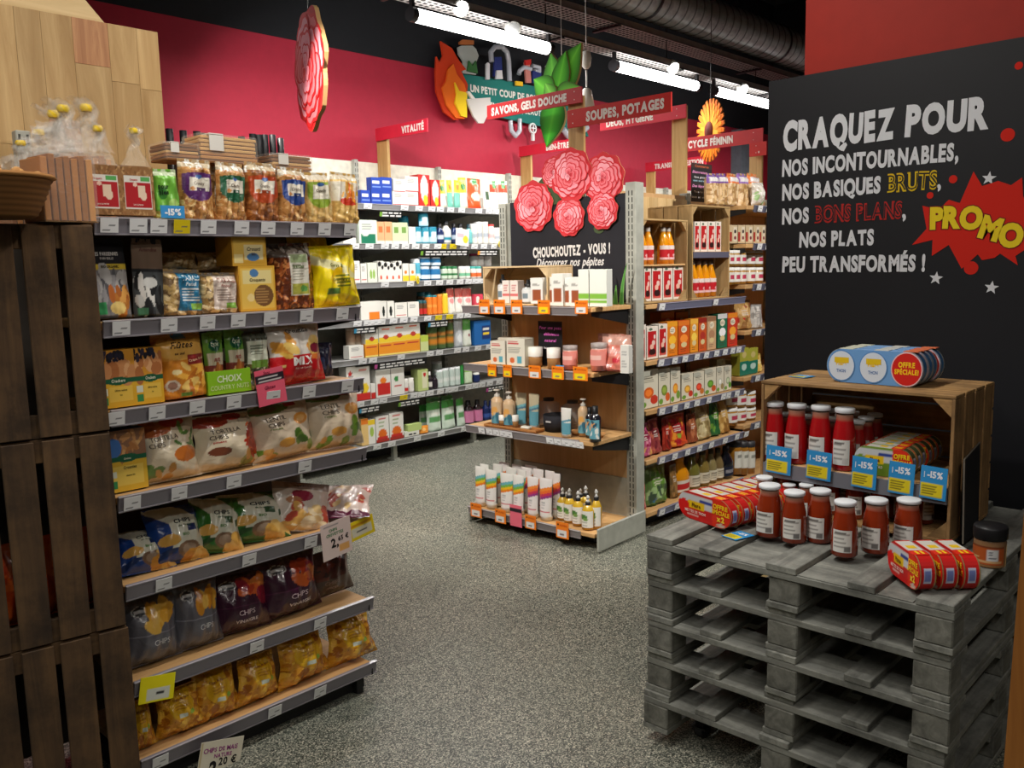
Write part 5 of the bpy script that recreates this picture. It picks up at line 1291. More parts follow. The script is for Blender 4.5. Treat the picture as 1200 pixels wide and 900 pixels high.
on_end(whitejar, 622, 636, 326, y1_ - .03, ECZ[0] + .013, 'white cosmetic carton before the crate', ED[0])
for x0, x1, yt_, dy in ((641, 648, 325, .05), (647, 660, 321, .03), (660, 668, 326, .05), (668, 680, 325, .02)):
    on_end(whitejar, x0, x1, yt_, ECY + .04 + dy, ECZ[0], 'white carton with brown window', ED[0])
for x0, x1 in ((678, 690), (691, 701), (701, 711)):
    on_end(greentube, x0, x1, 316, ECY + .06, ECZ[0], 'tall white and green cosmetic carton', ED[0])
# second shelf
z2_ = ECZ[1]
teabox = plain(.07, .05, .12, (226, 222, 206), [('l', 4, .1, .78, .9, .92, 2, (200, 90, 90)), ('l', 5, .1, .45, .8, .7, 4, (150, 150, 140)), ('e', .3, .2, .14, .1, (214, 110, 60)), (.6, .1, .85, .35, (90, 170, 190))], name='remedy_carton', res=.7)
on_end(teabox, 575, 592, 400, ECY + .05, z2_, 'cream remedy carton with orange and blue print', ED[1])
on_end(teabox, 594, 615, 397, ECY + .04, z2_, 'cream remedy carton with orange and blue print', ED[1])
for x0, x1 in ((576, 590), (596, 612)): on_end(teabox, x0 + 8, x1 + 6, 396, ECY + .16, z2_, 'cream remedy carton in the second row', ED[1])
woodcap = bottle(.024, .07, [(0, 0, (150, 106, 60)), (1, 0, (160, 116, 70)), (1, .5, (176, 130, 80)), (.95, .52, (176, 130, 80))], None, [(1.05, .5, (236, 234, 226)), (1.05, .98, (240, 238, 230)), (0, 1, (240, 238, 230))], name='ointment_jar', cat='jar', n=14)
on_end(woodcap, 616, 629, 407, ECY + .06, z2_, 'amber ointment jar with white lid', ED[1]); on_end(woodcap, 638, 650, 408, ECY + .03, z2_, 'amber ointment jar with white lid', ED[1])
sl = card(.1, .2, Art((26, 26, 30)).rect(0, 0, 1, .02, (60, 50, 40)).rect(0, .98, 1, 1, (60, 50, 40)).rect(0, 0, .03, 1, (60, 50, 40)).rect(.97, 0, 1, 1, (60, 50, 40)), [('Pour une peau', .5, .82, .07, (226, 110, 200), dict(shear=.2)), ('délicieuse', .55, .68, .07, (226, 110, 200), dict(shear=.2)), ('naturel', .5, .54, .07, (226, 110, 200), dict(shear=.2)), ('Je fais moi même', .5, .38, .05, (220, 220, 220), dict(shear=.2))], name='chalk_sign')
x0_, x1_ = ec_x(631, ECY + .16, 1.2), ec_x(659, ECY + .16, 1.2)
put(sl, ec((x0_ + x1_) / 2, ECY + .16, z2_), EC_ROT, ((x1_ - x0_) / .1, 1, (ec_z(376, x0_, ECY + .16) - z2_) / .2), 'small black chalk sign with pink handwriting', ED[1])
pinkjar = bottle(.032, .1, [(0, 0, (190, 90, 80)), (1, .02, (206, 110, 100)), (1, .74, (214, 130, 116)), (.9, .8, (206, 190, 180))], (.2, .7, 1.02, Art((222, 140, 130)).rect(.2, .4, .8, .7, (236, 190, 180)), 3.0), [(.95, .8, (130, 120, 116)), (.97, .97, (150, 140, 136)), (0, 1, (160, 150, 146))], name='bath_salt_jar', cat='jar', n=16)
on_end(pinkjar, 656, 670, 405, ECY + .03, z2_, 'pink bath salt jar', ED[1]); on_end(pinkjar, 688, 704, 402, ECY + .05, z2_, 'pink bath salt jar', ED[1])
saltbag = bag(.16, .08, .13, Art((206, 120, 104)).rect(0, .72, 1, 1, (196, 150, 136)).rect(.1, .42, .8, .62, (226, 150, 140)).ell(.6, .3, .13, .08, (190, 40, 60)).lines(4, .1, .08, .6, .2, 3, (236, 200, 196)), [('Bain Rose', .5, .5, .12, (236, 206, 200), dict(shear=.2))], 'pouch', FILM, (196, 120, 104), name='bath_salt_bag', seed=4, res=.5)
on_end(saltbag, 699, 734, 393, ECY + .1, z2_, 'pink bath salt bag', ED[1]); on_end(saltbag, 694, 726, 392, ECY + .18, z2_, 'pink bath salt bag', ED[1])
pp = plain(.05, .03, .1, (222, 222, 216), [('l', 2, .2, .2, .8, .8, 6, (170, 170, 168))], name='leaflet_stack', cat='leaflet')
on_end(pp, 727, 737, 405, ECY + .07, z2_, 'white leaflet stack at the shelf end', ED[1])
bt = card(.05, .03, Art((60, 160, 220)), [('-10%', .5, .3, .4, (240, 240, 246), {})]); x0_ = ec_x(656, ECY + .01, z2_); put(bt, ec(x0_, ECY + .01, z2_), EC_ROT, (1.2, 1, 1), 'little blue discount card before the pink jar', ED[1])
# third shelf
z3_ = ECZ[2]
BLb = (100, 160, 176)
pump = bottle(.024, .17, [(0, 0, (206, 170, 130)), (1, .0, (210, 176, 136)), (1, .72, (214, 182, 144)), (.45, .8, (214, 182, 144))], (.08, .66, 1.02, Art((214, 186, 150)).rect(0, .0, 1, .42, BLb).blobs(2, 6, (.2, .05, .8, .8), [(60, 110, 130), (226, 226, 210), (230, 170, 90)], .14), 2.8), [(.45, .78, (200, 196, 186)), (.5, .86, (200, 196, 186)), (.2, .88, (190, 186, 176)), (.2, .95, (190, 186, 176)), (.6, .96, (206, 200, 190)), (.5, 1, (206, 200, 190)), (0, 1, (206, 200, 190))], name='pump_bottle', n=14)
def ctube(top, low, cols, h=.15, name='cream_tube', pic=1):
    a = Art(top).rect(0, 0, 1, .44, low)
    for i, c in enumerate(cols): a.slant(.12, .40 + .07 * i, .48 + .07 * i, c)
    if pic: a.rect(0, .0, 1, .06, (236, 236, 232)); a.rect(.05, .12, .95, .14, (206, 60, 80)); a.lines(3, .3, .2, .7, .4, 3, (190, 190, 190))
    w = .045; m = MB()
    def f(sg):
        def g(U, V): u = U * 2 - 1; th = .5 * .034 * (1 - V) ** .6 + .001; return (u * w / 2 * (.86 + .14 * V), sg * th * np.sqrt(np.clip(1 - u * u * .96, 0, 1)), (.1 + .9 * V) * h)
        return g
    m.grid(f(-1), 22, 40, a); m.grid(lambda U, V: f(1)(1 - U, V), 10, 8, None, top)
    c = MB(); c.lathe([(.0, 0, (236, 236, 232)), (.017, 0, (236, 236, 232)), (.018, h * .11, (230, 230, 226))], 14)
    return Kind(name, 'tube', w, .034, h, [(name, m.mesh(name, GLAZE), None, None), ('cap', c.mesh('cap', PAPER), 0, None)])
tb = ctube((200, 190, 160), BLb, [(90, 130, 150), (120, 180, 190)], pic=0)
on_end(pump, 573, 584, 457, ECY + .05, z3_, 'tan and blue pump bottle', ED[2]); on_end(pump, 587, 598, 460, ECY + .05, z3_, 'tan and blue pump bottle', ED[2])
on_end(tb, 601, 614, 461, ECY + .12, z3_, 'tan and blue cream tube', ED[2]); on_end(tb, 617, 629, 462, ECY + .12, z3_, 'tan and blue cream tube', ED[2])
on_end(woodcap, 583, 589, 487, ECY + .04, z3_ + .012, 'tiny white lidded jar', ED[2]); on_end(woodcap, 599, 604, 487, ECY + .04, z3_ + .012, 'tiny white lidded jar', ED[2])
tx0, tx1 = ec_x(568, ECY + .03, z3_), ec_x(629, ECY + .03, z3_)
e = empty('wooden_tray', ec((tx0 + tx1) / 2, ECY + .02, z3_ + .001), 'long shallow wooden tray on the third display shelf', 'tray', rot=(0, 0, EC_ROT)); tw = (tx1 - tx0)
m = MB(); m.box(-tw / 2, 0, 0, tw / 2, .09, .006, (170, 116, 66), ch=.002); obj('base', m.mesh('base', MATTE), e)
m = MB(); m.box(-tw / 2, 0, .0062, tw / 2, .006, .016, (186, 130, 76), ch=.001); m.box(-tw / 2, .084, .0062, tw / 2, .09, .016, (186, 130, 76), ch=.001); m.box(-tw / 2, .0062, .0062, -tw / 2 + .006, .0838, .016, (186, 130, 76)); m.box(tw / 2 - .006, .0062, .0062, tw / 2, .0838, .016, (186, 130, 76)); obj('rim', m.mesh('rim', MATTE), e)
soap = MB(); soap.box(-.035, 0, 0, .035, .045, .02, (226, 222, 206), ch=.008); sk = C(Kind('soap_bar', 'soap', .07, .045, .02, [('soap_bar', soap.mesh('soap_bar', PAPER), None, None)]))
put(sk, ec(ec_x(614, ECY + .04, z3_), ECY + .04, z3_ + .0085), EC_ROT, (1, 1, 1), 'white soap bar on the long wooden tray', ED[2])
bkx0, bkx1 = ec_x(630, ECY + .1, z3_ + .06), ec_x(656, ECY + .1, z3_ + .06); rb = (bkx1 - bkx0) / 2
e = empty('dark_basket', ec((bkx0 + bkx1) / 2, ECY + .1 + rb, z3_), 'round charcoal fabric basket on the third display shelf', 'basket')
m = MB(); m.lathe([(0, .002, (30, 30, 34)), (rb * .92, 0, (34, 34, 38)), (rb, .06, (44, 44, 50)), (rb * 1.02, .1, (40, 40, 46)), (rb * .94, .1, (36, 36, 40)), (rb * .9, .02, (24, 24, 26)), (0, .01, (20, 20, 22))], 24); obj('body', m.mesh('body', MATTE), e)
m = MB(); m.box(-.02, -rb * 1.03 - .002, .06, .02, -rb * 1.0, .07, (200, 200, 200)); o = obj('tag', m.mesh('tag', PAPER), e); o.rotation_euler = (0, 0, EC_ROT)
glass = bottle(rb * .8, .16, [(0, .0, (210, 215, 215)), (1, 0, (210, 215, 215)), (1, .8, (210, 215, 215)), (.5, .9, (210, 215, 215))], None, [(.5, .9, (60, 56, 50)), (.5, 1, (60, 56, 50)), (0, 1, (60, 56, 50))], name='glass_jar', cat='jar', mat=CLEARPL)
for px in (628 + 14, 628 + 42):
    xx = ec_x(px, ECY + .3, z3_ + .1); put(glass, ec(xx, ECY + .31, z3_ + .001), 0, (1, 1, 1.1), 'large clear glass jar behind the front row', ED[2])
on_end(ctube((226, 226, 220), BLb, [(90, 150, 170)], pic=0), 655, 667, 479, ECY + .02, z3_, 'white and blue cream tube standing in front', ED[2])
on_end(pump, 675, 685, 468, ECY + .1, z3_, 'tan pump bottle', ED[2])
bb = bottle(.026, .15, [(0, 0, (20, 22, 30)), (1, 0, (20, 22, 30)), (1, .68, (24, 26, 34)), (.5, .78, (24, 26, 34))], (.08, .62, 1.02, Art(BLb).blobs(2, 8, (.1, .05, .9, .9), [(226, 226, 220), (40, 80, 100), (230, 160, 90)], .13), 2.8), [(.52, .78, (18, 18, 20)), (.52, 1, (22, 22, 24)), (0, 1, (22, 22, 24))], name='shampoo_bottle', n=14)
on_end(bb, 688, 699, 477, ECY + .0, z3_, 'dark shampoo bottle with blue label', ED[2]); on_end(bb, 684, 692, 478, ECY + .09, z3_, 'dark shampoo bottle with blue label', ED[2])
for px, r_ in ((676, .05), (700, .045)):
    m = MB(); m.lathe([(0, .002, (170, 120, 70)), (r_ * .7, 0, (176, 126, 76)), (r_, .022, (196, 146, 92)), (r_ * .94, .022, (186, 136, 84)), (r_ * .6, .008, (150, 104, 60)), (0, .007, (150, 104, 60))], 20)
    put(Kind('wooden_dish', 'dish', .1, .1, .02, [('wooden_dish', m.mesh('wooden_dish', MATTE), None, None)]), ec(ec_x(px, ECY + .14, z3_), ECY + .15, z3_ + .001), 0, (1, 1, 1), 'small round wooden dish', ED[2])
# base shelf
z4_ = ECZ[3]
gt = ctube((236, 236, 230), (236, 234, 230), [(236, 130, 40), (240, 190, 40), (120, 180, 80), (110, 180, 190)]); ot_ = ctube((236, 232, 230), (238, 234, 232), [(150, 60, 130), (206, 60, 90), (236, 110, 50), (240, 140, 60)])
for x0, x1, yt_ in ((554, 566, 548), (566, 579, 552), (583, 598, 556), (598, 611, 558)): on_end(gt, x0, x1, yt_, ECY + .03, z4_, 'white cream tube with green and yellow band', ED[3])
for x0, x1, yt_ in ((575, 586, 545), (560, 570, 545), (590, 602, 549), (604, 614, 552)): on_end(gt, x0, x1, yt_, ECY + .1, z4_, 'white and green cream tube in second row', 'base display shelf')
for x0, x1, yt_ in ((615, 628, 560), (629, 644, 562)): on_end(ot_, x0, x1, yt_, ECY + .03, z4_, 'white cream tube with orange and purple band', ED[3])
for x0, x1, yt_ in ((608, 620, 549), (622, 634, 551), (636, 647, 553), (644, 654, 556)): on_end(ot_, x0, x1, yt_, ECY + .11, z4_, 'white and orange cream tube in second row', 'base display shelf')
for x0, x1, yt_ in ((582, 594, 543), (597, 609, 546), (612, 626, 547)): on_end(ot_, x0, x1, yt_, ECY + .18, z4_, 'white and orange cream tube in third row', 'base display shelf')
oil = bottle(.024, .14, [(0, 0, (150, 110, 20)), (1, .0, (186, 140, 30)), (1, .56, (206, 166, 40)), (.6, .68, (206, 170, 60)), (.42, .72, (190, 150, 40))], (.07, .56, 1.03, Art((232, 232, 224)).ell(.4, .62, .26, .17, (80, 130, 60)).ell(.55, .5, .16, .1, (120, 160, 80)).lines(3, .3, .1, .8, .34, 3, (170, 170, 160)), 3.0), [(.46, .7, (24, 24, 26)), (.46, .8, (24, 24, 26)), (.2, .84, (200, 200, 196)), (.2, .9, (230, 230, 230)), (.36, .92, (220, 220, 216)), (.1, 1.0, (220, 220, 216))], name='oil_spray_bottle', n=14)
for x0, x1, yt_, dy in ((655, 666, 578, .13), (650, 661, 573, .07), (658, 669, 574, .05), (668, 679, 577, .03), (679, 691, 582, .0), (690, 700, 575, .05), (677, 688, 571, .11), (672, 682, 574, .17)):
    on_end(oil, x0, x1, yt_, ECY + .03 + dy, z4_, 'golden oil spray bottle with green leaf label', ED[3])
# orange hanging tags
otag = lambda y: card(.06, .075, Art((240, 130, 30)).rect(.1, .06, .8, .5, (238, 212, 30) if y else (226, 226, 224)).rect(.3, .2, .65, .28, (120, 110, 110)).rect(.08, .74, .26, .86, (60, 30, 10)), [('NOUVEAU', .6, .74, .12, (190, 70, 10), dict(maxu=.6))])
ow, oy = otag(False), otag(True); 
def etag(k, x0, x1, y0, y1, sh, desc):
    a_, b_ = ec_x(x0, ECY - .016, 1.0), ec_x(x1, ECY - .016, 1.0)
    xm = (a_ + b_) / 2; zt_, zb_ = ec_z(y0, xm, ECY - .018), ec_z(y1, xm, ECY - .018)
    put(k, ec(xm, ECY - .018, zb_), EC_ROT, ((b_ - a_) / k.w, 1, (zt_ - zb_) / k.h), desc, ED[sh])
for x0, x1, yl in ((564, 576, 0), (581, 594, 0), (601, 614, 0), (632, 646, 1), (675, 690, 0)): etag(oy if yl else ow, x0, x1, 351 + (x0 - 564) * .01, 368, 0, 'orange shelf tag with ' + ('yellow' if yl else 'white') + ' price')
for x0, x1, yl in ((572, 582, 1), (590, 600, 1), (620, 634, 0), (647, 661, 1), (672, 689, 1)): etag(oy if yl else ow, x0, x1, 427 + (x0 - 572) * .03, 441 + (x0 - 572) * .05, 1, 'orange shelf tag with ' + ('yellow' if yl else 'white') + ' price')
for x0, x1, y0, y1 in ((547, 560, 590, 606), (576, 589, 597, 613), (612, 625, 604, 620), (649, 664, 612, 631)): etag(ow, x0, x1, y0, y1, 3, 'orange shelf tag with white price')
etag(card(.06, .09, Art((236, 110, 130)).rect(0, .68, 1, .84, (40, 34, 40)), []), 594, 608, 592, 617, 3, 'pink handwritten shelf tag with black stripe')

# ================================================================== soup gondola products
SS = ['top soup shelf', 'second soup shelf', 'third soup shelf', 'fourth soup shelf', 'lowest soup shelf']
SY = SGY + .02
za = SGZ[0]
# two crates on the top shelf
def front_crate(x0, x1, yt_, Y, D, desc, zsh):
    a_, b_ = X_at(x0, Y, za + .2), X_at(x1, Y, za + .2); H = Z_at(yt_, (a_ + b_) / 2, Y) - za
    e = crate(((a_ + b_) / 2, Y, za + .001), 0, b_ - a_, H, D, desc, None, slats=3, sideslats=3, mats=(wood('aged_crate', (150, 120, 76), (196, 164, 112), 'X', .75, .9, .3, .12), wood('aged_crate_a', (150, 120, 76), (196, 164, 112), 'Y', .75, .9, .3, .12), wood('aged_crate_u', (150, 120, 76), (196, 164, 112), 'Z', .75, .9, .3, .12)))
    m = MB(); m.box(-(b_ - a_) / 2 + .014, .01, zsh - za, (b_ - a_) / 2 - .014, D - .01, zsh - za + .012, ch=.002); obj('inner_shelf', m.mesh('inner_shelf', SHW), e)
    return a_, b_, e
zshA = Z_at(312, X_at(776, SY, 1.6), SY); zshB = Z_at(297, X_at(832, SY, 1.6), SY)
aA, bA, eA = front_crate(751, 806, 257, SY, .3, 'aged wooden crate with orange juice bottles on the top soup shelf', zshA)
aB, bB, eB = front_crate(811, 855, 241, SY + .0, .34, 'taller aged wooden crate beside the juice crate on the top soup shelf', zshB)
m = MB(); m.box(-(bB - aB) / 2 + .014, -.003, zshB - za - .03, (bB - aB) / 2 - .014, .009, zshB - za + .01, (96, 98, 116)); obj('price_rail', m.mesh('price_rail', RAIL), eB)
juice = bottle(.035, .2, [(0, 0, (220, 130, 10)), (1, 0, (230, 140, 14)), (1, .52, (236, 150, 16)), (.55, .78, (236, 156, 20)), (.4, .86, (226, 150, 30)), (.4, .9, (200, 160, 60))], (.12, .5, 1.02, Art((196, 30, 40)).rect(0, .74, 1, 1, (236, 220, 214)).rect(0, 0, 1, .14, (236, 190, 190)).ell(.6, .3, .16, .12, (240, 180, 180)), 3.0), [(.45, .88, (200, 196, 190)), (.45, 1, (120, 110, 100)), (0, 1, (120, 110, 100))], name='juice_bottle', n=14)
gaz = lambda s_: plain(.09, .07, .2, (236, 226, 214), [(.1, .06, .86, .86, (190, 30, 34)), ('e', .5, .22, .3, .1, (50, 26, 24)), ('e', .6, .5, .16, .08, (236, 200, 190)), ('e', .45, .38, .18, .08, (240, 190, 170)), ('e', .7, .68, .1, .07, (240, 220, 214)), ('e', .35, .92, .16, .04, (90, 110, 90)), (.1, .06, .86, .12, (206, 90, 80))], name='soup_carton', side=(240, 236, 226), res=.8)
gz = gaz(1)
for x0, x1 in ((753, 761), (761, 769), (779, 787), (785, 793)): on_x(juice, x0, x1, 266, SY + .04, zshA + .012, 'orange juice bottle with red label', 'first crate')
for x0, x1, yt_ in ((755, 763, 313), (764, 776, 312), (777, 788, 312), (789, 801, 311)): on_x(gz, x0, x1, yt_, SY + .03, za + .013, 'red and white soup carton', 'lower half of the first crate')
for x0, x1 in ((814, 820), (821, 829), (830, 838), (839, 845)): on_x(gz, x0, x1, 260, SY + .03, zshB + .012, 'red and white soup carton', 'upper half of the taller crate')
for x0, x1 in ((814, 821), (821, 828), (828, 835), (835, 842)): on_x(juice, x0, x1, 305, SY + .03, za + .013, 'orange juice bottle with red label', 'taller crate')
# cartons, second shelf
def soupc(base, acc, s_, top=(236, 226, 200), nm='soup_carton'):
    return plain(.09, .06, .2, base, [(0, .86, 1, 1, acc), ('e', .5, .74, .26, .1, top), ('e', .5, .46, .34, .13, tuple(min(255, int(c * 1.15) + 10) for c in acc)), ('e', .5, .28, .26, .08, (226, 206, 150)), ('l', s_, .2, .06, .8, .18, 2, (90, 60, 40)), ('l', s_ + 1, .3, .7, .7, .78, 2, (100, 80, 60))], name=nm, res=.8)
row = [(748, 757, 381, gz, 'red and white'), (758, 771, 383, gz, 'red and white'), (772, 782, 380, gz, 'red and white')]
for x0, x1, yt_, k_, nm in row: on_x(k_, x0, x1, yt_, SY + .02, SGZ[1], nm + ' soup carton', SS[1])
for x0, x1, yt_, b_, a_, nm in ((782, 794, 377, (226, 130, 30), (236, 160, 40), 'orange'), (795, 808, 376, (206, 86, 26), (226, 120, 40), 'dark orange'), (809, 818, 374, (230, 150, 40), (240, 180, 70), 'light orange'), (819, 828, 373, (206, 90, 40), (150, 40, 30), 'orange and maroon'), (829, 839, 371, (206, 170, 130), (150, 110, 80), 'beige'), (841, 852, 368, (30, 110, 80), (220, 220, 220), 'green and white'), (853, 864, 367, (206, 60, 40), (236, 140, 40), 'red and orange')):
    on_x(soupc(b_, a_, x0), x0, x1, yt_, SY + .02, SGZ[1], nm + ' soup carton', SS[1])
for x0, x1 in ((775, 790), (792, 806)): on_x(soupc((200, 110, 30), (206, 150, 60), 3), x0, x1, 366, SY + .16, SGZ[1], 'orange soup carton in second row', SS[1])
WV = (222, 216, 196)
def veg(c1, c2, s_): return plain(.11, .06, .2, WV, [('e', .3, .9, .4, .1, (190, 190, 176)), ('e', .5, .4, .27, .15, c1), ('e', .5, .4, .17, .09, tuple(min(255, int(c * 1.2) + 16) for c in c1)), ('e', .8, .2, .2, .12, c2), ('e', .2, .1, .18, .08, (110, 160, 60)), ('l', s_, .15, .66, .85, .86, 4, (120, 116, 100))], name='soup_carton', res=.8)
for x0, x1, yt_, c1, c2, nm in ((749, 771, 434, (222, 100, 30), (206, 60, 40), 'pumpkin'), (772, 785, 432, (120, 140, 50), (220, 100, 40), 'green vegetable'), (786, 797, 431, (226, 140, 40), (120, 160, 60), 'orange vegetable'), (799, 812, 438, (206, 150, 50), (206, 60, 40), 'yellow pepper'), (813, 825, 436, (206, 60, 36), (206, 120, 50), 'tomato'), (826, 839, 432, (90, 140, 40), (206, 90, 40), 'green bean'), (840, 848, 430, (206, 206, 190), (160, 140, 90), 'pale'), (849, 857, 429, (160, 170, 140), (90, 150, 40), 'grey green')):
    on_x(veg(c1, c2, x0), x0, x1, yt_, SY + .03, SGZ[2], 'cream soup carton with ' + nm + ' picture', SS[2])
for x0, x1 in ((765, 783), (840, 850), (856, 863)): on_x(veg((190, 120, 50), (150, 60, 40), 3), x0, x1, 421, SY + .16, SGZ[2], 'cream soup carton in second row', SS[2])
def pouchk(base, acc, s_, clear=False, name='grain_pouch'):
    return bag(.14, .08, .2, Art(base).blobs(s_, 20, (.05, .05, .95, .9), acc, .13).rect(.25, .45, .75, .7, acc[0]).lines(s_, .3, .48, .7, .66, 3, (230, 220, 210)).rect(0, .9, 1, 1, tuple(int(c * .8) for c in base)), [], 'pouch', CLEARPACK if clear else FILM, base, name=name, seed=s_ % 30, res=.5)
for x0, x1, yt_, b_, ac, nm in ((751, 769, 498, (196, 90, 130), [(150, 30, 70), (226, 170, 100), (230, 150, 170)], 'pink'), (766, 780, 492, (160, 70, 70), [(120, 40, 50), (200, 110, 90)], 'maroon'), (781, 790, 490, (150, 40, 30), [(190, 70, 50), (110, 30, 26)], 'dark red'), (789, 810, 487, (214, 80, 40), [(170, 30, 40), (236, 150, 50), (150, 180, 60)], 'orange red'), (811, 821, 486, (150, 80, 50), [(190, 120, 80), (110, 50, 36)], 'brown'), (820, 840, 472, (170, 150, 100), [(200, 180, 130), (140, 120, 76), (220, 206, 160)], 'beige clear'), (838, 847, 470, (50, 110, 60), [(120, 170, 70), (30, 70, 40)], 'green'), (847, 859, 468, (196, 150, 80), [(220, 180, 110), (150, 106, 50)], 'golden')):
    on_x(pouchk(b_, ac, x0, 'clear' in nm), x0, x1, yt_, SY + .03, SGZ[3], nm + ' grain pouch', SS[3], tilt=-.06)
for x0, x1, yt_, b_, ac, nm in ((750, 760, 553, (196, 70, 70), [(226, 150, 140), (150, 40, 50)], 'pink red'), (760, 791, 545, (90, 120, 60), [(110, 160, 60), (60, 80, 60), (160, 190, 130), (50, 110, 150)], 'large green'), (790, 797, 545, (120, 90, 50), [(160, 120, 70)], 'narrow brown')):
    on_x(pouchk(b_, ac, x0), x0, x1, yt_, SY + .04, SGZ[4], nm + ' grain pouch', SS[4])
vin = lambda c, cc, lab_: bottle(.04, .25, [(0, 0, c), (1, 0, c), (1, .5, c), (.8, .62, c), (.45, .78, c), (.4, .88, c)], (.08, .38, 1.02, lab_, 3.0), [(.45, .86, cc), (.45, 1, cc), (0, 1, cc)], name='oil_bottle', n=14)
on_x(vin((230, 150, 20), (230, 150, 20), Art((190, 40, 40)).rect(0, .7, 1, 1, (226, 214, 200)).rect(0, 0, 1, .2, (226, 214, 200))), 796, 813, 535, SY + .04, SGZ[4], 'large orange juice bottle', SS[4])
lb = Art((226, 220, 200)).lines(3, .2, .2, .8, .8, 4, (140, 130, 110))
for x0, x1, yt_, c_, nm in ((813, 824, 530, (120, 116, 50), 'olive'), (825, 835, 528, (140, 120, 60), 'amber'), (835, 843, 527, (150, 136, 90), 'pale'), (843, 851, 526, (130, 110, 70), 'amber')):
    on_x(vin(c_, (60, 56, 40), lb), x0, x1, yt_, SY + .05, SGZ[4], nm + ' oil bottle', SS[4])
dk = vin((16, 20, 30), (20, 20, 24), Art((26, 34, 56)).lines(3, .2, .3, .8, .7, 3, (180, 180, 190)))
on_x(dk, 852, 863, 524, SY + .03, SGZ[4], 'black vinegar bottle', SS[4])
# second bay
S2 = ['far bay top shelf', 'far bay second shelf', 'far bay third shelf', 'far bay fourth shelf', 'far bay fifth shelf', 'far bay sixth shelf', 'far bay bottom']
jarH = bottle(.035, .1, [(0, 0, (160, 116, 40)), (1, 0, (176, 126, 44)), (1, .74, (190, 140, 60)), (.9, .8, (190, 150, 80))], (.15, .7, 1.02, Art((232, 230, 222)).rect(.3, .3, .7, .7, (190, 60, 90)), 3.2), [(1, .8, (230, 230, 226)), (1, .97, (236, 236, 232)), (0, 1, (236, 236, 232))], name='preserve_jar', cat='jar', n=14)
jarD = bottle(.035, .12, [(0, 0, (150, 96, 24)), (1, 0, (166, 110, 30)), (1, .78, (176, 120, 40)), (.9, .84, (180, 130, 60))], (.2, .7, 1.02, Art((226, 224, 214)).rect(.2, .6, .8, .8, (150, 150, 140)), 2.0), [(1, .82, (40, 40, 44)), (1, .97, (50, 50, 54)), (0, 1, (50, 50, 54))], name='preserve_jar', cat='jar', n=14)
wb = lambda s_: pouchk((206, 176, 130), [(226, 196, 150), (180, 144, 96), (236, 216, 176)], s_, True, 'nut_bag')
zz = SG2Z[0]
for i, (x0, x1, c_) in enumerate(((833, 845, (130, 90, 170)), (845, 856, (120, 80, 160)), (856, 868, (226, 120, 60)), (868, 880, (150, 110, 190)), (880, 892, (236, 130, 60)))):
    k_ = bag(.11, .08, .3, Art((200, 164, 110)).blobs(i, 60, (0, 0, 1, .66), [(224, 190, 140), (170, 130, 80), (236, 210, 170)], .11).rect(0, .68, 1, 1, c_).rect(.1, .74, .9, .88, (230, 226, 226)), [], 'block', CLEARPACK, (200, 170, 120), name='nut_bag', seed=i + 3, res=.5)
    on_x(k_, x0, x1, 203, SY + .08, zz, 'tall clear nut bag with ' + ('purple' if i in (0, 1, 3) else 'orange') + ' header', S2[0])
ff_ = bag(.12, .1, .2, Art((222, 216, 206)).blobs(3, 30, (0, 0, 1, 1), [(240, 236, 230), (200, 190, 176), (150, 190, 120)], .12), [], 'pillow', CLEARPACK, name='flake_bag', seed=8, res=.5)
on_x(ff_, 884, 896, 214, SY + .02, zz, 'white flake bag', S2[0])
sl2 = card(.2, .42, Art((30, 30, 36)).rect(0, .88, 1, 1, (60, 40, 36)), [('Commerce', .5, .9, .06, (206, 110, 70), dict(maxu=.8)), ('Bienvenue', .4, .74, .07, (226, 150, 200), dict(shear=.2)), ('Sans gluten et', .5, .62, .05, (220, 220, 226), {}), ('sans sucre', .35, .53, .05, (160, 200, 220), {}), ('Des légumes &', .5, .38, .07, (226, 150, 200), dict(shear=.2)), ('Tous les fruits', .5, .24, .05, (220, 220, 226), {}), ('secs en vrac', .4, .1, .06, (220, 220, 226), {})], name='chalk_sign')
fix_card(sl2, 810, 834, 192, 237, SY + .3, 'tall black chalk sign with pink handwriting behind the soup crates', None)
kk_ = plain(.1, .08, .14, (206, 186, 150), [(.5, .1, .95, .9, (226, 214, 190)), ('e', .72, .65, .16, .1, (50, 40, 40)), ('e', .72, .3, .16, .1, (120, 40, 50)), (0, .1, .3, .6, (170, 50, 40))], name='tea_carton', res=.6)
for x0, x1, in ((855, 864), (865, 873), (874, 882), (883, 890), (890, 897)): on_x(kk_, x0, x1, 264, SY + .05, SG2Z[1], 'beige tea carton with dark dots', S2[1])
for x0, x1 in ((856, 863), (863, 870), (870, 877), (880, 888), (889, 897)):
    on_x(jarH, x0, x1, 313, SY + .04, SG2Z[2], 'white lidded preserve jar', S2[2])
    on_x(jarH, x0, x1, 293, SY + .04, SG2Z[2] + (Z_at(313, X_at(x0, SY, 1.7), SY + .04) - SG2Z[2]) + .003, 'white lidded preserve jar, upper tier', S2[2])
on_x(pouchk((190, 150, 90), [(220, 180, 120), (150, 106, 60), (190, 50, 40)], 6, True), 868, 885, 352, SY + .04, SG2Z[3], 'clear pasta bag with red header', S2[3])
on_x(pouchk((190, 186, 180), [(150, 146, 140), (220, 216, 210)], 7), 885, 897, 357, SY + .02, SG2Z[3], 'grey paper pouch', S2[3])
yg = plain(.1, .06, .17, (170, 170, 60), [(0, 0, 1, .5, (20, 120, 100)), ('e', .5, .3, .3, .12, (190, 220, 210)), ('e', .5, .75, .25, .12, (206, 190, 120))], name='tea_carton', res=.6)
for x0, x1 in ((867, 877), (877, 888)): on_x(yg, x0, x1, 408, SY + .04, SG2Z[4], 'olive and teal carton', S2[4])
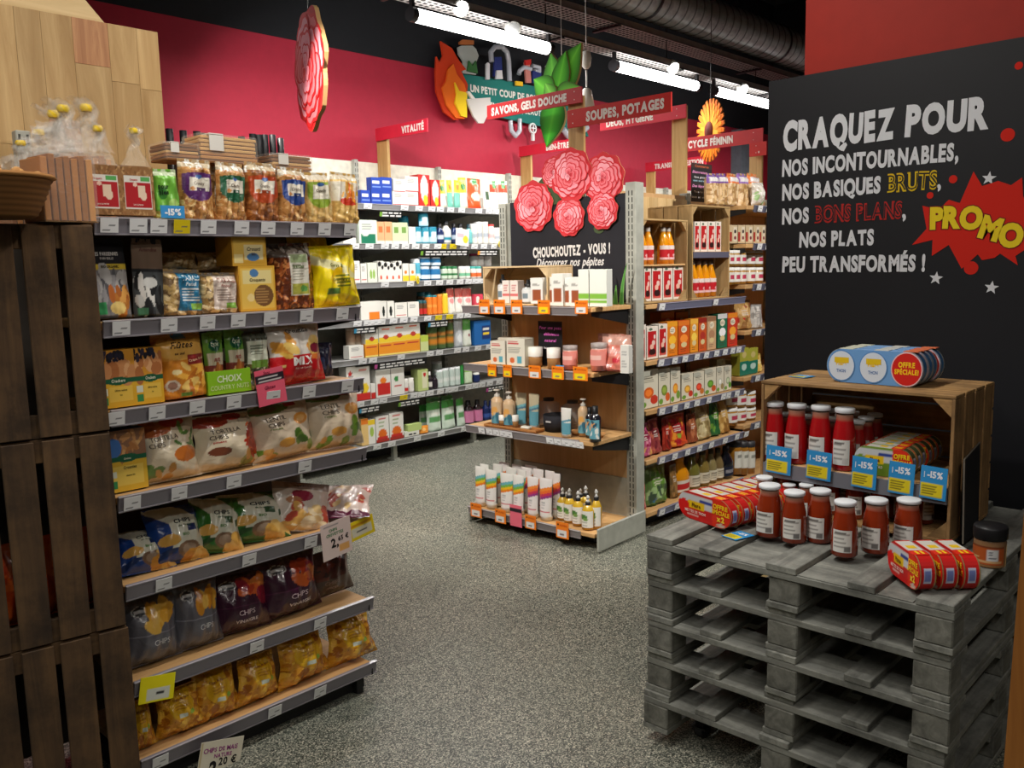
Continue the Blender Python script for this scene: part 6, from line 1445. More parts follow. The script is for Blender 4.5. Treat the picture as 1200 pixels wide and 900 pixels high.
on_x(pouchk((226, 190, 90), [(240, 214, 130), (200, 160, 60)], 9), 888, 896, 415, SY + .04, SG2Z[4], 'small yellow pouch', S2[4])
for x0, x1 in ((857, 868), (868, 878), (879, 889)):
    on_x(jarH, x0, x1, 478, SY + .04, SG2Z[5], 'honey jar with pale lid', S2[5]); on_x(jarH, x0, x1, 458, SY + .04, Z_at(477, X_at(x0 + 5, SY + .04, .6), SY + .04), 'honey jar with pale lid, upper tier', S2[5])
for x0, x1 in ((864, 872), (872, 880), (880, 888)): on_x(jarD, x0, x1, 517, SY + .02, SGZ[4] + .06, 'tall amber jar with dark lid', S2[6], ybase=556)

# ================================================================== wall shelving products (small and far)
WS = ['top wall shelf', 'second wall shelf', 'third wall shelf', 'fourth wall shelf', 'fifth wall shelf', 'sixth wall shelf', 'bottom wall shelf']
WYc = BWY + .03
def art2(base, ops):
    a = Art(base)
    for b in ops:
        if b[0] == 'e': a.ell(*b[1:])
        elif b[0] == 'l': a.lines(*b[1:])
        elif b[0] == 's': a.slant(*b[1:])
        else: a.rect(*b)
    return a
_k = {}
def wk(kind, base, ops=(), lid=None):
    key = (kind, base, repr(ops), lid)
    if key in _k: return _k[key]
    a = art2(base, ops)
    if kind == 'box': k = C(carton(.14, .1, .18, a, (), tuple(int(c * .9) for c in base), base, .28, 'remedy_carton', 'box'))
    elif kind == 'pouch': k = bag(.15, .08, .2, a, (), 'pouch', FILM, base, name='food_pouch', seed=3, res=.3, wr=.6)
    elif kind == 'jar': k = bottle(.05, .12, [(0, 0, base), (1, 0, base), (1, .78, base), (.85, .84, base)], (.1, .74, 1.02, a, 3.0), [(.95, .8, lid), (.95, .98, lid), (0, 1, lid)], name='supplement_jar', cat='jar', n=12)
    elif kind == 'bot': k = bottle(.04, .2, [(0, 0, base), (1, 0, base), (1, .62, base), (.5, .76, base), (.45, .8, base)], (.06, .6, 1.02, a, 3.0), [(.5, .8, lid), (.45, 1, lid), (0, 1, lid)], name='syrup_bottle', n=12)
    elif kind == 'can': k = bottle(.05, .2, [(0, 0, base), (1, 0, base), (1, .9, base), (.95, .92, base)], (.05, .86, 1.02, a, 3.0), [(1, .9, lid), (1, 1, lid), (0, 1, lid)], name='powder_canister', cat='canister', n=12)
    _k[key] = k; return k
W_ = (232, 230, 222); TL = (40, 150, 176); NV = (24, 44, 96); RD = (200, 44, 40); OR = (236, 130, 40); YL = (240, 206, 50); GR = (60, 140, 70); BLU = (36, 70, 170)
tx = ('l', 3, .15, .55, .85, .85, 3, (150, 150, 150))
def W(sh, x0, x1, yt_, k, desc, dy=0.0, zb=None):
    z = BWZ[sh]
    on_x(k, x0, x1, yt_, WYc + dy, z, desc, WS[sh], ybase=zb)
bx_blue = wk('box', BLU, ((.1, .5, .8, .75, (220, 226, 240)), (.1, .2, .9, .3, (120, 150, 220))))
for x0, x1, yt_, zb in ((423, 434, 223, None), (435, 447, 223, None), (447, 459, 223, None), (435, 447, 208, 223), (447, 459, 208, 223)): W(0, x0, x1, yt_, bx_blue, 'blue and white carton' + (' stacked on top' if zb else ''), 0, zb)
wtb = wk('box', W_, (tx, (0, .0, 1, .06, (190, 60, 60))))
for x0, x1, yt_, zb in ((460, 475, 225, None), (475, 490, 225, None), (461, 475, 210, 225), (475, 490, 207, 225)): W(0, x0, x1, yt_, wtb, 'plain white carton' + (' stacked on top' if zb else ''), 0, zb)
dm = wk('box', RD, (('e', .5, .55, .34, .42, (236, 234, 228)), ('e', .6, .2, .2, .16, YL)))
W(0, 491, 504, 205, dm, 'white and red fruit tea carton'); W(0, 505, 516, 211, dm, 'white and red fruit tea carton')
yp = wk('pouch', YL, ((0, .0, 1, .5, (236, 236, 226)), ('e', .5, .7, .3, .12, GR))); tp = wk('pouch', (120, 200, 180), ((0, .55, 1, 1, YL), ('e', .5, .75, .25, .1, OR)))
W(0, 516, 526, 211, yp, 'yellow and white food pouch'); W(0, 527, 533, 211, tp, 'teal and yellow food pouch'); W(0, 534, 541, 211, tp, 'teal and yellow food pouch'); W(0, 541, 551, 208, yp, 'yellow and white food pouch')
W(0, 551, 568, 209, wk('pouch', (226, 84, 30), (('e', .5, .4, .34, .14, (240, 220, 200)), (.3, .8, .7, 1, GR))), 'large orange food pouch')
W(0, 569, 577, 210, wk('pouch', W_, ((.2, .3, .8, .6, (60, 90, 60)),)), 'white food pouch'); 
for x0, x1 in ((577, 587), (588, 598)): W(0, x0, x1, 212, wk('pouch', W_, ((0, .6, 1, .9, (214, 70, 40)), (.3, .75, .7, 1, GR))), 'white and orange food pouch')
# 2
W(1, 402, 417, 260, wk('box', W_, (tx,)), 'white carton')
W(1, 421, 442, 258, wk('box', (226, 236, 220), ((.1, 0, .9, .4, (30, 120, 90)), ('e', .35, .42, .18, .12, (226, 236, 220)), tx)), 'large white and green carton')
for i, x in enumerate((442, 451)): W(1, x, x + 8.5, 260, wk('box', (236, 176, 130), ((.2, .5, .8, .8, (226, 120, 70)), (0, .0, 1, .1, W_))), 'peach orange carton')
for i, x in enumerate((460, 469)): W(1, x, x + 9, 261, wk('box', (206, 222, 180), ((.25, .5, .75, .8, (120, 160, 80)), (0, .0, 1, .1, W_))), 'pale green carton')
W(1, 479, 487, 266, wk('box', W_, ()), 'small white carton')
tj = wk('can', TL, ((0, .1, 1, .4, (200, 230, 236)), (.3, .5, .7, .8, (226, 240, 240))), (24, 120, 150))
for x in (487, 496, 505): W(1, x, x + 9, 266, tj, 'teal supplement canister')
W(1, 494, 504, 250, tj, 'teal supplement canister stacked on top', 0, 266)
W(1, 473, 482, 253, tj, 'teal supplement canister behind', .14)
nb = wk('bot', NV, ((0, .3, 1, .7, (200, 210, 226)),), (16, 16, 20)); wbk = wk('bot', W_, ((0, .2, 1, .4, TL),), (16, 16, 20)); wwb = wk('can', W_, ((.2, .3, .8, .6, (170, 180, 190)),), (226, 226, 226))
for x0, x1, yt_, k_, n_ in ((515, 522, 262, nb, 'navy syrup bottle'), (522, 531, 259, wbk, 'white syrup bottle with black cap'), (532, 538, 262, nb, 'navy syrup bottle'), (539, 547, 262, wbk, 'white syrup bottle with black cap'), (549, 555, 263, wk('bot', (120, 200, 200), (), (20, 60, 70)), 'aqua syrup bottle'), (555, 561, 262, wwb, 'white canister'), (561, 567, 260, wwb, 'white canister'), (568, 574, 260, wwb, 'white canister'), (575, 581, 263, wk('can', W_, ((0, .3, 1, .5, (226, 180, 180)),), RD), 'white canister with red lid'), (581, 589, 267, wwb, 'white canister')):
    W(1, x0, x1, yt_, k_, n_)
# 3
sb = wk('box', W_, ((.1, .1, .9, .16, RD), tx)); gb_ = wk('box', (226, 232, 214), (('e', .35, .4, .12, .25, (150, 190, 90)), ('e', .65, .4, .12, .25, (150, 190, 90))))
W(2, 413, 422, 306, sb, 'white carton with red line'); W(2, 423, 430, 309, sb, 'white carton with red line'); W(2, 431, 442, 308, gb_, 'white carton with green bottles picture')
cow = wk('box', W_, (('e', .3, .85, .3, .12, (20, 20, 20)), ('e', .8, .7, .2, .1, (20, 20, 20)), ('e', .5, .2, .16, .1, (220, 80, 50))))
for x, y in ((443, 306), (450, 307), (457, 308), (464, 306)): W(2, x, x + 7, y, cow, 'white carton with black cow spots')
yw = wk('box', W_, ((0, 0, 1, .3, YL), ('e', .5, .5, .2, .1, OR)))
W(2, 472, 479, 309, yw, 'white and yellow carton'); W(2, 480, 487, 309, yw, 'white and yellow carton')
tjar = wk('jar', (90, 180, 206), ((0, 0, 1, .3, (226, 236, 240)),), (226, 230, 232)); bjar = wk('jar', (40, 120, 176), ((0, 0, 1, .4, (220, 236, 244)),), (200, 206, 210))
W(2, 488, 495, 303, tjar, 'light blue supplement jar')
for x0, x1 in ((495, 507), (508, 519)): W(2, x0, x1, 312, bjar, 'blue supplement jar'); W(2, x0, x1, 301, bjar, 'blue supplement jar stacked on top', 0, 312)
gjar = wk('jar', (206, 220, 200), ((0, .3, 1, .6, (40, 120, 60)),), (30, 110, 60)); wjar = wk('jar', W_, ((0, .2, 1, .5, (120, 190, 150)),), (236, 236, 236)); ojar = wk('jar', W_, ((0, .1, 1, .5, (226, 110, 50)),), (60, 160, 150))
for x0, x1, k_, n_ in ((520, 526, gjar, 'green lidded jar'), (526, 531, gjar, 'green lidded jar'), (532, 538, gjar, 'green lidded jar'), (541, 547, wjar, 'white lidded jar'), (547, 553, wjar, 'white lidded jar'), (554, 560, ojar, 'orange and white jar'), (560, 566, ojar, 'orange and white jar')): W(2, x0, x1, 312, k_, n_)
pjar = wk('jar', (226, 220, 220), ((0, 0, 1, .6, (226, 226, 222)),), (176, 60, 96))
for x in (555, 562, 571): W(2, x, x + 7, 297, pjar, 'white jar with raspberry lid', .1, 312)
# 4
W(3, 423, 431, 354, wk('box', W_, ()), 'plain white carton'); W(3, 431, 446, 353, wk('box', W_, ((.1, 0, .9, .4, OR),)), 'white and orange carton')
W(3, 446, 453, 353, wk('box', W_, (('e', .5, .4, .2, .3, (24, 30, 26)),)), 'white carton with black figure'); W(3, 454, 462, 353, wk('box', W_, (('e', .5, .4, .2, .3, (24, 30, 26)),)), 'white carton with black figure')
W(3, 463, 477, 355, sb, 'white carton with red line'); W(3, 478, 491, 354, wk('box', W_, (tx,)), 'plain white carton')
dj = wk('jar', (90, 60, 30), ((0, 0, 1, .6, RD),), (20, 80, 90)); oj = wk('can', OR, ((0, .4, 1, .6, (246, 170, 80)),), (30, 120, 130))
W(3, 492, 497, 352, dj, 'amber jar with teal lid'); W(3, 497, 502, 352, dj, 'amber jar with teal lid')
W(3, 502, 508, 346, oj, 'orange canister with teal lid'); W(3, 508, 514, 346, oj, 'orange canister with teal lid')
for x in (495, 502): W(3, x, x + 6, 342, dj, 'dark jar in second row', .14)
W(3, 514, 520, 345, wk('can', OR, (), (240, 140, 50)), 'plain orange canister'); W(3, 520, 527, 344, wk('can', YL, (), (240, 206, 60)), 'yellow canister')
pw = wk('pouch', W_, ((0, .62, 1, 1, (206, 90, 80)), ('e', .5, .5, .3, .12, (240, 150, 150))))
for x0, x1 in ((527, 536), (536, 545), (545, 556)): W(3, x0, x1, 338, pw, 'white and red pouch')
W(3, 556, 566, 345, wk('box', (220, 70, 90), (('e', .4, .7, .2, .2, W_),)), 'pink carton')
# 5
bc = wk('can', (170, 140, 116), ((0, .3, 1, .6, (206, 190, 170)),), (190, 170, 150))
for x in (411, 418): W(4, x, x + 8, 384, bc, 'beige canister', .05)
W(4, 409, 426, 405, sb, 'low white carton', -.01)
YW = wk('box', W_, ((0, 0, 1, .3, YL), ('e', .5, .32, .2, .16, (190, 60, 50)), (.2, .8, .8, .9, (226, 120, 90)))); OW = wk('box', (236, 150, 40), ((0, 0, 1, .1, (240, 220, 120)), (.1, .7, .9, .8, (190, 60, 50)), (0, .92, 1, 1, (240, 210, 90))))
for x0, x1, y1_, y0_ in ((428, 443, 403, 386), (444, 460, 401, 383), (460, 476, 399, 381), (476, 492, 397, 379)):
    W(4, x0, x1, y1_, OW, 'orange herbal tea carton'); W(4, x0, x1, y0_, YW, 'white and yellow herbal tea carton stacked on top', 0, y1_)
W(4, 493, 502, 393, wk('box', (206, 216, 150), ((0, .6, 1, 1, (190, 210, 80)),)), 'lime green carton')
gc = wk('can', (70, 96, 50), ((0, .2, 1, .45, (206, 130, 40)), (0, .6, 1, .7, (190, 120, 50))), (120, 90, 50))
for x0, x1, y in ((505, 515, 379), (516, 525, 377), (526, 534, 375)): W(4, x0, x1, y, gc, 'green and orange canister')
W(4, 535, 545, 373, wk('pouch', (190, 196, 200), (('e', .5, .3, .3, .14, (220, 224, 226)),)), 'silver pouch'); W(4, 545, 555, 374, wk('pouch', (220, 224, 210), ((0, .6, 1, 1, (90, 170, 70)), ('e', .6, .4, .12, .06, (140, 40, 60)))), 'white and green pouch')
W(4, 556, 575, 376, wk('box', (30, 100, 170), ((.5, .2, .95, .8, (20, 50, 110)), (.55, .4, .9, .5, YL), (.55, .6, .9, .7, W_))), 'bright blue carton')
# 6
W(5, 407, 418, 430, wk('box', W_, (tx, ('e', .4, .8, .2, .06, RD))), 'tall white carton'); W(5, 418, 434, 430, wk('box', W_, ((.0, 0, 1, .22, RD), ('e', .6, .35, .3, .15, YL), ('e', .4, .35, .16, .12, (50, 40, 60)), (.2, .86, .8, .94, (226, 120, 110)))), 'tall white carton with red base')
W(5, 435, 440, 450, wk('box', W_, ((0, 0, 1, .4, RD),)), 'tiny white and red carton')
W(5, 441, 458, 433, wk('box', W_, ((.08, .05, .95, .5, RD), ('e', .5, .6, .2, .12, OR))), 'white carton with big red panel'); W(5, 459, 474, 431, wk('box', W_, (('e', .4, .6, .16, .1, GR), (.2, .3, .8, .34, RD))), 'white carton with green leaf')
W(5, 475, 480, 444, wk('jar', W_, ((0, .1, 1, .4, RD),), W_), 'small white jar'); W(5, 481, 487, 443, wk('jar', W_, (), W_), 'small white jar'); W(5, 476, 486, 436, wk('jar', W_, (), (40, 40, 44)), 'white jar in second row', .14)
W(5, 490, 502, 433, wk('box', (190, 206, 130), ((.4, .1, .9, .9, (226, 226, 190)), ('e', .65, .75, .14, .1, RD))), 'olive green carton')
W(5, 503, 508, 436, wk('bot', (40, 30, 40), ((0, .2, 1, .7, W_),), W_), 'dark syrup bottle'); W(5, 509, 514, 438, wk('bot', (40, 30, 40), (), (20, 20, 20)), 'dark syrup bottle')
gw = wk('can', (200, 214, 206), ((0, .3, 1, .6, (226, 232, 226)),), (226, 230, 230))
for x0, x1, y in ((514, 521, 434), (521, 528, 432), (529, 535, 431), (535, 541, 430)): W(5, x0, x1, y, gw, 'pale grey green canister')
W(5, 512, 521, 424, gw, 'pale grey canister in second row', .14)
W(5, 541, 545, 428, wk('pouch', (40, 140, 60), ()), 'narrow green pouch'); W(5, 546, 556, 430, wk('pouch', (206, 222, 190), ((0, .7, 1, .9, (120, 180, 60)),)), 'pale green pouch'); W(5, 558, 564, 437, wk('jar', NV, (), W_), 'navy jar')
# 7
W(6, 424, 432, 491, wk('box', (236, 200, 130), ((0, .8, 1, 1, OR),)), 'yellow and white tall carton'); W(6, 432, 440, 492, wk('box', W_, ((0, .8, 1, 1, YL), ('e', .5, .5, .3, .2, (170, 200, 90)))), 'white and green tall carton')
big = wk('box', W_, ((0, .0, 1, .1, (170, 50, 40)), ('e', .5, .32, .32, .18, (226, 110, 30)), (.1, .12, .9, .22, RD), (.25, .86, .75, .92, (200, 70, 60)), ('l', 3, .2, .6, .8, .8, 3, (150, 170, 120))))
W(6, 441, 456, 488, big, 'large white carton with orange and red picture'); W(6, 457, 473, 484, big, 'large white carton with orange and red picture')
W(6, 474, 491, 505, wk('box', (226, 226, 214), ((.3, .2, .5, .5, (30, 30, 30)), (.6, .2, .8, .5, (30, 30, 30)))), 'low white carton with dark print'); W(6, 478, 494, 497, wk('box', (190, 210, 130), ()), 'flat green carton stacked on top', 0, 505)
W(6, 492, 503, 499, wk('pouch', (236, 150, 50), (('e', .5, .5, .2, .2, (250, 200, 120)),)), 'orange pouch')
gp_ = wk('pouch', (206, 222, 206), ((0, .72, 1, 1, (60, 150, 60)), (.1, .3, .9, .5, (90, 150, 90)), ('e', .5, .6, .3, .06, (226, 232, 220))))
for x0, x1, y in ((504, 521, 472), (521, 538, 469), (538, 548, 467)): W(6, x0, x1, y, gp_, 'white and green powder pouch')
for x0, x1, y in ((494, 503, 475), (503, 520, 466), (520, 536, 464)): W(6, x0, x1, y, gp_, 'green powder pouch in second row', .12)
pb_ = wk('bot', (30, 20, 24), ((0, .0, 1, .9, (214, 130, 170)),), (20, 16, 18))
W(6, 548, 558, 470, pb_, 'pink labelled dark bottle'); W(6, 559, 568, 469, pb_, 'pink labelled dark bottle')
for x in (569, 575, 582): W(6, x, x + 6, 470, wk('bot', NV, ((0, .2, 1, .6, (60, 90, 160)),), NV), 'navy bottle')
# small round yellow stickers and card on the wall shelf edge
rs_ = MB(); rs_.lathe([(0.0, .003, (240, 214, 30)), (.5, .003, (240, 214, 30)), (.5, 0, (240, 214, 30)), (0, 0, (240, 214, 30))], 24, 0, Matrix.Rotation(math.pi / 2, 4, 'X'), False)
rk = Kind('round_tag', 'sign', 1, .003, 1, [('round_tag', rs_.mesh('round_tag', PAPER), None, None), ('lettering', lettering([('%', .5, .3, .4, (40, 40, 40), {})], 1, 1, lambda X, Z: (X, X * 0 - .006, Z - .5)), 0, None)])
for px, py, w_, sh in ((489.5, 328, 10, 2), (586, 286, 8, 1)):
    x = X_at(px, BWY - .03, 1.6); s_ = w_ / F_PX * 7.4; put(rk, (x, BWY - .03, Z_at(py, x, BWY - .03)), .5, (s_, 1, s_), 'round yellow wobbler tag on the ' + WS[sh], None)
fix_card(card(.14, .14, Art((236, 232, 230)).ell(.75, .4, .2, .22, (226, 214, 60)).rect(.1, .5, .6, .7, (230, 190, 200)), []), 533, 550, 268, 288, BWY - .025, 'white card with yellow circle on the second wall shelf', rz=.1, roll=.1)

# a few boxes seen past the left edge of the pine panel
for i, (px, y0, y1_, c_) in enumerate(((3, 100, 130, (206, 40, 40)), (3, 138, 160, (230, 90, 40)), (3, 170, 200, (226, 220, 216)))):
    P = on_plane(px, y1_, 1, 4.4); 
# ================================================================== promotion board on the right (plane x = const, faces -x)
BX = 3.66
byl = Y_at(898, BX, 1.8); byr = .35; bzt = 2.485; bzb = .66
pr = empty('promotion_board', (BX, byl, bzb), 'large black promotion board with white and yellow lettering behind the pallets', 'sign', rot=(0, 0, -math.pi / 2))
m = MB(); m.box(0, 0, 0, byl - byr, .02, bzt - bzb); obj('board', m.mesh('board', flat('board_black', (20, 21, 26), .55, spec=.4, mottling=.03)), pr)
def bpt(px, py):
    P = on_plane(px, py, 0, BX); return byl - P[1], P[2] - bzb
def bline(txt, x0, y0, x1, y1, cap, col, **kw):
    """baseline from pixel (x0,y0) to (x1,y1); cap = capital height in px at the middle"""
    a, b = bpt(x0, y0), bpt(x1, y1); xm, ym = (x0 + x1) / 2, (y0 + y1) / 2
    h = bpt(xm, ym - cap)[1] - bpt(xm, ym)[1]; L = math.hypot(b[0] - a[0], b[1] - a[1])
    m = MB(); k = dict(bold=.05, jitter=.05, squash=.85, gap=.05); k.update(kw)
    parts, w = text_geo(txt, **{q: v for q, v in k.items()}); s_ = h / .73; sx = L / w; ang = math.atan2(b[1] - a[1], b[0] - a[0])
    for v, t in parts:
        X = v[:, 0] * sx; Z = v[:, 1] * s_; c, sn = math.cos(ang), math.sin(ang)
        m.add(np.stack([a[0] + X * c - Z * sn, np.full(len(X), -.0022), a[1] + X * sn + Z * c], 1), t, col)
    return m
WL = (226, 228, 232)
for t, x0, y0, x1, y1, cap, col, kw in (
        ('CRAQUEZ', 918, 175, 1048, 161, 33, WL, {'bold': .06}), ('POUR', 1061, 158, 1158, 148, 34, WL, {'bold': .06}),
        ('NOS INCONTOURNABLES,', 917, 206, 1123, 187, 19, WL, {}), ('NOS BASIQUES', 917, 234, 1032, 225, 18, WL, {}),
        ('NOS', 917, 262, 948, 260, 17, WL, {}), (',', 1058, 255, 1062, 254, 17, WL, {}), (',', 1099, 220, 1103, 219, 17, WL, {}),
        ('NOS PLATS', 937, 289, 1024, 286, 17, WL, {}), ('PEU TRANSFORMÉS !', 917, 318, 1084, 317, 18, WL, {})):
    o = obj('lettering', bline(t, x0, y0, x1, y1, cap, col, **kw).mesh('lettering', LETTER), pr)
for t, x0, y0, x1, y1, cap, col in (('BRUTS', 1040, 224, 1098, 220, 20, (226, 190, 20)), ('BONS PLANS', 955, 260, 1057, 255, 19, (176, 36, 30))):
    a_ = bline(t, x0, y0, x1, y1, cap, col, bold=.055, seed=5).mesh('lettering', LETTER); obj('lettering', a_, pr)
    b_ = bline(t, x0, y0, x1, y1, cap, (30, 30, 34), bold=-.012, seed=5).mesh('letter_inner', LETTER); o = obj('letter_inner', b_, pr, (0, -.0006, 0))
# burst
bp = [(1069, 287), (1086, 268), (1081, 241), (1100, 246), (1112, 234), (1125, 238), (1141, 201), (1151, 218), (1170, 212), (1185, 217), (1198, 208), (1199, 230), (1206, 245), (1216, 262), (1205, 290), (1190, 300), (1193, 311), (1172, 297), (1166, 302), (1151, 305), (1146, 298), (1127, 315), (1118, 298), (1112, 287), (1092, 300), (1093, 281)]
m = MB(); m.poly([bpt(*p) for p in bp], (214, 40, 26), 0, lambda X, Z: (X, -.0015, Z)); obj('red_burst', m.mesh('red_burst', MATTE), pr)
for px, py, r_ in ((1181, 158, 8.5), (1194, 77, 5), (1117, 210, 5), (1138, 314, 8.5), (1090, 229, 4), (1211, 190, 5)):
    x, z = bpt(px, py); rr_ = bpt(px + r_, py)[0] - x; m = MB(); m.lathe([(rr_, .0012, (214, 40, 26)), (0, .0013, (214, 40, 26))], 28, 0, Matrix.Translation((x, 0, z)) @ Matrix.Rotation(math.pi / 2, 4, 'X'), False, False); obj('red_dot', m.mesh('red_dot', MATTE), pr)
for px, py, r_ in ((1159, 209, 9), (1097, 326, 8.5), (1162, 337, 9)):
    x, z = bpt(px, py); rr_ = bpt(px + r_, py)[0] - x
    pts = [(x + rr_ * (1 if i % 2 == 0 else .42) * math.sin(i * math.pi / 5 + .12), z + rr_ * (1 if i % 2 == 0 else .42) * math.cos(i * math.pi / 5 + .12)) for i in range(10)][::-1]
    m = MB(); m.poly(pts, WL, 0, lambda X, Z: (X, -.0014, Z)); obj('white_star', m.mesh('white_star', MATTE), pr)
for ch, px, py, cap, rot in zip('PROMO', (1098, 1115, 1136.5, 1157, 1183), (267, 266, 267, 279, 288), (24, 24, 25, 25, 26), (.0, -.05, -.12, -.3, -.12)):
    x, z = bpt(px, py); h = bpt(px, py - cap)[1] - z
    for y, bo, col in ((-.0024, .1, (120, 20, 16)), (-.003, .065, (244, 214, 30))):
        m = MB(); letters(m, ch, x, z, h, col, bold=bo, rot=rot, y=y, squash=.86, shear=-.02); obj('lettering', m.mesh('lettering', LETTER), pr)
# pale skirting behind the pallets
m = MB(); m.box(BX - .005, byr, .0, BX + .018, byl, bzb - .002); struct('baseboard_right', m, wood('pine_skirting', (196, 168, 112), (226, 204, 150), 'Y', .6, .6, .1, .05))

# ================================================================== goods on and in the crate on the pallets
PS = 'pallet top'
TOM = (176, 34, 26)
def sauce(c, seed):
    a = Art((228, 226, 220)).lines(seed, .08, .2, .9, .95, 8, (150, 146, 140)).rect(.1, .84, .7, .92, (90, 86, 84)).rect(.62, .06, .92, .3, (206, 204, 200) if seed % 2 else (120, 118, 116))
    c2 = tuple(int(q * .9) for q in c)
    return bottle(.037, .185, [(0, .004, c2), (.9, 0, c2), (1.0, .03, c), (1.0, .3, c), (.97, .45, c), (.9, .6, c), (.82, .7, c), (.73, .78, c), (.7, .82, (176, 100, 80)), (.7, .89, (170, 130, 110))],
                  (.1, .5, 1.015, a, 1.5), [(.78, .915, (216, 220, 224)), (.83, .922, (226, 230, 234)), (.83, .98, (230, 234, 238)), (.76, .99, (234, 238, 240)), (0, .992, (236, 240, 242))], name='sauce_jar', cat='jar', n=24)
SR, SB = sauce((174, 24, 28), 3), sauce((142, 48, 20), 4)
FMM = Matrix.Rotation(-math.pi / 2, 4, 'Z')
def stand(k, px, pybase, z, desc, place=None, H=None, rz=0.0, group=None):
    """stand a thing where the centre of its foot shows at (px, pybase) on the level z"""
    P = on_plane(px, pybase, 2, z); s = 1 if H is None else H / k.h
    return put(k, (P[0], P[1], z + .001), -math.pi / 2 + rz, (s, s, s), desc, place, group)
front_ = [(895, 606, 884, 907, 556, 'partly hidden by the jar before it'), (901, 627, 886, 916, 565, ''), (924, 603, 915, 933, 565, ''), (930, 634, 916, 945, 573, ''), (944, 607, 934, 954, 565, ''), (960, 634, 946, 975, 571, ''), (989, 650, 974, 1004, 584, ''), (1025, 646, 1010, 1041, 582, ''), (1063, 642, 1047, 1079, 582, '')]
for px, py, x0, x1, yt_, _ in front_:
    P = on_plane(px, py, 2, PZ); dep = project((P[0], P[1], PZ + .05))[2]
    k = SB; sx = (x1 - x0) / F_PX * dep / k.w; H = Z_at(yt_ + 2, P[0], P[1]) - PZ
    row_ = 'front row' if py > 615 else 'second row'
    put(k, (P[0] + (.0 if py > 615 else .0), P[1], PZ + .001), -math.pi / 2 + random.Random(px).uniform(-.15, .25), (sx, sx, H / k.h), 'rust red sauce jar with white lid, ' + row_, 'on the pallets')
# jars standing in the lower half of the crate
for i, (dx, n) in enumerate(((.07, 6), (.16, 6), (.25, 6))):
    for j in range(n):
        y = CY1 - .07 - j * .088 - (i % 2) * .03
        if y < CY0 + .06: continue
        put(SB, (CX + dx, y, CZ + .0125), -math.pi / 2 + (j * .3 - .5), (.9, .9, .9), 'rust red sauce jar in lower crate, ' + ('front', 'middle', 'rear')[i] + ' row', None)
# red jars on the inner shelf
zs = CSZ + .001
for px, yt_ in ((907, 470), (933, 472), (961, 474), (989, 477)):
    X = CX + .055; y = Y_at(px, X, zs + .08); H = Z_at(yt_, X, y) - zs
    put(SR, (X, y, zs), -math.pi / 2 + .1 * ((px % 3) - 1), (1.12, 1.12, H / SR.h), 'bright red sauce jar with white lid', 'front row of the crate shelf')
for r_ in (1, 2, 3):
    for px in (907, 933, 961, 989, 1015)[:4 if r_ < 2 else 4]:
        X = CX + .055 + .085 * r_; y = Y_at(px, CX + .055, zs + .08) - .01
        put(SR, (X, y, zs), -math.pi / 2, (.92, .92, .92), 'red sauce jar in crate shelf ' + ('', 'second', 'third', 'fourth')[r_] + ' row', None)
# tin packs ----------------------------------------------------------------------------
def logo(x, z, s): return ('Phare', x, z, s, (120, 80, 10), dict(bold=.04, squash=.8))
RED_, ORG_ = (206, 28, 26), (226, 50, 24)
def tuna(body, low, txt, n=2):
    def fr():
        a = Art((206, 208, 210)).rect(0, 0, 1, .42, low).slant(.08, .36, .44, low).rect(.2, .42, .52, .68, (240, 196, 20)).rect(.42, .72, .66, .8, (50, 70, 150)).rect(0, .9, 1, 1, body)
        a.ell(.1, .42, .12, .26, tuple(min(255, int(c * 1.1)) for c in low)).rect(.66, 0, 1, 1, ORG_).lines(4, .18, .14, .5, .22, 2, (226, 180, 170)).ell(.82, .1, .07, .07, (206, 190, 170))
        return a
    k = tin_pack(.24, .052, .1, 2, (214, 60, 46) if low == RED_ else (180, 190, 150), fr(), [], [('Phare', .36, .49, .14, (110, 76, 10), dict(bold=.04, maxu=.28)), (txt, .34, .26, .1, (240, 220, 210), dict(maxu=.5)), ('OFFRE', .815, .68, .16, (250, 210, 30), dict(bold=.045, maxu=.28, squash=.95)), ('SPÉCIALE', .82, .48, .15, (250, 210, 30), dict(bold=.04, maxu=.32, squash=.95)), ('x2', .82, .24, .19, (250, 220, 60), dict(bold=.05, squash=1.0))], tin=(204, 30, 28) if low == RED_ else (70, 80, 50), rim=(200, 176, 120))
    # printed top flaps
    bc_ = MB(); bc_.grid(lambda U, V: (.12 - .05 + .0508 * np.cos((V - .5) * .9), .014 + U * .024, .05 + .0508 * np.sin((V - .5) * .9)), 6, 10, Art((206, 208, 230)).rect(.15, .15, .85, .85, (120, 130, 190)).lines(3, .2, .2, .8, .8, 6, (60, 60, 100)), smooth=False); k.parts.append(('barcode_sticker', bc_.mesh('barcode_sticker', PAPER), 0, None))
    t = MB(); t.box(-.07, .002, .1, .03, .05, .1012, (214, 210, 200)); t.box(.032, .002, .1, .078, .05, .1016, ORG_); t.box(-.078, .002, .1, -.0705, .05, .1014, (206, 40, 30)); t.box(-.02, .012, .1014, .01, .04, .1018, (236, 196, 30)); t.box(.04, .014, .1018, .07, .022, .1022, (250, 210, 30)); t.box(.04, .03, .1018, .07, .038, .1022, (250, 210, 30)); k.parts.append(('printed_flap', t.mesh('printed_flap', PAPER), 0, None))
    return k
TR, TG = tuna(RED_, RED_, 'MIETTES DE THON'), tuna((120, 150, 50), (110, 140, 40), 'THON LISTAO')
C(TR); C(TG)
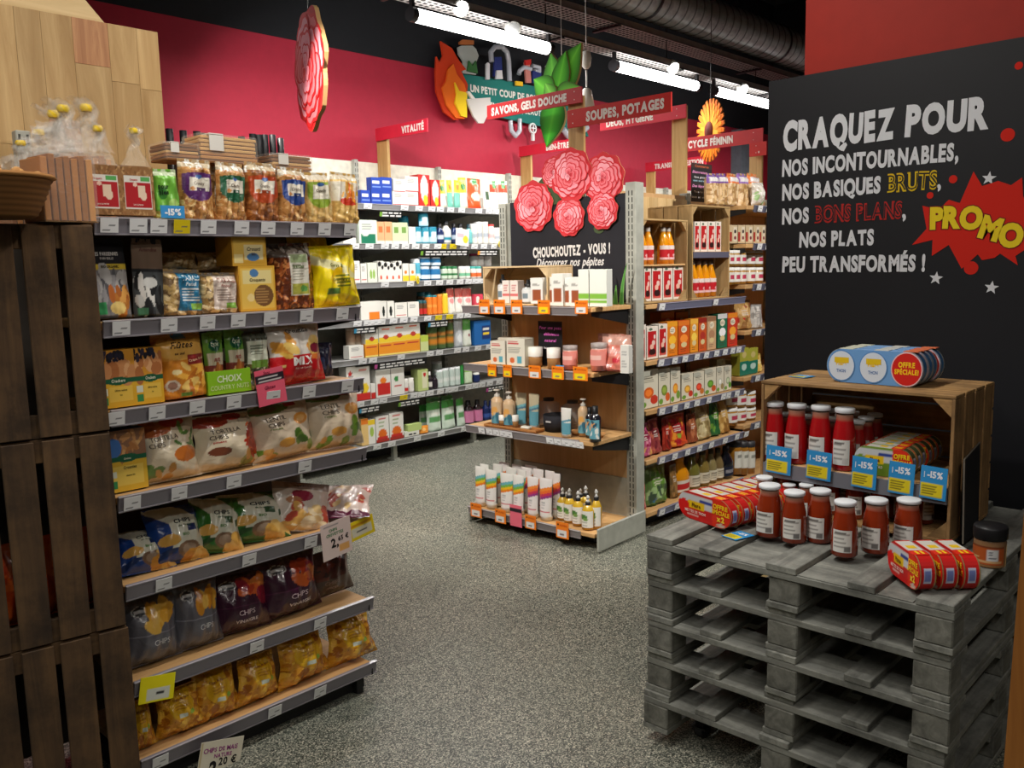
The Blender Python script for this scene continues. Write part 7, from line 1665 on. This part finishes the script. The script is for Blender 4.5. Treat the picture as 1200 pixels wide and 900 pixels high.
def row_of(k, P0, P1, z, H, n, step, desc, place, rz=0.0, jit=0.0, names=None):
    """n packs one behind another; P0,P1 world ends of the front bottom edge (left, right as seen)"""
    a, b = Vector(P0[:2]), Vector(P1[:2]); d = b - a; L = d.length; ang = math.atan2(d.y, d.x); back = Vector((-d.y, d.x)).normalized()
    if back.x < 0: back = -back
    mid = (a + b) / 2; R = random.Random(n)
    for i in range(n):
        p = mid + back * step * i
        nm_ = (names or ['front', 'second', 'third', 'fourth', 'fifth', 'sixth', 'seventh', 'rear'])[i]
        q = R.uniform(-1, 1) * .004; put(k, (p.x + d.x / L * q, p.y + d.y / L * q, z + .001), ang + R.uniform(-.02, .02), (L / k.w, step / k.d * .76, H / k.h), desc + ', ' + nm_ + ' of its row', place)
# left row: 7 red packs
A_, B_ = on_plane(800, 598, 2, PZ), on_plane(850, 622, 2, PZ)
Pa, Pb = on_plane(795, 603, 2, PZ), on_plane(857, 624, 2, PZ)
Hh = Z_at(572, *( (Pa + Pb) / 2)[:2]) - PZ
row_of(TR, Pa, Pb, PZ, .1, 7, .055, 'red tuna tin pack at the left pallet edge', None)
Pa, Pb = on_plane(1040, 668, 2, PZ), on_plane(1077, 697, 2, PZ)
row_of(TR, Pa, Pb, PZ, .1, 3, .062, 'red tuna tin pack at the right pallet corner', None)
Pa, Pb = (CX + .03, Y_at(1000, CX + .03, zs), 0), (CX + .03, Y_at(1068, CX + .03, zs), 0)
row_of(TG, Pa, Pb, zs, .1, 6, .055, 'green tuna tin pack on the crate shelf', None)
# blue packs on top of the crate
LB = (110, 160, 214)
def blue():
    a = Art(LB); k = tin_pack(.27, .042, .085, 3, (130, 172, 220), a, [(-.34, .5, .47, (214, 224, 236), (90, 140, 196)), (.0, .5, .47, (214, 224, 236), (90, 140, 196)), (.34, .5, .5, (210, 36, 30), (230, 190, 190))],
        [('OFFRE', .84, .56, .15, (250, 200, 30), dict(bold=.05, maxu=.2)), ('SPÉCIALE!', .84, .36, .14, (250, 200, 30), dict(bold=.05, maxu=.26)), ('Phare', .16, .52, .12, (240, 196, 20), dict(bold=.05, maxu=.16)), ('Phare', .5, .52, .12, (240, 196, 20), dict(bold=.05, maxu=.16)), ('THON', .16, .3, .1, (70, 110, 170), {}), ('THON', .5, .3, .1, (70, 110, 170), {})], tin=(50, 110, 170), rim=(190, 190, 180))
    for cx in (-.34, 0):
        t = MB(); t.lathe([(.036, .0022, (96, 150, 210)), (0, .0023, (96, 150, 210))], 24, 0, Matrix.Translation((cx * .27, 0, .0425 - .006)) @ Matrix.Scale(.55, 4, (0, 0, 1)) @ Matrix.Rotation(math.pi / 2, 4, 'X'), False, False); 
        t2 = MB(); t2.box(cx * .27 - .02, -.0027, .05, cx * .27 + .022, -.0025, .064, (60, 80, 150) if False else (226, 190, 30)); k.parts.append(('gold_band', t2.mesh('gold_band', PAPER), 0, None))
    t = MB(); t.box(-.1, .002, .085, -.06, .04, .0865, (214, 214, 190)); t.box(.0, .002, .085, .04, .04, .0865, (206, 206, 196)); t.box(.08, .002, .085, .12, .04, .087, (226, 120, 80)); k.parts.append(('printed_flap', t.mesh('printed_flap', PAPER), 0, None))
    return C(k)
zc = CZ + CH_ + .001
Xf = CX + .11
Pa, Pb = (Xf, Y_at(969, Xf, zc), 0), (Xf, Y_at(1082, Xf, zc), 0)
Hb = Z_at(407, Xf, Pa[1]) - zc
row_of(blue(), Pa, Pb, zc, min(.12, Hb), 4, .052, 'blue tuna tin pack on top of the wooden crate', None, names=['front', 'second', 'third', 'rear'])
# tags --------------------------------------------------------------------------------
T15 = card(.07, .1, Art((50, 150, 214)).rect(.05, .06, .84, .48, (236, 216, 40)).lines(3, .1, .12, .75, .42, 4, (120, 110, 40)).rect(.05, .06, .84, .1, (206, 190, 60)), [('-15%', .54, .66, .2, (240, 244, 250), dict(bold=.04, maxu=.72)), ('I', .14, .64, .2, (226, 236, 246), dict(bold=.0))])
for x0, x1, y0, y1 in ((897, 926, 523, 555), (944, 973, 529, 562), (997, 1026, 536, 572), (1040, 1070, 542, 579), (1077, 1108, 547, 585)):
    X = CX - .012; xm = (x0 + x1) / 2; ya, yb_ = Y_at(x0, X, .93), Y_at(x1, X, .93); zt_, zb_ = Z_at(y0, X, (ya + yb_) / 2), Z_at(y1, X, (ya + yb_) / 2)
    put(T15, (X, (ya + yb_) / 2, zb_), -math.pi / 2, ((ya - yb_) / T15.w, 1, (zt_ - zb_) / T15.h), 'blue and yellow minus 15 percent tag', 'crate shelf edge', roll=.04)
P = on_plane(859, 629, 2, PZ); put(T15, (P[0] - .03, P[1], PZ + .004), -math.pi / 2 - .25, (.95, 1, .9), 'blue and yellow tag lying flat beside the red tins', None, None, -math.pi / 2)
P = on_plane(936, 442, 2, zc); put(T15, (P[0] - .02, P[1], zc + .003), -math.pi / 2 - .2, (1, 1, .7), 'blue and yellow tag lying flat on the crate', None, None, -math.pi / 2)
# brown spread jar with black lid
a = Art((176, 84, 34)).rect(.05, .1, .95, .2, (206, 160, 110)).rect(.55, .2, .86, .85, (206, 206, 206)).lines(2, .6, .3, .8, .75, 4, (90, 90, 100)).rect(0, .9, 1, 1, (120, 60, 30)).rect(.08, .35, .4, .42, (226, 180, 120))
PB = bottle(.045, .12, [(0, .0, (150, 104, 60)), (.96, 0, (150, 104, 60)), (1, .03, (170, 120, 70)), (1, .62, (130, 96, 66)), (.92, .68, (120, 96, 72))], (.08, .54, 1.015, a, 2.6), [(1.02, .68, (14, 14, 16)), (1.06, .72, (18, 18, 20)), (1.06, .95, (20, 20, 22)), (1.0, 1, (24, 24, 26)), (0, 1, (24, 24, 26))], name='spread_jar', cat='jar', n=28)
P = on_plane(1159, 661, 2, PZ); put(PB, (P[0], P[1], PZ + .001), -math.pi / 2 - .1, (1, 1, 1.02), 'squat brown spread jar with black lid at the right pallet edge')
# black slate leaning on the crate's right side
Xs = CX + .1; ya = CY0 - .014
e = empty('black_slate', (CX + .03, CY0 - .028, PZ + .001), 'black slate board leaning against the right side of the crate', 'sign')
z_top = .31; Ls = .16
m = MB(); m.add([(0, 0, 0), (Ls, 0, 0), (Ls, .008, z_top), (0, .008, z_top - .03), (0, -.006, 0), (Ls, -.006, 0), (Ls, .002, z_top), (0, .002, z_top - .03)], [(0, 3, 2, 1), (4, 5, 6, 7), (0, 1, 5, 4), (1, 2, 6, 5), (2, 3, 7, 6), (3, 0, 4, 7)], (20, 20, 24)); obj('slate', m.mesh('slate', flat('slate_black', (20, 20, 24), .6)), e)
m = MB(); m.tube((.0, -.004, 0), (.0, .004, z_top - .03), .003, 6); m.tube((0, .004, z_top - .03), (Ls, .004, z_top), .003, 6); obj('frame_edge', m.mesh('frame_edge', flat('slate_edge', (120, 112, 100), .6)), e)
# wooden post in the right foreground
Pq = on_plane(1200, 700, 2, 0); 
Xp = 1.75; yp0 = Y_at(1199, Xp, 1.0)
za_ = on_plane(1200, 600, 0, Xp); zb2 = on_plane(1176, 900, 0, Xp)
e = empty('timber_post', (Xp, zb2[1], 0), 'orange-brown timber post at the right picture edge', 'post')
m = MB(); w_ = .09; y_t, y_b = za_[1], zb2[1]; k_ = (y_t - y_b) / (za_[2] - zb2[2])
y_at = lambda z: y_b + k_ * (z - zb2[2])
zt_ = za_[2] + .02
pts = [(0, y_at(0) - y_b), (0, y_at(zt_) - y_b)]
v = [(x, (y_at(z) - y_b) + dy, z) for z in (0, zt_) for x, dy in ((0, 0), (.05, 0), (.05, -w_), (0, -w_))]
m.add(v, [(0, 3, 2, 1), (4, 5, 6, 7), (0, 1, 5, 4), (1, 2, 6, 5), (2, 3, 7, 6), (3, 0, 4, 7)]); obj('post', m.mesh('post', wood('orange_timber', (150, 92, 34), (186, 124, 56), 'Z', .55, 1.0, .2, .05)), e)
m = MB(); m.box(-.03, y_at(0) - y_b - w_ - .03, 0.0, .08, y_at(0) - y_b + .03, .012); obj('foot_plate', m.mesh('foot_plate', BKM), e)

# ================================================================== overhead signs and hanging cut-outs
POSTW = wood('sign_post_pine', (176, 134, 76), (214, 176, 114), 'Z', .6, .8, .15, .08)
REDS = flat('sign_red', (186, 36, 40), .5, spec=.3, mottling=.02); REDS2 = flat('sign_red_bright', (196, 34, 26), .5, spec=.3, mottling=.02); RED3 = flat('sign_crimson', (206, 40, 60), .5, spec=.3, mottling=.02)
def post(px0, px1, X, Yc, z0, z1, desc):
    ya, yb_ = Y_at(px0, X, z1 - .3), Y_at(px1, X, z1 - .3)
    e = empty('sign_post', (X, (ya + yb_) / 2, z0), desc, 'sign post'); m = MB(); w_ = ya - yb_
    m.box(0, -w_ / 2, 0, .022, w_ / 2, z1 - z0, ch=.002); obj('post', m.mesh('post', POSTW), e); return e, w_
def aisle_sign(e, ex, txt, x0, x1, yt0, yb0, X, mat, col=(232, 222, 214), tx0=.06, tx1=.94, th=.5, screws=None, cap=None):
    """board across the aisle on the plane x=X between the pixel columns; yt0/yb0 pixel rows at x0"""
    Pa, Pb = on_plane(x0, yt0, 0, X), on_plane(x0, yb0, 0, X); zt_, zb_ = Pa[2], Pb[2]; y0 = Pa[1]; y1 = Y_at(x1, X, (zt_ + zb_) / 2)
    L, H = y0 - y1, zt_ - zb_
    b = MB(); b.box(-.006 , -L, 0, .006, 0, H, ch=.001)
    o = obj('sign_panel', b.mesh('sign_panel', mat), e, (X - e.location.x - .008, y0 - e.location.y, zb_ - e.location.z))
    if not txt: txt = ' .'
    t = MB(); letters(t, txt, L * (tx0 + tx1) / 2, H * (.5 - th / 2), H * th, col, bold=.055, jitter=.06, squash=.8, gap=.05, maxw=L * (tx1 - tx0))
    lt = obj('lettering', t.mesh('lettering', LETTER), o, (-.0075, 0, 0), (0, 0, -math.pi / 2))
    if screws:
        s = MB()
        for u in screws:
            for v_ in (.25, .75):
                s.lathe([(.004, 0, (230, 220, 210)), (0, .001, (230, 220, 210))], 8, 0, Matrix.Translation((-.007, -u * L, v_ * H)) @ Matrix.Rotation(-math.pi / 2, 4, 'Y'), False, False)
        obj('screws', s.mesh('screws', PAPER), o, kind='stuff')
    return o
XS = 4.62
e, w_ = post(666, 684, XS + .03, 0, 0.0, Z_at(112, XS, 3.75), 'pine post carrying the soap and soup signs behind the peony board')
aisle_sign(e, 0, 'SAVONS, GELS DOUCHE', 572, 683, 124, 141, XS + .01, REDS, tx0=.03, tx1=.88, screws=(.93,))
aisle_sign(e, 0, 'SOUPES, POTAGES', 666, 788, 130, 151, XS - .01, REDS2, tx0=.2, tx1=.94, screws=(.06,))
XD = 5.9
e, w_ = post(787, 804, XD + .03, 0, 0.0, Z_at(122, XD, 3.7), 'pine post carrying the deodorant sign above the soup crates')
aisle_sign(e, 0, 'DÉOS, HYGIÈNE', 704, 805, 139, 154, XD + .0, RED3, tx0=.06, tx1=.66, screws=(.9,))
XCy = 7.2
e, w_ = post(878, 893, XCy + .03, 0, 0.0, Z_at(150, XCy, 3.7), 'pine post carrying the feminine cycle sign at the far right')
aisle_sign(e, 0, 'CYCLE FÉMININ', 806, 895, 162, 178, XCy + .01, REDS, tx0=.02, tx1=.62, screws=(.88,))
aisle_sign(e, 0, '', 879, 899, 168, 184, XCy - .02, REDS2, screws=(.4,))
for txt, p0, p1, x0, x1, yt_, yb_, pt, dsc in (('VITALITÉ', 442, 454, 441, 502, 151, 166, 162, 'vitality'), ('BIEN-ÊTRE', 610, 622, 609, 672, 172, 184, 182, 'well-being'), ('TRANSIT. DIGESTION', 757, 767, 757, 828, 191, 202, 199, 'digestion')):
    X = X_at((p0 + p1) / 2, 6.4, 2.75)
    ya, yb2 = Y_at(p0, X, 2.75), Y_at(p1, X, 2.75)
    e = empty('sign_post', (X, (ya + yb2) / 2, 2.42), 'short pine post with the red ' + dsc + ' sign on the wall shelving', 'sign post'); m = MB(); w_ = ya - yb2
    m.box(0, -w_ / 2, 0, .03, w_ / 2, Z_at(pt - 8, X, 6.4) - 2.42, ch=.002); obj('post', m.mesh('post', POSTW), e)
    aisle_sign(e, 0, txt, x0, x1, yt_, yb_, X - .01, RED3, tx0=.5 if dsc != 'digestion' else .16, tx1=.96)

# fire and mortar wall emblem with teal banner (on the back wall)
FYW = 6.52
def wz(px, py, Y=FYW): P = on_plane(px, py, 1, Y); return P[0], P[2]
e0 = wz(560, 110)
fe = empty('wall_emblem', (e0[0], FYW, e0[1]), 'teal banner with painted flame, jars and mortar on the back wall', 'sign')
def wpoly(pts, col, dy, name, th=.02, label=None, par=None):
    q = [wz(*p) for p in pts]; m = MB(); m.poly([(a - e0[0], b - e0[1]) for a, b in q], col, 0, lambda X, Z: (X, dy, Z), th)
    return obj(name, m.mesh(name, MATTE), par or fe, label=label)
wpoly([(537, 86), (580, 92), (640, 104), (672, 108), (690, 160), (560, 132), (540, 118)], (36, 116, 108), -.0, 'banner', .03)
fl = [(508, 85), (509, 67), (513, 74), (517, 66), (514, 49), (527, 57), (536, 72), (544, 82), (538, 84), (546, 100), (545, 110), (541, 140), (530, 141), (518, 132), (509, 108)]
wpoly(fl, (206, 60, 24), -.03, 'flame')
wpoly([(521, 82), (527, 76), (531, 88), (540, 100), (543, 112), (540, 140), (530, 139), (519, 124), (514, 104), (519, 96)], (236, 110, 30), -.055, 'flame_core')
wpoly([(527, 98), (532, 108), (541, 110), (541, 139), (534, 137), (527, 122), (529, 112)], (244, 206, 40), -.08, 'flame_heart')
mo = wpoly([(539, 118), (566, 116), (566, 124), (562, 138), (558, 146), (552, 146), (546, 138), (541, 126)], (206, 202, 196), -.11, 'mortar')
wpoly([(539, 109), (542, 109), (549, 118), (546, 120)], (226, 222, 216), -.105, 'pestle')
wpoly([(535, 56), (539, 54), (552, 54), (556, 58), (559, 66), (556, 74), (556, 88), (540, 86), (541, 72), (536, 64)], (170, 176, 170), -.025, 'glass_jar')
wpoly([(536, 50), (540, 47), (553, 48), (553, 53), (537, 53)], (186, 110, 60), -.03, 'cork')
wpoly([(544, 84), (546, 72), (550, 78), (554, 72), (556, 87)], (60, 110, 60), -.05, 'herb')
def arch_pipe(pts, r_px, name, col=(176, 178, 186), dy=-.05):
    q = [wz(*p) for p in pts]; d = 8.2 / F_PX * r_px * 1.3; m = MB(); P = [Vector((a - e0[0], dy, b - e0[1])) for a, b in q]
    for i in range(len(P) - 1): m.tube(P[i], P[i + 1], d, 8, col)
    for p in P[1:-1]: m.lathe([(0, -d, col), (d * .7, -d * .7, col), (d, 0, col), (d * .7, d * .7, col), (0, d, col)], 8, 0, Matrix.Translation(p))
    return obj(name, m.mesh(name, GLAZE), fe)
arch_pipe([(572, 74), (571, 62), (576, 56), (584, 56), (590, 62), (592, 72), (593, 96)], 2.6, 'white_pipe')
arch_pipe([(604, 88), (605, 84), (610, 80), (618, 82)], 2.4, 'white_pipe'); arch_pipe([(622, 84), (628, 86), (628, 80), (620, 78)], 2.2, 'white_pipe')
arch_pipe([(594, 142), (595, 154), (600, 160), (605, 154), (605, 140)], 2.4, 'white_pipe')
arch_pipe([(637, 80), (640, 76), (645, 76)], 2.6, 'white_pipe'); arch_pipe([(656, 152), (662, 160), (672, 160), (684, 150)], 3.4, 'white_pipe'); arch_pipe([(638, 142), (638, 168)], 2.0, 'white_pipe')
wpoly([(566, 76), (568, 74), (570, 76), (570, 94), (566, 94)], (206, 206, 210), -.05, 'pale_bottle'); wpoly([(575, 68), (583, 68), (584, 84), (580, 92), (574, 90)], (40, 50, 110), -.06, 'blue_bottle'); wpoly([(576, 84), (582, 84), (583, 94), (575, 94)], (206, 206, 206), -.08, 'pale_flask')
wpoly([(610, 74), (616, 72), (618, 98), (612, 98)], (190, 120, 110), -.06, 'pink_column'); wpoly([(619, 84), (629, 86), (628, 100), (619, 98)], (40, 50, 110), -.07, 'blue_block'); wpoly([(609, 72), (616, 71), (616, 77), (610, 78)], (190, 40, 36), -.08, 'red_cap'); wpoly([(600, 96), (608, 97), (608, 102), (600, 101)], (226, 180, 40), -.06, 'yellow_block')
x, z = wz(621, 151); m = MB(); M_ = Matrix.Translation((x - e0[0], -.03, z - e0[1])) @ Matrix.Rotation(math.pi / 2, 4, 'X')
m.lathe([(.035, 0, (60, 30, 40)), (.035, .02, (60, 30, 40)), (.048, .02, (220, 220, 220)), (.058, .02, (220, 220, 220)), (.058, 0, (220, 220, 220))], 20, 0, M_, False, False); m.box(x - e0[0] - .035, -.055, z - e0[1] - .006, x - e0[0] + .035, -.045, z - e0[1] + .006, (220, 220, 220)); m.box(x - e0[0] - .006, -.056, z - e0[1] - .035, x - e0[0] + .006, -.046, z - e0[1] + .035, (220, 220, 220)); m.box(x - e0[0] - .02, -.05, z - e0[1] - .13, x - e0[0] + .02, -.03, z - e0[1] - .06, (206, 206, 206)); obj('valve_wheel', m.mesh('valve_wheel', PAPER), fe)
for t, x0, y0, x1, y1, cap in (('UN PETIT COUP DE POUCE', 551, 107, 646, 122, 8), ('RELAXATION, BEAUTÉ', 570, 126, 640, 137, 7)):
    a, b = wz(x0, y0), wz(x1, y1); h = wz(x0, y0 - cap)[1] - a[1]; L = math.hypot(b[0] - a[0], b[1] - a[1]); ang = math.atan2(b[1] - a[1], b[0] - a[0])
    m = MB(); letters(m, t, a[0] - e0[0], a[1] - e0[1], h, (222, 222, 214), align='l', maxw=L, rot=ang, y=-.004, bold=.045, jitter=.06, squash=.9)
    obj('lettering', m.mesh('lettering', LETTER), fe)

# hanging red peony cut-out, seen obliquely
Yp = 3.9; P = on_plane(362, 81, 1, Yp); dep = project(P)[2]; Hh = 138 / F_PX * dep
view = math.atan2(P[1], P[0])
e = empty('hanging_peony', P, 'red and pink peony cut-out hanging edge-on at upper left', 'decoration', rot=(0, .03, view + .27 + math.pi))
# local: disc in plane x-z, facing -y
r_ = Hh / 2; pts = [(r_ * .98 * (1 + .05 * math.sin(7 * t) + .03 * math.sin(13 * t)) * math.cos(t) * .92, r_ * .98 * (1 + .05 * math.sin(7 * t)) * math.sin(t)) for t in np.linspace(0, 6.283, 60, endpoint=False)]
m = MB(); m.poly(pts, (206, 30, 30), 0, None, .022, (190, 150, 100)); peony(m, 0, 0, r_ * .97, -.0006, 3, [(236, 60, 60), (246, 140, 156), (226, 40, 44), (216, 24, 28), (244, 130, 146)], .4)
obj('flower_panel', m.mesh('flower_panel', MATTE), e)
m = MB(); m.tube((0, .01, r_ * .9), (0, .01, ZC - P[2]), .003, 5); obj('cord', m.mesh('cord', BKM), e)
# green leaf cut-out
XLv = 4.85
def lz(px, py): Q = on_plane(px, py, 0, XLv); return Q[1], Q[2]
c0 = lz(655, 110)
e = empty('hanging_leaf', (XLv, c0[0], c0[1]), 'bright green leaf cut-out hanging above the soap sign', 'decoration', rot=(0, 0, -math.pi / 2))
def leafp(p0, p1, wpx, col, dy, name='leaf'):
    a, b = lz(*p0), lz(*p1); ax, az = -(a[0] - c0[0]), a[1] - c0[1]; bx_, bz_ = -(b[0] - c0[0]), b[1] - c0[1]
    L = math.hypot(bx_ - ax, bz_ - az); ux, uz = (bx_ - ax) / L, (bz_ - az) / L; W = wpx / F_PX * 7.0
    def f(U, V): s_ = (U - .5) * W * np.sin(np.pi * np.clip(V, .0, 1) ** .8); return (ax + ux * L * V - uz * s_, dy - .01 * np.cos((U - .5) * 3.1) * 0 + 0 * U, az + uz * L * V + ux * s_)
    cc = np.array(col, float)
    def cf(U, V): e_ = np.abs(U - .5)[:, None] * 2; return cc * (1 - .45 * e_ ** 3) + np.array([40, 40, 20]) * (1 - e_) ** 4 * .8
    m = MB(); m.grid(f, 10, 22, cf); m.grid(lambda U, V: (lambda A, B, D: (A, B + .02, D))(*f(1 - U, V)), 4, 12, None, (176, 150, 100))
    for u in (0, 1):
        def g(U, V, u=u): A, B, D = f(V * 0 + u, V); return (A, B + .02 * (U if u == 0 else 1 - U), D)
        m.grid(g, 1, 22, None, (190, 160, 106))
    return obj(name, m.mesh(name, MATTE), e)
leafp((648, 112), (681, 50), 36, (90, 190, 50), 0); leafp((651, 114), (646, 62), 28, (100, 200, 70), -.006); leafp((653, 113), (664, 60), 24, (80, 186, 44), -.012)
leafp((650, 113), (627, 93), 28, (96, 200, 60), -.016); leafp((651, 116), (682, 102), 24, (110, 200, 70), -.02); leafp((655, 112), (643, 173), 34, (60, 170, 40), -.024); leafp((652, 118), (642, 98), 18, (120, 210, 80), -.03)
m = MB(); q = lz(657, 70); m.tube((-(q[0] - c0[0]), .01, q[1] - c0[1]), (-(q[0] - c0[0]), .01, ZC - c0[1]), .003, 5); obj('cord', m.mesh('cord', WHT), e)
# orange daisy cut-out
XDs = 7.7; Pd = on_plane(832, 153, 0, XDs); dep = project(Pd)[2]; rd_ = 39 / F_PX * dep
e = empty('hanging_daisy', Pd, 'orange daisy cut-out hanging before the feminine cycle sign', 'decoration', rot=(0, 0, math.atan2(Pd[1], Pd[0]) + .45 + math.pi))
m = MB(); y = 0
for ring, (n, L, W_p, col) in enumerate(((26, 1.0, .1, (226, 110, 20)), (24, .86, .09, (240, 140, 30)), (20, .66, .08, (248, 160, 50)))):
    for i in range(n):
        a = 6.283 * i / n + ring * .12; pts = petal(0, 0, a, rd_ * L, rd_ * W_p, 12); m.poly(pts, col if i % 2 else tuple(int(c * .88) for c in col), 0, lambda X, Z, yy=y: (X, yy, Z), .012 if ring == 0 else 0, (180, 120, 50)); y -= .0002
m.lathe([(rd_ * .26, .012, (90, 30, 20)), (rd_ * .26, .02, (110, 40, 20)), (0, .024, (60, 16, 14))], 20, 0, Matrix.Rotation(math.pi / 2, 4, 'X')); obj('flower_panel', m.mesh('flower_panel', MATTE), e)
m = MB(); m.tube((0, .005, rd_ * .9), (0, .005, ZC - Pd[2]), .003, 5); obj('cord', m.mesh('cord', BKM), e)
finish_labels()
